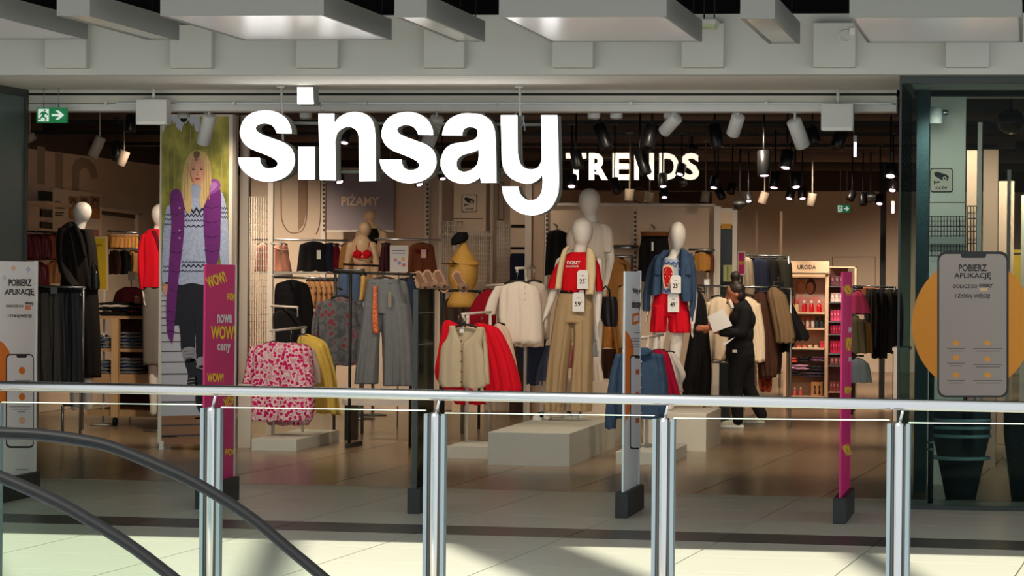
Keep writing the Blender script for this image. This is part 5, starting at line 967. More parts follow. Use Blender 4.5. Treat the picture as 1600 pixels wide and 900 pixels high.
garment('hanging_dress', 'dark pink dress behind the denim jacket', 'dress', 28.1, [(546, 1020, 1040), (555, 1022, 1046), (590, 1026, 1056), (618, 1030, 1063), (672, 1005, 1020)][:4], FAB('raspberry_cloth', (172, 16, 56)), .12, [], (1030, 546, 10, 16), 3, .012, None, 46)
garment('hanging_blouse', 'pale grey ruffled top right of the dark pink dress', 'top', 28.3, [(550, 1040, 1056), (565, 1044, 1064), (585, 1050, 1072), (600, 1056, 1066), (612, 1058, 1068)], FAB('pale_grey_cloth', (206, 200, 194)), .12, [], (1046, 549, 8, 18), 3, .02, None, 47)
garment('hanging_jacket', 'shiny tan leather jacket behind the handbag', 'jacket', 30.4, [(496, 938, 952), (502, 934, 960), (525, 933, 962), (543, 935, 958)], mat('tan_leather', (176, 116, 48), .3, noise=.25, ns=25), .16, [[(504, 956, 964), (525, 958, 968), (545, 962, 972), (556, 964, 972)]], (946, 495, 8, 8), 3, .012, None, 48)
garment('hanging_coat', 'caramel hooded coat left of the white and orange gate', 'coat', 30.9, [(402, 956, 972), (412, 950, 984), (450, 948, 990), (500, 952, 992), (545, 956, 990)], FAB('caramel_cloth', (178, 126, 70)), .18, [[(414, 944, 956), (450, 942, 954), (495, 945, 956)]], (964, 402, 10, 8), 3, .014, None, 49)
garment('hanging_coat', 'beige quilted coat behind the white and orange gate', 'coat', 30.3, [(446, 968, 984), (456, 963, 994), (500, 962, 998), (545, 966, 998)], FAB('beige_quilt', (196, 158, 112)), .16, [], (976, 446, 9, 8), 2, .008, None, 50)
garment('hanging_trousers', 'brown trousers low behind the handbag', 'trousers', 31.0, [(545, 936, 968), (570, 936, 964), (596, 938, 958)], BROWN, .12, [], None, 3, .01, None, 51)
t = thing('tote_bag', 'cream soft bag on the pale block', 'bag', at(933, 598, 29.6)); cloth('bag_body', [(558, 925, 936), (570, 924, 939), (590, 924, 943), (598, 926, 940)], 29.55, .12, WHT, t, 2, .006, 3, 52); tube('strap', [at(926, 560, 29.55), at(927, 540, 29.55), at(932, 530, 29.55), at(935, 560, 29.55)], .006, WHT, t, 6)
rk = rack('clothes_rack', 'steel rail behind the white and orange gate', [((936, 400), (990, 401), 30.7, 30.7)], [(940, 400, 30.7), (988, 401, 30.7)], [], STEEL)
# --- garments behind the walking person
rack('clothes_rack', 'steel clothes rail behind the walking person', [((1080, 446), (1240, 450), 34.12, 34.12), ((1102, 566), (1146, 566), 34.4, 34.4)], [(1102, 446, 34.12), (1143, 448, 34.12), (1254-18, 450, 34.12)], [], STEEL)
CJ = 'clothes on the rail behind the walking person'
garment('hanging_jacket', 'cream jacket left of the walking person', 'jacket', 34.0, [(464, 1118, 1132), (470, 1106, 1140), (500, 1100, 1142), (540, 1098, 1140), (563, 1103, 1132)], CREAMC, .2, [[(472, 1102, 1114), (500, 1097, 1110), (535, 1096, 1108), (562, 1098, 1110)]], (1122, 462, 11, 14), 4, .014, CJ, 60)
garment('hanging_jacket', 'cream sweatshirt right of the walking person', 'jacket', 34.0, [(464, 1160, 1176), (472, 1155, 1184), (500, 1156, 1190), (540, 1160, 1194), (566, 1166, 1196)], CREAMC, .2, [[(474, 1178, 1188), (520, 1183, 1195), (564, 1184, 1196)]], (1168, 462, 10, 14), 4, .014, CJ, 61)
garment('hanging_coat', 'dark brown coat between the cream sweatshirt and the olive jacket', 'coat', 34.1, [(456, 1180, 1196), (466, 1174, 1206), (500, 1176, 1214), (560, 1182, 1216), (590, 1186, 1214)], BROWN, .2, [], (1188, 455, 10, 8), 5, .016, CJ, 62)
garment('hanging_coat', 'second dark brown coat nearer the olive jacket', 'coat', 34.25, [(456, 1192, 1208), (466, 1188, 1218), (500, 1190, 1222), (560, 1194, 1222), (584, 1196, 1220)], FAB('umber_cloth', (58, 36, 30)), .16, [], (1200, 455, 9, 8), 4, .014, CJ, 63)
garment('hanging_jacket', 'olive brown corduroy jacket on the rail', 'jacket', 34.0, [(448, 1202, 1216), (458, 1198, 1226), (480, 1202, 1232), (520, 1210, 1240), (536, 1212, 1242)], OLIVE, .18, [[(460, 1214, 1228), (490, 1222, 1236), (530, 1230, 1243)]], (1209, 447, 9, 7), 5, .012, CJ, 64)
garment('hanging_coat', 'black coat with a flared sleeve at the right end of the rail', 'coat', 34.3, [(440, 1210, 1222), (452, 1206, 1230), (480, 1210, 1240), (520, 1214, 1248), (550, 1214, 1234)], BLK, .18, [[(454, 1220, 1230), (490, 1230, 1246), (522, 1243, 1264), (532, 1246, 1262)]], (1216, 440, 9, 7), 3, .012, CJ, 65)
garment('hanging_coat', 'long black coat low behind the red shorts', 'coat', 33.8, [(452, 1082, 1094), (470, 1080, 1102), (520, 1078, 1108), (580, 1068, 1112), (625, 1066, 1110)], BLK, .2, [], (1088, 450, 9, 5), 4, .016, CJ, 66)
garment('hanging_blouse', 'grey striped blouse at the left end of the rail', 'blouse', 34.1, [(456, 1088, 1098), (466, 1084, 1106), (500, 1086, 1108), (520, 1088, 1106)], FAB('grey_stripe_cloth', (140, 128, 116), .9, .3, 40), .14, [], (1094, 455, 8, 8), 3, .01, CJ, 67)
rk = rack('clothes_rack', 'rear clothes rail with dark jackets under the back wall', [((1162, 399), (1234, 400), 38, 38)], [(1164, 399, 38), (1232, 400, 38)], [], STEEL)
for i, (u0, u1, m_, w) in enumerate(((1160, 1176, FAB('stone_cloth', (150, 136, 116)), 'grey beige'), (1170, 1200, NAVYC, 'navy'), (1188, 1216, BLK, 'black'), (1204, 1236, FAB('dark_olive_cloth', (44, 42, 34)), 'dark olive'))):
    c = (u0+u1)/2; garment('hanging_jacket', w+' jacket on the rear rail', 'jacket', 37.8+.08*i, [(402, c-6, c+6), (408, u0, u1), (430, u0-1, u1+2), (462, u0, u1+4)], m_, .16, [], (c, 402, 9, 4), 3, .012, 'dark jackets on the rear rail', 70+i)
# --- clothes on the wall panels
WP = 'clothes on the pale wall panels'
garment('hanging_trousers', 'black pleated trousers on the wall left of the tall mannequin', 'trousers', 35.0, [(361, 856, 884), (366, 855, 888), (390, 853, 888), (430, 851, 888)], BLK, .14, [], (870, 360, 12, 6), 4, .012, WP, 80); tag(tube('wall_hook', [at(870, 353, 34.98), at(870, 352, 35.3), at(866, 350, 35.4)], .01, STEEL), 'steel wall hook above the black pleated trousers', 'hook'); tag(tube('wall_hook', [at(1022, 357, 34.98), at(1022, 355, 35.3), at(1018, 351, 35.4)], .01, STEEL), 'steel wall hook above the paper-bag trousers', 'hook')
tb = garment('hanging_trousers', 'black paper-bag waist trousers on the wall behind the denim jacket', 'trousers', 35.0, [(364, 1001, 1046), (372, 1002, 1044), (395, 998, 1046), (440, 996, 1048)], BLK, .14, [], (1022, 364, 16, 6), 5, .014, WP, 81)
cloth('gathered_waist', [(362, 1000, 1046), (369, 1003, 1044)], 34.96, .16, FAB('rust_waist', (120, 74, 44)), tb, 9, .012, 2.4, 82, nv=5); plate('paper_tag', rect(1018, 378, 1021, 392), 34.85, .003, WHITEBOARD, tb)
garment('hanging_blouse', 'golden tan satin top on the wall rail beside the denim jacket', 'top', 35.0, [(394, 1086, 1106), (402, 1083, 1110), (420, 1085, 1110), (423, 1086, 1108)], GOLDT, .12, [], (1095, 393, 9, 5), 4, .012, WP, 83); garment('hanging_blouse', 'brown satin top behind the golden tan one', 'top', 35.1, [(394, 1100, 1112), (402, 1098, 1116), (425, 1100, 1116)], RUST, .12, [], (1107, 393, 7, 5), 3, .01, WP, 84)
tag(tube('wall_rail', [at(1076, 390, 34.98), at(1117, 391, 34.98)], .012, STEEL), 'steel wall rail above the golden tan top', 'rail'); tag(tube('wall_rail', [at(955, 386.5, 35.2), at(998, 387, 35.2)], .03, STEEL), 'thick steel wall rail right of the tall mannequin', 'rail')
# --- back rows in the middle
SG_ = 'skirts on the rear wall rail'
for i, (u0, u1, v0, v1, m_, w) in enumerate(((400, 420, 380, 424, PINKC, 'dusty pink skirt left end of the rear rail'), (426, 452, 380, 424, PINKC, 'dusty pink skirt with a bow in the middle left of the rear rail'), (466, 514, 378, 424, BLK, 'black skirt with a white tag on the rear rail'), (508, 524, 380, 424, NAVYC, 'navy skirt right of the tagged black skirt'), (520, 532, 381, 424, BURG, 'burgundy skirt beside the tan one'), (530, 552, 382, 426, TAN, 'tan skirt behind the red bra'), (594, 612, 380, 424, FAB('plum_cloth', (64, 30, 38)), 'plum skirt left of the white paper sign'), (638, 680, 380, 426, RUST, 'rust brown shorts right of the white paper sign'))):
    Yk = 34.8 if i < 6 else 33.2
    g = garment('hanging_skirt', w, 'skirt', Yk, [(v0, u0+4, u1-4), (v0+6, u0+2, u1-2), ((v0+v1)/2, u0, u1), (v1, u0-3, u1+4)], m_, .14, [], ((u0+u1)/2, v0, (u1-u0)*.4, 5), 4, .010, SG_, 90+i)
    if i == 2: plate('paper_tag', rect(495, 391, 501, 405), Yk-.09, .003, WHITEBOARD, g)
    if i == 7: plate('paper_tag', rect(658, 390, 666, 403), Yk-.1, .003, mat('pink_card', (226, 180, 170), .7), g); cloth('drawstring', [(390, 648, 670), (396, 652, 668)], Yk-.08, .03, BURG, g, 2, .004, 3, 99, nv=4)
    if i == 1: tube('bow', [at(428, 386, Yk-.08), at(438, 391, Yk-.09), at(450, 390, Yk-.08), at(440, 394, Yk-.09), at(430, 393, Yk-.08)], .012, PINKC, g, 6)
tag(tube('wall_rail', [at(392, 374, 34.9), at(545, 376, 34.9)], .012, STEEL), 'steel wall rail above the black and pink skirts', 'rail'); tag(tube('wall_rail', [at(585, 374, 33.3), at(690, 375, 33.3)], .012, STEEL), 'steel wall rail above the rust brown shorts', 'rail')
tag(box('wall_shelf', (at(425, 425, 35).x, at(528, 425, 35).x), (34.4, 35.2), (at(480, 428, 35).z, at(480, 424.5, 35).z), CREAMW), 'pale shelf below the black and pink skirts', 'shelf')
for i in range(6):
    u = 484+i*8; garment('hanging_blouse', 'peach brown striped blouse on the second rear rail, number %s from the left' % ('one', 'two', 'three', 'four', 'five', 'six')[i], 'blouse', 33.2+.05*i, [(438, u-4, u+4), (442, u-6, u+8), (460, u-6, u+11), (482, u-4, u+8)], pattern('peach_brown_print', 'noise', [(226, 170, 116), (216, 158, 108), (88, 52, 40)], 16, [.3, .55, .62]), .06, [], (u, 437, 6, 5), 2, .006, 'peach brown blouses', 110+i)
tag(tube('wall_rail', [at(428, 433, 33.4), at(540, 436, 33.4)], .012, STEEL), 'steel rail above the peach brown blouses', 'rail')
tag(tube('wall_rail', [at(536, 413, 33.8), at(594, 415.5, 33.8)], .012, mat('dark_rail', (70, 58, 50), .4, .8)), 'dark rail across the red bra mannequin waist', 'rail')
ps = thing('paper_sign', 'white paper sign with coloured flowers between plum and brown clothes', 'sign', at(623, 425, 32.6)); plate('card', rect(609, 383.5, 637, 425), 32.6, .006, WHITEBOARD, ps)
for (u, v, c) in ((618, 406, (226, 150, 160)), (630, 405, (236, 170, 140)), (624, 411, (150, 160, 210)), (631, 414, (226, 120, 120))): plate('printed_flower', [(u+3.6*math.cos(q*PI/4)*(1 if q % 2 else .7), v+3.6*math.sin(q*PI/4)*(1 if q % 2 else .7)) for q in range(8)], 32.6, .001, mat('flower_%d' % u, c, .6), ps, lift=.002)
for v in (391, 395): plate('printed_rule', rect(613, v, 633, v+1.4), 32.6, .001, mat('print_violet', (130, 120, 170), .6), ps, lift=.002)
tube('holder', [at(623, 425, 32.61), at(623, 434, 32.61), Vector((at(623, 434, 32.61).x, 32.61, 0))], .008, STEEL, ps, 6)
rack('clothes_rack', 'dark rail with brown jackets below the sandals', [((692, 454), (752, 456), 32.6, 32.6), ((700, 476), (730, 477), 32.6, 32.85)], [(694, 454, 32.6), (750, 456, 32.6)], [], DARK)
garment('hanging_jacket', 'dark brown jacket below the sandals', 'jacket', 32.5, [(460, 705, 728), (470, 695, 745), (490, 693, 750), (520, 696, 748)], mat('brown_leather', (74, 52, 36), .5, noise=.2), .2, [], (716, 460, 14, 6), 3, .014, None, 120)
garment('hanging_jacket', 'tan suede jacket right of the dark brown jacket', 'jacket', 32.8, [(480, 706, 722), (490, 700, 740), (540, 696, 742), (590, 698, 738)], TAN, .18, [], None, 3, .012, None, 121)
# ================================================================ LEFT PART OF THE SHOP
LW = ('X', -11.0)
# rolling rack with charcoal trousers in front of the dark mannequin
Yr = 28.9
r_ = rack('rolling_rack', 'low rolling rack with black wheels carrying the charcoal trousers', [((56, 447), (134, 450), Yr, Yr), ((98, 633), (131, 634), Yr, Yr)], [(60, 447, Yr, .12), (130, 450, Yr, .12), (98, 634, Yr, .10)], [], STEEL)
for u in (106, 127):
    p = fl(u, 657, .04); p.y = Yr; lathe('wheel', [(.001, -.02), (.038, -.02), (.042, 0), (.038, .02), (.001, .02)], (p.x, Yr, .045), RUB, r_, 14, Vector((1, 0, 0)))
TG_ = 'charcoal trousers on the rolling rack'
CHAR = mat('charcoal_cloth', (72, 68, 62), .7, noise=.12, ns=20); INKC = mat('ink_blue_cloth', (40, 44, 48), .6, noise=.12, ns=20)
for i, (u0, u1, m_, w) in enumerate(((60, 82, CHAR, 'left'), (76, 98, CHAR, 'middle left'), (86, 106, INKC, 'middle right'), (100, 130, INKC, 'right'))):
    g = garment('hanging_trousers', 'long charcoal trousers on the rolling rack, '+w+' of four', 'trousers', Yr-.1-.05*(3-i), [(452, u0+2, u1-4), (470, u0, u1-4), (530, u0-1, u1-1), (570, u0-2, u1), (600, u0-2, u1+1)], m_, .14, [], ((u0+u1)/2, 451, 9, 4), 3, .02, TG_, 130+i)
    cloth('waistband', [(450, u0+2, u1-4), (457, u0+1, u1-3)], Yr-.1-.05*(3-i), .15, BLK, g, 1, 0, 2.4, 135+i, nv=3)
t2_ = thing('belt', 'black belt with a silver buckle on the charcoal trousers', 'belt', at(80, 458, 28.6)); tube('strap', [at(60, 450, 28.62), at(72, 453, 28.6), at(92, 453, 28.6)], .02, LEATH, t2_, 8); box('buckle', (at(80, 450, 28.58).x, at(90, 450, 28.58).x), (28.56, 28.58), (at(80, 459, 28.58).z, at(80, 449, 28.58).z), STEEL, t2_)
# burgundy and bronze tops on the wall rail behind
SEQ = mat('burgundy_sequin', (112, 30, 44), .35, noise=.4, ns=50); BRZ = mat('bronze_satin', (190, 128, 70), .35, noise=.25, ns=8)
tag(tube('wall_rail', [at(36, 361, 33.35), at(100, 364, 33.35)], .012, DARK), 'dark wall rail above the burgundy sequin tops', 'rail')
for i, (u0, u1, v0, v1, m_, w) in enumerate(((40, 52, 366, 402, SEQ, 'first burgundy sequin top from the left'), (48, 64, 366, 404, SEQ, 'second burgundy sequin top from the left'), (62, 78, 366, 402, SEQ, 'third burgundy sequin top from the left'), (74, 92, 366, 404, mat('copper_sequin', (150, 70, 50), .35, noise=.35, ns=40), 'copper sequin top right of the burgundy ones'), (46, 76, 410, 446, SEQ, 'lower burgundy top behind the white app gate'), (70, 102, 408, 442, BRZ, 'bronze satin top above the charcoal trousers'))):
    garment('hanging_garment', w, 'top', 33.25+.05*i, [(v0, (u0+u1)/2-5, (u0+u1)/2+5), (v0+5, u0, u1), ((v0+v1)/2, u0, u1+2), (v1, u0+2, u1+2)], m_, .12, [], ((u0+u1)/2, v0, 7, 4), 4, .014, 'shiny tops at the left', 140+i)
tag(tube('wall_rail', [at(40, 404.5, 33.48), at(100, 404.5, 33.48)], .012, DARK), 'lower dark wall rail above the bronze satin top', 'rail')
# yellow framed sign
ys = thing('floor_sign', 'yellow sign in a pale wooden frame behind the dark mannequin', 'sign', Vector((at(163, 450, 32.2).x, 32.2, 0))); pl = 32.2
plate('frame', [(136, 370.5), (167.5, 369.5), (169.5, 453), (138, 455)], 32.22, .03, mat('frame_cream', (226, 196, 150), .5), ys); plate('panel', [(137, 373), (164.5, 372), (166.5, 450.5), (139, 452)], 32.22, .004, mat('sign_yellow', (206, 176, 24), .5), ys, lift=.006)
text('printed_word', 'OKAZJA', (141, 381, 160, 385), 32.22, INK, ys, .02, .011); tube('pole', [at(163, 453, 32.23), Vector((at(163, 453, 32.23).x, 32.23, 0))], .012, WHITE, ys, 8); lathe('foot', [(.14, 0), (.14, .01), (.02, .02)], Vector((at(163, 453, 32.23).x, 32.23, 0)), WHITE, ys, 20)
# posters and big outline letters on the left wall
def wbox(name, pts, t, m, par=None, lift=0): return plate(name, pts, LW, t, m, par, lift=lift)
bl = thing('wall_lettering', 'huge grey letters i and n painted on the left wall', 'wall lettering', on(120, 290, LW)); GL = mat('letter_grey', (158, 142, 124), .8)
wbox('letter_i', [(58, 228), (70, 230), (70, 289), (58, 287)], .004, GL, bl, .002)
wbox('letter_stem', [(86, 238), (98, 240), (98, 295), (86, 292)], .004, GL, bl, .002)
wbox('letter_n', [(112, 298), (112, 262), (117, 251), (127, 246), (139, 249), (148, 258), (152, 272), (152, 279), (142, 279), (141, 270), (136, 263), (129, 262), (124, 268), (123, 300)], .004, GL, bl, .002)
wp = thing('wall_poster', 'white wall poster with three portrait photos on the left wall', 'poster', on(118, 365, LW)); wbox('sheet', [(80, 294), (156, 302), (156, 378), (80, 372)], .02, mat('poster_paper', (214, 198, 178), .6), wp, .021)
SK = mat('photo_skin', (196, 140, 104), .6)
for u, c in ((104, (206, 150, 60)), (121, (140, 90, 60)), (138, (190, 120, 50))):
    wbox('photo', [(u, 306), (u+15, 307.5), (u+15, 343), (u, 341)], .001, mat('photo_%d' % u, (150, 120, 96), .6), wp, .0225); wbox('photo_figure', [(u+3, 340), (u+2, 330), (u+6, 325), (u+9, 325), (u+13, 330), (u+13, 342)], .001, mat('photo_cloth_%d' % u, c, .6), wp, .024); wbox('photo_hair', [(u+7.5+4*math.cos(q), 316+6*math.sin(q)) for q in range(6)], .001, mat('photo_hair', (60, 40, 28), .6), wp, .024); wbox('photo_face', [(u+7.5+2.6*math.cos(q), 317.5+4*math.sin(q)) for q in range(6)], .001, SK, wp, .0255)
for v, b in ((314, 92), (318, 93), (324, 98), (331, 97), (335, 95)): wbox('printed_rule', [(83, v), (b, v+.8), (b, v+2.6), (83, v+1.8)], .001, INK, wp, .0225)
wbox('photo_low', [(136, 358), (152, 359), (152, 372), (136, 371)], .001, mat('photo_low', (176, 116, 90), .6), wp, .0225)
wf = thing('wall_frame', 'pale frame panel on the left wall right of the portrait poster', 'wall panel', on(185, 372, LW)); FRM = mat('frame_beige', (206, 184, 160), .6)
wbox('frame_top', [(156, 324), (216, 332), (216, 336), (156, 329)], .05, FRM, wf, .051); wbox('shadow_gap', [(158, 329), (210, 336), (210, 342), (158, 335)], .01, mat('gap_brown', (84, 64, 50), .8), wf, .012); wbox('panel', [(158, 336), (208, 342), (208, 372), (158, 368)], .01, mat('panel_pale', (196, 172, 150), .7), wf, .012); wbox('frame_side', [(210, 333), (217, 334), (217, 374), (210, 373)], .05, FRM, wf, .051)
wsf = thing('wall_shelf_unit', 'pale open wall shelves at the far left with dark compartments', 'shelf', on(55, 360, LW))
wbox('board', [(38, 314), (79, 319), (79, 324), (38, 319)], .25, FRM, wsf, .26); wbox('back_panel', [(38, 322), (62, 325), (62, 362), (38, 360)], .02, mat('shelf_white', (190, 172, 152), .7), wsf, .022)
for v0, v1 in ((298, 315), (326, 338), (346, 356)): wbox('dark_compartment', [(59, v0), (79, v0+2), (79, v1+2), (59, v1)], .02, mat('compartment', (56, 54, 48), .8), wsf, .022)
# tan garments with wooden hangers behind the yellow sign
tag(tube('wall_rail', [at(168, 361, 35.5), at(214, 364, 35.5)], .012, STEEL), 'steel wall rail with wooden hangers left of the red coat', 'rail')
for i in range(7):
    u = 174+i*6; garment('hanging_garment', 'tan top on a wooden hanger left of the red coat, number %s from the left' % ('one', 'two', 'three', 'four', 'five', 'six', 'seven')[i], 'top', 35.3+.04*i, [(367, u-3, u+3), (371, u-6, u+6), (382, u-5, u+6), (390, u-5, u+5)], TAN if i % 2 else GOLDT, .05, [], (u, 367, 6, 4), 2, .006, 'tan tops on wooden hangers', 150+i, hm=WOOD)
for i, (u0, u1, m_, w) in enumerate(((170, 188, BROWN, 'brown'), (184, 204, BLK, 'black'), (198, 216, TAN, 'light tan'))): garment('hanging_garment', w+' jumper on the lower rail left of the red coat', 'jumper', 34.6+.08*i, [(392, u0+4, u1-4), (398, u0, u1), (415, u0, u1+2), (428, u0, u1)], m_, .12, [], ((u0+u1)/2, 392, 7, 4), 3, .012, 'jumpers on the lower rail', 160+i)
tag(tube('wall_rail', [at(168, 388, 34.66), at(218, 388.5, 34.66)], .012, STEEL), 'lower steel wall rail above the brown and black jumpers', 'rail')
# display table with folded jeans
tb_ = thing('display_table', 'oak display table with two shelves of folded jeans', 'table', fl(190, 655)); Yt = 32.0
za = lambda v, u=190: at(u, v, Yt).z
xa, xb = at(130, 600, Yt).x, at(292, 600, Yt).x
box('table_top', (xa, xb), (Yt, Yt+1.1), (za(498.5), za(494)), WOOD, tb_); 
for v in (546, 586): box('shelf_board', (xa+.03, xb-.03), (Yt+.05, Yt+1.05), (za(v+4), za(v-1)), WOOD, tb_)
box('apron', (xa+.03, xb-.03), (Yt+.02, Yt+.06), (za(605), za(590)), WOOD, tb_)
for u in (174, 288): p = at(u, 600, Yt); box('leg', (p.x, p.x+.075), (Yt-.02, Yt+.06), (.09, za(498)), mat('pale_oak', (206, 168, 122), .5, noise=.08, ns=8, stretch=(1, 1, 10)), tb_); lathe('caster', [(.001, -.02), (.04, -.02), (.045, 0), (.04, .02), (.001, .02)], (p.x+.04, Yt+.02, .045), RUB, tb_, 14, Vector((1, 0, 0)))
box('lower_board', (xa+.03, xb-.03), (Yt+.05, Yt+1.05), (.10, .16), WOOD, tb_); box('back_board', (xa+.03, xb-.03), (Yt+1.0, Yt+1.03), (.16, za(500)), mat('maroon_board', (70, 26, 26), .7), tb_)
def folded(u0, u1, v1, n, Y, label, m_, grp, h=.035, dy=.3):
    t = thing('folded_pile', label, 'folded clothes', at((u0+u1)/2, v1, Y), grp); a = at(u0, v1, Y); b = at(u1, v1, Y); rnd = random.Random(int(u0*7+v1))
    for i in range(n):
        o1, o2 = rnd.uniform(-.02, .02), rnd.uniform(-.02, .02); z0 = a.z+i*h
        nx = 8; V = []; Fc = []
        for k_ in range(nx+1):
            x = a.x+o1+(b.x+o2-a.x-o1)*k_/nx; e = abs(2*k_/nx-1); hh = h*.5*max(.15, 1-e**4); wv = .006*math.sin(k_*1.7+i)
            for yy, zz in ((Y-.01, z0+h/2), (Y, z0+h/2+hh*.8), (Y+dy, z0+h/2+hh*.8+wv), (Y+dy, z0+h/2-hh*.8+.002), (Y, z0+h/2-hh*.8)): V.append((x, yy+wv, zz+(wv*.4)))
        for k_ in range(nx):
            for q in range(5): Fc.append((k_*5+q, k_*5+(q+1) % 5, (k_+1)*5+(q+1) % 5, (k_+1)*5+q))
        Fc += [tuple(range(5)), tuple(range(nx*5, nx*5+5))]
        mk('folded_item', V, Fc, m_[i % len(m_)], t, True)
    return t
JN = [mat('faded_jeans', (108, 118, 126), .9, noise=.3, ns=16), DENIMG, LDEN]
FGp = 'folded jeans on the oak table'
for i, (u0, u1, v, n, w) in enumerate(((132, 158, 544.5, 4, 'upper shelf left'), (156, 174, 544.5, 3, 'upper shelf beside the leg'), (186, 216, 544.5, 5, 'upper shelf right of the leg'), (146, 174, 584.5, 4, 'lower shelf left'), (184, 218, 584.5, 5, 'lower shelf right of the leg'))): folded(u0, u1, v, n, Yt+.12, 'pile of folded faded jeans, '+w, JN, FGp)
folded(150, 205, 493.5, 3, Yt+.1, 'pile of dark folded clothes on the oak table top', [BLK, NAVYC], 'folded clothes on the table top', .05); folded(205, 246, 493.5, 3, Yt+.15, 'second dark pile on the oak table top nearer the red coat', [BLK, NAVYC], 'folded clothes on the table top', .045); folded(154, 204, 480, 1, Yt+.05, 'white folded shirt on top of the dark pile', [WHT], 'folded clothes on the table top', .03)
t = thing('price_card', 'small brown card standing on the oak table', 'card', at(213, 474, Yt+.1)); plate('card', rect(210, 462, 217, 474), Yt+.1, .01, mat('card_brown', (150, 110, 80), .7), t); plate('fold', rect(210.5, 462.5, 216.5, 464), Yt+.1, .002, WHITEBOARD, t, lift=.002)
t = thing('price_card', 'small grey card on a rail left of the red coat', 'card', at(205, 440, 33.5)); plate('card', rect(200, 424, 211, 438), 33.5, .01, mat('card_grey', (150, 134, 124), .7), t); tube('clip', [at(205, 438, 33.5), Vector((at(205, 447, 33.5).x, 33.5, 0))], .006, STEEL, t, 6)
garment('hanging_garment', 'large maroon garment behind the oak table', 'dress', 33.3, [(448, 196, 212), (456, 182, 226), (475, 176, 236), (492, 174, 238)], FAB('maroon_cloth', (72, 22, 28)), .2, [], None, 3, .014, None, 170)
# ================================================================ MIDDLE BACK WALLS
YA = 37.0; xA0, xA1 = at(392, 300, YA).x, at(838, 300, YA).x; zA = at(600, 262, YA).z
struct(box('wall_middle', (xA0, xA1), (YA, YA+.1), (0, zA), BEIGE))
OUTL = mat('outline_brown', (128, 100, 82), .8); SLOT = mat('slot_shadow', (92, 72, 58), .8)
ul = thing('wall_lettering', 'tall outlined letter U on the middle back wall', 'wall lettering', at(470, 366, YA))
def ring(name, path, w, Y, m, par, lift=.006):
    P = cr(path, 5); Lf = []; Rt = []
    for i, p in enumerate(P):
        q0 = P[max(i-1, 0)]; q1 = P[min(i+1, len(P)-1)]; dx, dy = q1[0]-q0[0], q1[1]-q0[1]; l = math.hypot(dx, dy) or 1; Lf.append((p[0]-dy/l*w/2, p[1]+dx/l*w/2)); Rt.append((p[0]+dy/l*w/2, p[1]-dx/l*w/2))
    return plate(name, Lf+Rt[::-1], Y, .004, m, par, lift=lift)
ring('outline', [(439.5, 262), (439.5, 320), (441, 345), (450, 361), (461, 364), (472, 360), (478, 346), (480, 320), (480, 262)], 1.6, YA, OUTL, ul); ring('outline', [(501, 262), (501, 330), (499, 352), (494, 366)], 1.6, YA, OUTL, ul)
plate('letter_bar', [(466, 262), (479, 262), (479, 330), (474, 352), (466, 361)], YA, .004, mat('outline_fill', (150, 122, 102), .8), ul, lift=.003)
def upright(u0, u1, v0, Y, label, slots=True, m=PALERAIL, v1=None):
    a, b = at(u0, v0, Y), at(u1, v0, Y); t = thing('wall_upright', label, 'upright', Vector(((a.x+b.x)/2, Y, 0)), 'wall uprights'); box('profile', (a.x, b.x), (Y-.04, Y-.001), (0 if v1 is None else at(u0, v1, Y).z, a.z), m, t)
    if slots:
        n = 14; 
        for i in range(n): c = at((u0+u1)/2, v0+6+i*7, Y-.041); box('slot', (c.x-.012, c.x+.012), (c.y-.004, c.y), (c.z-.018, c.z+.012), SLOT, t)
upright(503, 510, 262, YA, 'slotted wall upright left of the PIŻAMY screen'); upright(664, 672, 268, YA, 'slotted wall upright left of the rust brown shorts'); upright(687, 692, 262, YA-.3, 'slim pale upright left of the camera notice', False); upright(767, 772, 262, YA-.3, 'slim pale upright right of the camera notice', False)
sc_ = thing('sign_screen', 'mauve hanging screen reading PIŻAMY on the middle back wall', 'sign', at(563, 362, 36.6)); plate('panel', rect(511, 268, 615, 360), 36.6, .03, mat('screen_mauve', (140, 128, 136), .6), sc_); plate('lower_edge', rect(509.5, 359.5, 616, 362), 36.6, .034, PALERAIL, sc_); text('printed_word', 'PIŻAMY', (533.5, 303, 592.5, 321), 36.6, mat('letter_cream', (224, 192, 166), .6), sc_, .02, .004)
for u in (515, 610): p = at(u, 268, 36.6); tube('cord', [p, Vector((p.x, p.y, 3.75))], .004, STEEL, sc_, 5)
plate_ = struct(box('wall_panel_lintel', (at(620, 280, YA).x, at(664, 280, YA).x), (YA-.05, YA-.001), (.6, at(640, 275, YA).z), mat('wall_panel_tan', (212, 184, 160), .7)))
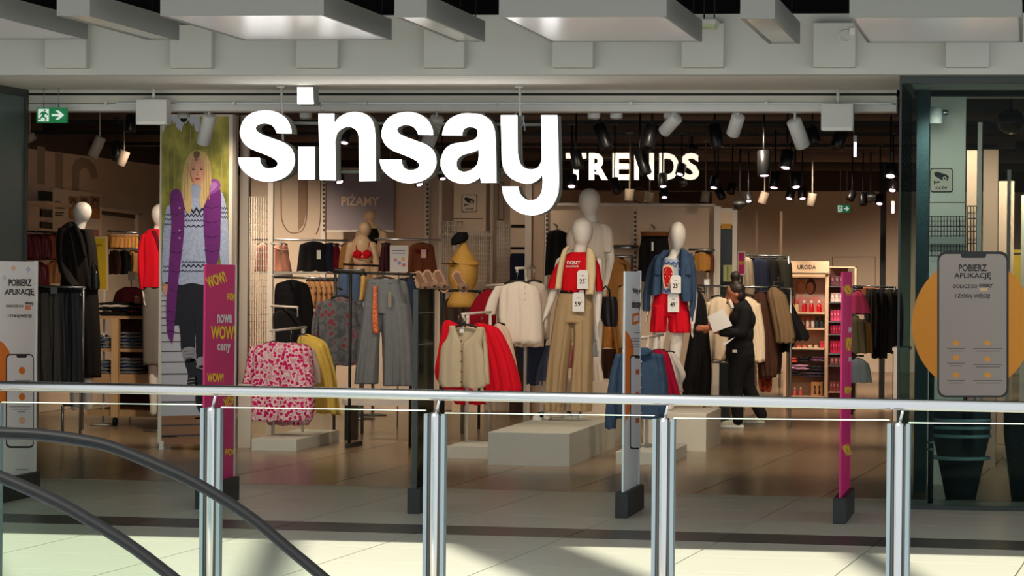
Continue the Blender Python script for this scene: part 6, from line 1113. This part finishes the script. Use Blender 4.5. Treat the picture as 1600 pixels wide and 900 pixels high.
# camera notice panels
def camera_sign(u0, v0, u1, v1, Y, label, paper):
    t = thing('camera_notice', label, 'sign', at((u0+u1)/2, v1, Y)); w = u1-u0; h = v1-v0; Pq = lambda x, y: (u0+w*x, v0+h*y)
    plate('border', rrect(u0, v0, u1, v1, w*.12), Y, .004, SLOT if paper else INK, t); plate('face', rrect(u0+w*.04, v0+h*.04, u1-w*.04, v1-h*.04, w*.1), Y, .004, mat('notice_paper', (216, 202, 184), .6), t, lift=.0015)
    plate('camera_body', [Pq(*q) for q in ((.16, .2), (.3, .15), (.72, .27), (.82, .36), (.78, .52), (.5, .5), (.2, .33))], Y, .001, INK, t, lift=.003); plate('camera_lens', [Pq(.64+.1*math.cos(q), .43+.09*math.sin(q)) for q in range(6)], Y, .001, MATS['notice_paper'], t, lift=.0045); plate('camera_lens_ring', [Pq(.64+.05*math.cos(q), .43+.045*math.sin(q)) for q in range(6)], Y, .001, INK, t, lift=.006); plate('camera_arm', [Pq(*q) for q in ((.16, .5), (.2, .5), (.2, .56), (.42, .54), (.44, .6), (.2, .62), (.2, .68), (.16, .68))], Y, .001, INK, t, lift=.003)
    text('printed_word', 'cctv', (u0+w*.24, v0+h*.74, u0+w*.76, v0+h*.88), Y, INK, t, .02, .003)
cp = thing('notice_panel', 'pale standing panel carrying the camera notice behind the letter a', 'panel', Vector((at(734, 400, 36.5).x, 36.5, 0))); a, b = at(709, 280, 36.5), at(759, 345, 36.5); box('board', (a.x, b.x), (36.5, 36.54), (0, a.z), mat('board_cream', (222, 198, 172), .6), cp); box('seam', (a.x, b.x-.03), (36.495, 36.5), (b.z+.02, b.z+.028), SLOT, cp)
camera_sign(721.5, 304, 745.5, 331.5, 36.48, 'square camera notice on the pale panel behind the letter a', True)
grid('wire grid panel left of the straw bust', 690, 346, 722, 460, 36.3, 10, 16, r=.005); grid('wire grid panel right of the straw bust', 728, 362, 766, 460, 36.3, 11, 14, r=.005); grid('small wire grid panel under the letter y', 777, 346, 795, 440, 36.2, 6, 14, r=.005)
wr = thing('wall_rail', 'pale cross rail of the camera notice bay', 'rail', at(730, 368, 36.4)); tube('bar', [at(690, 366.5, 36.4), at(770, 367, 36.4)], .02, PALERAIL, wr, 8); tube('end', [at(690, 366.5, 36.4), at(690, 366.5, 36.9)], .02, PALERAIL, wr, 8)
ol = thing('wall_lettering', 'thin outlined rectangles on the wall below the letter y', 'wall lettering', at(795, 345, YA))
for u0, v0, u1, v1 in ((778, 285, 788, 344), (808, 330, 819, 345)): plate('outline', rect(u0, v0, u1, v1), YA, .004, OUTL, ol, lift=.006, holes=[rect(u0+1.4, v0+1.4, u1-1.4, v1-1.4)])
ws2 = thing('wall_cabinet', 'pale wall cabinet with dark gaps under the letter y', 'cabinet', Vector((at(812, 400, 36.3).x, 36.3, 0)))
for i, (v0, v1) in enumerate(((280, 351), (356, 386), (390, 450))): a, b = at(797.5, v0, 36.3), at(821.5, v1, 36.3); box('panel', (a.x, b.x), (36.3, 36.6), (b.z, a.z), MATS['board_cream'], ws2)
a, b = at(798, 351, 36.4), at(821, 450, 36.4); box('shadow_back', (a.x, b.x), (36.42, 36.58), (0, a.z), mat('gap_dark', (64, 46, 36), .8), ws2)
garment('hanging_garment', 'dark garment in the wall cabinet above the white blouses', 'top', 36.22, [(396, 800, 818), (402, 797, 822), (440, 797, 822)], NAVYC, .15, [], None, 3, .01, None, 171)
upright(822, 832, 262, 36.0, 'broad pale upright left of the black pleated trousers', False); upright(833, 852, 262, 36.1, 'wide wall panel end left of the black pleated trousers', False, MATS['wall_panel_tan'])
# wall behind the mannequins
YB_ = 35.4; xB0, xB1 = at(852, 400, YB_).x, at(1117, 400, YB_).x; zB = at(985, 322, YB_).z
struct(box('wall_display', (xB0, xB1), (YB_, YB_+.08), (0, zB), mat('display_wall', (216, 192, 168), .75, noise=.04, ns=2)))
WD = bpy.data.objects['wall_display']; box('top_rail', (xB0, xB1), (YB_-.05, YB_+.1), (zB, zB+.03), PALERAIL, WD)
upright(852, 857, 324, YB_, 'slotted upright left end of the display wall'); upright(990, 995, 326, YB_, 'slotted upright in the middle of the display wall')
ec = thing('glass_cabinet', 'tall pale cabinet with a dark glass side at the display wall end', 'cabinet', Vector((at(1133, 400, YB_-.2).x, YB_-.2, 0))); a, b = at(1116, 322, YB_-.2), at(1126, 322, YB_-.2); c_ = at(1152, 328, YB_-.2)
box('front_post', (a.x, b.x), (YB_-.2, YB_-.1), (0, a.z), PALERAIL, ec); box('rear_post', (c_.x-.05, c_.x), (YB_-.2, YB_-.1), (0, c_.z), PALERAIL, ec); box('top_board', (b.x, c_.x-.05), (YB_-.2, YB_-.1), (c_.z-.02, c_.z+.02), PALERAIL, ec); box('dark_glass', (b.x, c_.x-.05), (YB_-.16, YB_-.12), (0, at(1130, 352, YB_).z), mat('dark_pane', (40, 44, 42), .15), ec); box('transom', (b.x, c_.x-.05), (YB_-.2, YB_-.16), (at(1130, 352, YB_).z, c_.z-.02), MATS['board_cream'], ec); box('label_strip', (b.x+.01, c_.x-.06), (YB_-.21, YB_-.2), (at(1130, 358, YB_).z, at(1130, 350, YB_).z), mat('amber_strip', (196, 140, 40), .6), ec)
gp = thing('picture_card', 'green and white picture card low in the glass cabinet', 'picture', at(1136, 438, YB_-.22)); plate('card', rect(1130, 414, 1144, 440), YB_-.22, .02, mat('card_green', (156, 160, 104), .6), gp); plate('stripe', rect(1136, 416, 1138, 438), YB_-.22, .001, mat('card_leaf', (74, 96, 50), .6), gp, lift=.002)
mc = thing('promo_card', 'small magenta promotion card in a white holder above the hair bun', 'sign', at(1159, 430, 36)); plate('holder', rect(1153, 392.5, 1164.5, 430), 36.0, .01, PRW, mc); plate('print', rect(1154, 394.5, 1163, 428), 36.0, .001, MAG, mc, lift=.002); text('printed_word', 'WOW!', (1154.5, 408, 1162.5, 414), 36.0, YEL, mc, .03, .004); tube('stem', [at(1159, 430, 36.01), Vector((at(1159, 430, 36.01).x, 36.01, 0))], .01, STEEL, mc, 6)
bw = thing('wall_lettering', 'outlined shapes and dark picture high on the rear wall', 'wall lettering', at(1000, 320, 52)); YW = 53.99
plate('dark_picture', rect(1030, 300, 1112, 330), YW, .01, mat('dark_print', (62, 46, 40), .7), bw, lift=.01); plate('outline', rect(930, 298, 979, 332), YW, .004, OUTL, bw, lift=.01, holes=[rect(931, 299.4, 978, 331)]); ring('outline', [(1010, 330), (1002, 318), (984, 310), (990, 296), (1004, 294), (1014, 304), (1010, 318), (992, 326)], 1.6, YW, OUTL, bw, .01)
plate('outline', rect(1300, 401, 1368, 470), YW, .004, OUTL, bw, lift=.01, holes=[rect(1301, 402.2, 1367, 470-1.2)])
upright(1181, 1185, 330, 46, 'slim dark upright on the rear wall above the rear rail', False, SLOT); upright(1219, 1223, 330, 46, 'slim dark upright on the rear wall left of the beauty shelf', False, SLOT)
col = struct(box('trim_column', (at(1375, 400, 42).x, at(1383, 400, 42).x), (42, 42.2), (0, 3.75), BLACK))
ws3 = thing('price_box', 'small white box on the rail left of the hair bun', 'box', at(1105, 444, 34.2)); box('box_body', (at(1101, 440, 34.2).x, at(1109, 440, 34.2).x), (34.15, 34.22), (at(1101, 445, 34.2).z, at(1101, 437, 34.2).z), WHITEBOARD, ws3); box('lid', (at(1100.5, 440, 34.2).x, at(1109.5, 440, 34.2).x), (34.14, 34.23), (at(1101, 437, 34.2).z, at(1101, 436, 34.2).z), CREAMW, ws3)
# ================================================================ BEAUTY SHELF
YU = 39.0; X_ = lambda u: at(u, 500, YU).x
Z_ = lambda v: at(1260, v, YU).z
us = thing('beauty_shelf', 'pale beauty shelf unit topped by a sign reading URODA', 'shelf', Vector((X_(1262), YU, 0)))
SHW = mat('shelf_pale', (214, 180, 150), .55)
box('header', (X_(1226), X_(1295)), (YU-.05, YU), (Z_(426), Z_(408)), mat('header_cream', (226, 190, 158), .6), us); text('header_word', 'URODA', (1246, 414, 1275, 420.5), YU-.05, INK, us, .02, .002)
box('back', (X_(1226), X_(1293)), (YU+.3, YU+.32), (0, Z_(429)), mat('shelf_back', (190, 150, 122), .7), us)
for u in (1225, 1289): box('side', (X_(u), X_(u+5)), (YU, YU+.3), (0, Z_(428)), SHW, us)
for v in (431, 488, 512.5, 543.5, 619): box('shelf_board', (X_(1229), X_(1290)), (YU, YU+.3), (Z_(v+2.6), Z_(v)), SHW, us)
us2 = thing('side_shelf', 'narrow side shelf with pink packets beside the beauty shelf', 'shelf', Vector((X_(1305), YU+.1, 0)))
box('back', (X_(1294), X_(1322)), (YU+.3, YU+.32), (0, Z_(417)), mat('shelf_back_brown', (120, 70, 62), .7), us2); box('side', (X_(1334), X_(1337)), (YU+.1, YU+.3), (0, Z_(416)), SHW, us2); box('top', (X_(1294), X_(1337)), (YU+.1, YU+.3), (Z_(418), Z_(416)), SHW, us2)
for v in (447, 472, 502, 522, 552, 571, 612): box('shelf_board', (X_(1294), X_(1334)), (YU+.05, YU+.3), (Z_(v+1.2), Z_(v)), STEEL if v < 600 else SHW, us2)
pb = thing('photo_board', 'portrait print of two faces cheek to cheek above the beauty products', 'picture', at(1258, 470, YU+.25)); YQ = YU+.26
plate('print_ground', rect(1229, 436, 1289, 488), YQ, .006, mat('print_mauve', (190, 158, 146), .6), pb)
for k_, (u, v, hc, fc) in enumerate(((1251, 449, (176, 122, 74), (210, 150, 116)), (1267, 449, (88, 52, 40), (206, 140, 106)))):
    plate('print_hair', [(u+8*math.cos(q*.5), v-1+13*math.sin(q*.5)) for q in range(13)], YQ, .001, mat('print_hair_%d' % k_, hc, .6), pb, lift=.002); plate('print_face', [(u+(1 if k_ == 0 else -1)+5.6*math.cos(q*.5), v+1+9*math.sin(q*.5)) for q in range(13)], YQ, .001, mat('print_face_%d' % k_, fc, .6), pb, lift=.0035)
    for du in (-2.2, 2.4): plate('print_eye', rect(u+du-1, v-1, u+du+1.1, v), YQ, .001, mat('print_eye_dark', (60, 40, 36), .6), pb, lift=.005)
    plate('print_mouth', rect(u-1.5, v+5, u+2, v+6.2), YQ, .001, mat('print_lip_pink', (186, 90, 84), .6), pb, lift=.005)
plate('print_shoulders', [(1234, 488), (1236, 470), (1250, 463), (1262, 466), (1276, 462), (1288, 472), (1288, 488)], YQ, .001, mat('print_pink_robe', (206, 130, 124), .6), pb, lift=.0042)
rb_ = random.Random(3)
def bottle(u, v, h, w, Y, body_c, cap_c, label, grp):
    k_ = sc(Y); p = at(u, v, Y); t = thing('bottle', label, 'bottle', p, grp); hh = h*k_; r = w*k_
    lathe('body', [(r*.9, 0), (r, hh*.05), (r, hh*.55), (r*.45, hh*.7), (r*.4, hh*.74)], p, mat('bottle_%d_%d_%d' % body_c, body_c, .3), t, 12); lathe('cap', [(r*.5, hh*.72), (r*.55, hh*.75), (r*.5, hh), (r*.2, hh*1.01)], p, mat('cap_%d_%d_%d' % cap_c, cap_c, .4), t, 12)
OR_ = ('first', 'second', 'third', 'fourth', 'fifth', 'sixth', 'seventh')
for i, u in enumerate((1238, 1246, 1257, 1268, 1280)): bottle(u, 487.5, 18, 4, YU+.1, ((222, 190, 150) if i < 2 else (206, 24, 34)), ((226, 214, 200) if i > 1 else (206, 90, 80)), ('cream jar' if i < 2 else 'red and white jar')+' on the top beauty shelf, '+OR_[i]+' from the left', 'jars on the top beauty shelf')
for i, (u, c) in enumerate(((1255, (120, 90, 90)), (1262, (214, 170, 160)), (1270, (200, 190, 190)), (1277, (50, 56, 66)), (1284, (44, 60, 66)))): bottle(u, 512, 17, 2.8, YU+.1, c, (40, 36, 40) if i > 2 else (196, 60, 60), 'slim bottle on the second beauty shelf, '+OR_[i]+' from the left', 'bottles on the second beauty shelf')
for i, (u, c) in enumerate(((1248, (200, 70, 60)), (1257, (206, 90, 70)), (1266, (214, 190, 150)), (1275, (210, 180, 150)))):
    t = thing('soap_bar', 'small round soap on the third beauty shelf, '+OR_[i]+' from the left', 'soap', at(u, 543, YU+.1), 'soaps on the third beauty shelf'); v_, f_ = ellp(at(u, 541, YU+.1), (.03, .025, .018), None, 12, 8); mk('soap', v_, f_, mat('soap_%d' % i, c, .4), t, True); box('dish', (at(u-3, 543, YU).x, at(u+3, 543, YU).x), (YU+.07, YU+.13), (Z_(543.4), Z_(542.4)), WHITEBOARD, t)
t = thing('gift_box', 'pink gift box at the right of the third beauty shelf', 'box', at(1285, 543, YU+.1)); box('box_body', (X_(1281), X_(1290)), (YU+.05, YU+.15), (Z_(543.3), Z_(535)), mat('pink_box', (206, 50, 76), .5), t); box('lid', (X_(1280.5), X_(1290.5)), (YU+.045, YU+.155), (Z_(535), Z_(533)), mat('pink_lid', (216, 76, 96), .5), t)
CLR = [(214, 70, 54), (34, 32, 36), (150, 106, 150), (26, 24, 30), (206, 170, 176), (40, 36, 48), (60, 50, 74)]
for i, (u0, u1, v, c) in enumerate(((1224, 1245, 567, (216, 74, 58)), (1248, 1266, 566, CLR[1]), (1267, 1288, 565, CLR[2]), (1221, 1240, 577, CLR[4]), (1240, 1264, 578, (190, 140, 170)), (1264, 1288, 580, CLR[5]), (1228, 1250, 588, CLR[3]), (1250, 1288, 590, CLR[6]))):
    folded(max(u0, 1231), u1, v, 2, YU+.06+.02*(i % 3), ('bright coral', 'black', 'lilac', 'pale pink', 'mauve', 'dark grey', 'black low', 'slate violet')[i]+' folded soft item in the beauty shelf compartment', [mat('soft_%d' % i, c, .8)], 'soft items in the beauty shelf', .035, .18)
for i, u in enumerate((1227, 1236, 1245)): bottle(u+6, 618.5, 13, 3, YU+.1, (186, 84, 84), (206, 160, 140), 'small rosy bottle on the lowest beauty shelf, '+OR_[i]+' from the left', 'bottles on the lowest beauty shelf')
t = thing('gift_box', 'kraft gift box with dark print on the lowest beauty shelf', 'box', at(1277, 618, YU+.1)); box('box_body', (X_(1268), X_(1286)), (YU+.05, YU+.2), (Z_(618.8), Z_(597)), mat('kraft_box', (190, 134, 84), .6), t)
for u in (1272, 1279): plate('printed_figure', [(u, 602), (u+3, 603), (u+2, 609), (u+3.4, 616), (u-.6, 616), (u+.4, 609)], YU+.05, .001, INK, t, lift=.002)
for r_i, (v, n, c, w) in enumerate(((446, 3, (84, 48, 56), 'dark plum'), (471, 3, (226, 190, 190), 'pale'), (501, 4, (206, 70, 110), 'rose'), (521, 5, (176, 30, 70), 'crimson'), (551, 5, (190, 20, 66), 'hot red'), (570, 3, (150, 86, 84), 'dusty'), (611, 4, (130, 62, 56), 'brown red'))):
    for i in range(n):
        u = 1297+i*(20/n); t = thing('packet', w+' packet on the narrow side shelf, '+OR_[i]+' from the left', 'packet', at(u+2, v, YU+.1), 'packets on the narrow side shelf'); h = (18, 16, 20, 15, 22, 14, 18)[r_i]*.85
        box('pouch', (X_(u), X_(u+17/n)), (YU+.08, YU+.12), (Z_(v), Z_(v-h)), mat('packet_%d' % r_i, c, .45, noise=.25, ns=20), t); box('label_tab', (X_(u+4/n), X_(u+12/n)), (YU+.075, YU+.08), (Z_(v-h*.75), Z_(v-h*.5)), mat('packet_tab_%d' % r_i, tuple(min(255, q+60) for q in c), .5), t)
# hangings right of the magenta gate
PK = FAB('candy_pink_cloth', (206, 72, 116))
for i, (rows_, m_, Yh, w, cat_) in enumerate((([(454, 1334, 1346), (462, 1331, 1352), (478, 1330, 1358), (490, 1330, 1360)], PK, 37.5, 'candy pink gift bags hanging right of the magenta gate', 'bag'), ([(494, 1330, 1342), (502, 1328, 1350), (525, 1328, 1352), (552, 1330, 1354)], FAB('khaki_grey_cloth', (112, 106, 84)), 37.4, 'khaki grey garment below the pink bags', 'top'), ([(500, 1344, 1356), (510, 1342, 1362), (552, 1344, 1364)], FAB('ochre_cloth', (124, 96, 56)), 37.6, 'ochre garment right of the khaki grey one', 'top'), ([(560, 1330, 1352), (570, 1328, 1358), (590, 1328, 1362), (598, 1330, 1362)], FAB('pale_denim_cloth', (116, 130, 142)), 37.3, 'pale blue trousers low beside the magenta gate', 'trousers'))):
    garment('hanging_item', w, cat_, Yh, rows_, m_, .14, [], ((rows_[0][1]+rows_[0][2])/2, rows_[0][0], 6, 4), 3, .014, 'clothes right of the magenta gate', 180+i)
rack('clothes_rack', 'narrow dark rack right of the magenta gate', [((1332, 450), (1348, 450), 37.5, 37.5), ((1332, 490), (1356, 490), 37.5, 37.5), ((1332, 556), (1350, 556), 37.35, 37.35)], [(1333, 450, 37.5)], [], DARK)
rack('clothes_rack', 'dark clothes rail beside the right glass bay', [((1332, 447), (1400, 449), 38.5, 38.5)], [(1336, 447, 38.5), (1398, 449, 38.5)], [], DARK)
for i, (u0, u1, v1) in enumerate(((1352, 1372, 545), (1362, 1386, 560), (1376, 1400, 552), (1388, 1410, 548))):
    garment('hanging_coat', 'long black coat on the rail beside the right bay, '+OR_[i]+' from the left', 'coat', 38.2+.12*i, [(452, (u0+u1)/2-6, (u0+u1)/2+6), (462, u0, u1), (500, u0-2, u1+2), (v1, u0, u1)], BLK if i % 2 else FAB('soot_cloth', (34, 32, 30)), .2, [], ((u0+u1)/2, 452, 8, 4), 4, .016, 'black coats beside the right bay', 190+i)
garment('hanging_coat', 'rusty dark garments at the top of the rail beside the right bay', 'top', 38.5, [(448, 1340, 1372), (452, 1338, 1378), (464, 1340, 1376)], FAB('rusty_cloth', (120, 72, 50)), .2, [], (1358, 447, 10, 4), 4, .012, None, 195)
tl = thing('low_table', 'pale low table end beside the right bay', 'table', fl(1397, 600)); box('top', (at(1394, 580, 36).x, at(1420, 580, 36).x), (36, 36.8), (at(1394, 548, 36).z, at(1394, 543, 36).z), CREAMW, tl); p = at(1396, 580, 36); box('leg', (p.x, p.x+.05), (36, 36.06), (0, at(1394, 548, 36).z), CREAMW, tl)
garment('hanging_item', 'orange rust garment low right of the walking person', 'skirt', 34.3, [(566, 1186, 1200), (580, 1184, 1206), (606, 1186, 1206), (612, 1188, 1204)], pattern('rust_print', 'noise', [(90, 30, 24), (170, 70, 40)], 30, [.4, .6]), .14, [], None, 3, .014, None, 196)
# ================================================================ INSIDE THE RIGHT GLASS BAY
YI = 25.2; a, b = at(1451, 200, YI), at(1509, 200, YI)
struct(box('wall_bay_panel', (a.x, b.x), (YI, YI+.08), (0, 3.06), mat('bay_panel', (226, 222, 208), .6)))
BP = bpy.data.objects['wall_bay_panel']; zz = at(1480, 317, YI).z; box('seam', (a.x, b.x), (YI-.003, YI), (zz, zz+.006), SLOT, BP)
camera_sign(1453.5, 262.5, 1489, 300.5, YI-.01, 'square camera notice in the right glass bay', False)
grid('wire grid panel below the bay camera notice', 1451, 338, 1509, 400, YI-.06, 12, 8, DARK, .003)
gs = tag(box('grid_strip', (a.x, b.x), (YI-.09, YI-.075), (at(1480, 381, YI).z, at(1480, 371, YI).z), mat('strip_grey', (160, 164, 156), .6)), 'grey strip across the wire grid in the right bay', 'strip')
struct(box('ceiling_bay', (xg+.03, 2.5), (22.6, 26.0), (3.06, 3.1), PALEPL))
for i, (u0, u1, v0, Y_) in enumerate(((1528, 1535, 191, 25.6), (1574, 1580, 265, 29), (1596, 1604, 305, 31))): strut('display_upright', u0, v0, u1, 900, Y_, 'pale upright inside the right bay, '+OR_[i]+' from the left')
upright(1511, 1527, 235, 27.0, 'pink beige panel behind the first bay upright', False, mat('bay_beige', (206, 170, 150), .7)); upright(1537, 1560, 234, 27.5, 'pink beige panel right of the first bay upright', False, MATS['bay_beige']); upright(1561, 1585, 283, 31.5, 'darker beige panel further back in the right bay', False, MATS['bay_beige'])
grid('dark wire grid in front of the first bay panel', 1512, 322, 1526, 400, 26.9, 3, 4, DARK, .005)
yc = thing('picture_card', 'yellow sheet behind the phone sticker in the right bay', 'picture', at(1590, 430, 32)); plate('card', rect(1580, 390, 1606, 446), 32.0, .01, mat('card_ochre', (190, 150, 40), .6), yc); plate('card_strip', rect(1581, 395, 1600, 398), 32.0, .001, INK, yc, lift=.002)
PLM = mat('planter_black', (38, 46, 48), .7, spec=.15); BAND = mat('band_pale', (176, 200, 200), .3)
def tub(u0, u1, vb, label, bands, w0, w1):
    Yb = 23.4; k_ = sc(Yb); c = at((u0+u1)/2, vb, Yb); t = thing('tapered_tub', label, 'container', Vector((c.x, Yb+.2, 0))); zt_ = at(u0, 640, Yb).z
    r0, r1 = w0*k_, w1*k_; cc = Vector((c.x, Yb+.25, 0)); H = zt_
    lathe('body', [(r0*.95, 0), (r0, .02), (r0+(r1-r0)*.45, H*.35), (r1, H*.72), (r1*1.02, H), (r1*.95, H+.02), (r1*.9, H+.02)], cc, PLM, t, 28)
    for v in bands: z = at(u0, v, Yb).z; rr = r1*1.03 if z > H*.7 else r1*1.0; lathe('band', [(rr, z-.012), (rr+.008, z), (rr, z+.012)], cc, BAND, t, 28)
tub(1452, 1547, 815, 'tall black tapered tub with pale bands inside the right bay', (657, 669, 682, 717), 24, 44); tub(1570, 1650, 812, 'black tapered tub cut by the right frame edge', (), 30, 42)
t = thing('metal_pole', 'slim dark pole with steel rings beside the black tapered tub', 'pole', Vector((at(1455, 780, 23.2).x, 23.2, 0))); p = at(1455, 640, 23.2); tube('pole', [Vector((p.x, 23.2, 0)), p, p+Vector((0, 0, .3))], .02, PLM, t, 10)
for v in (691, 702): z = at(1455, v, 23.2).z; lathe('ring', [(.024, z-.01), (.028, z), (.024, z+.01)], (p.x, 23.2, 0), STEEL, t, 14)
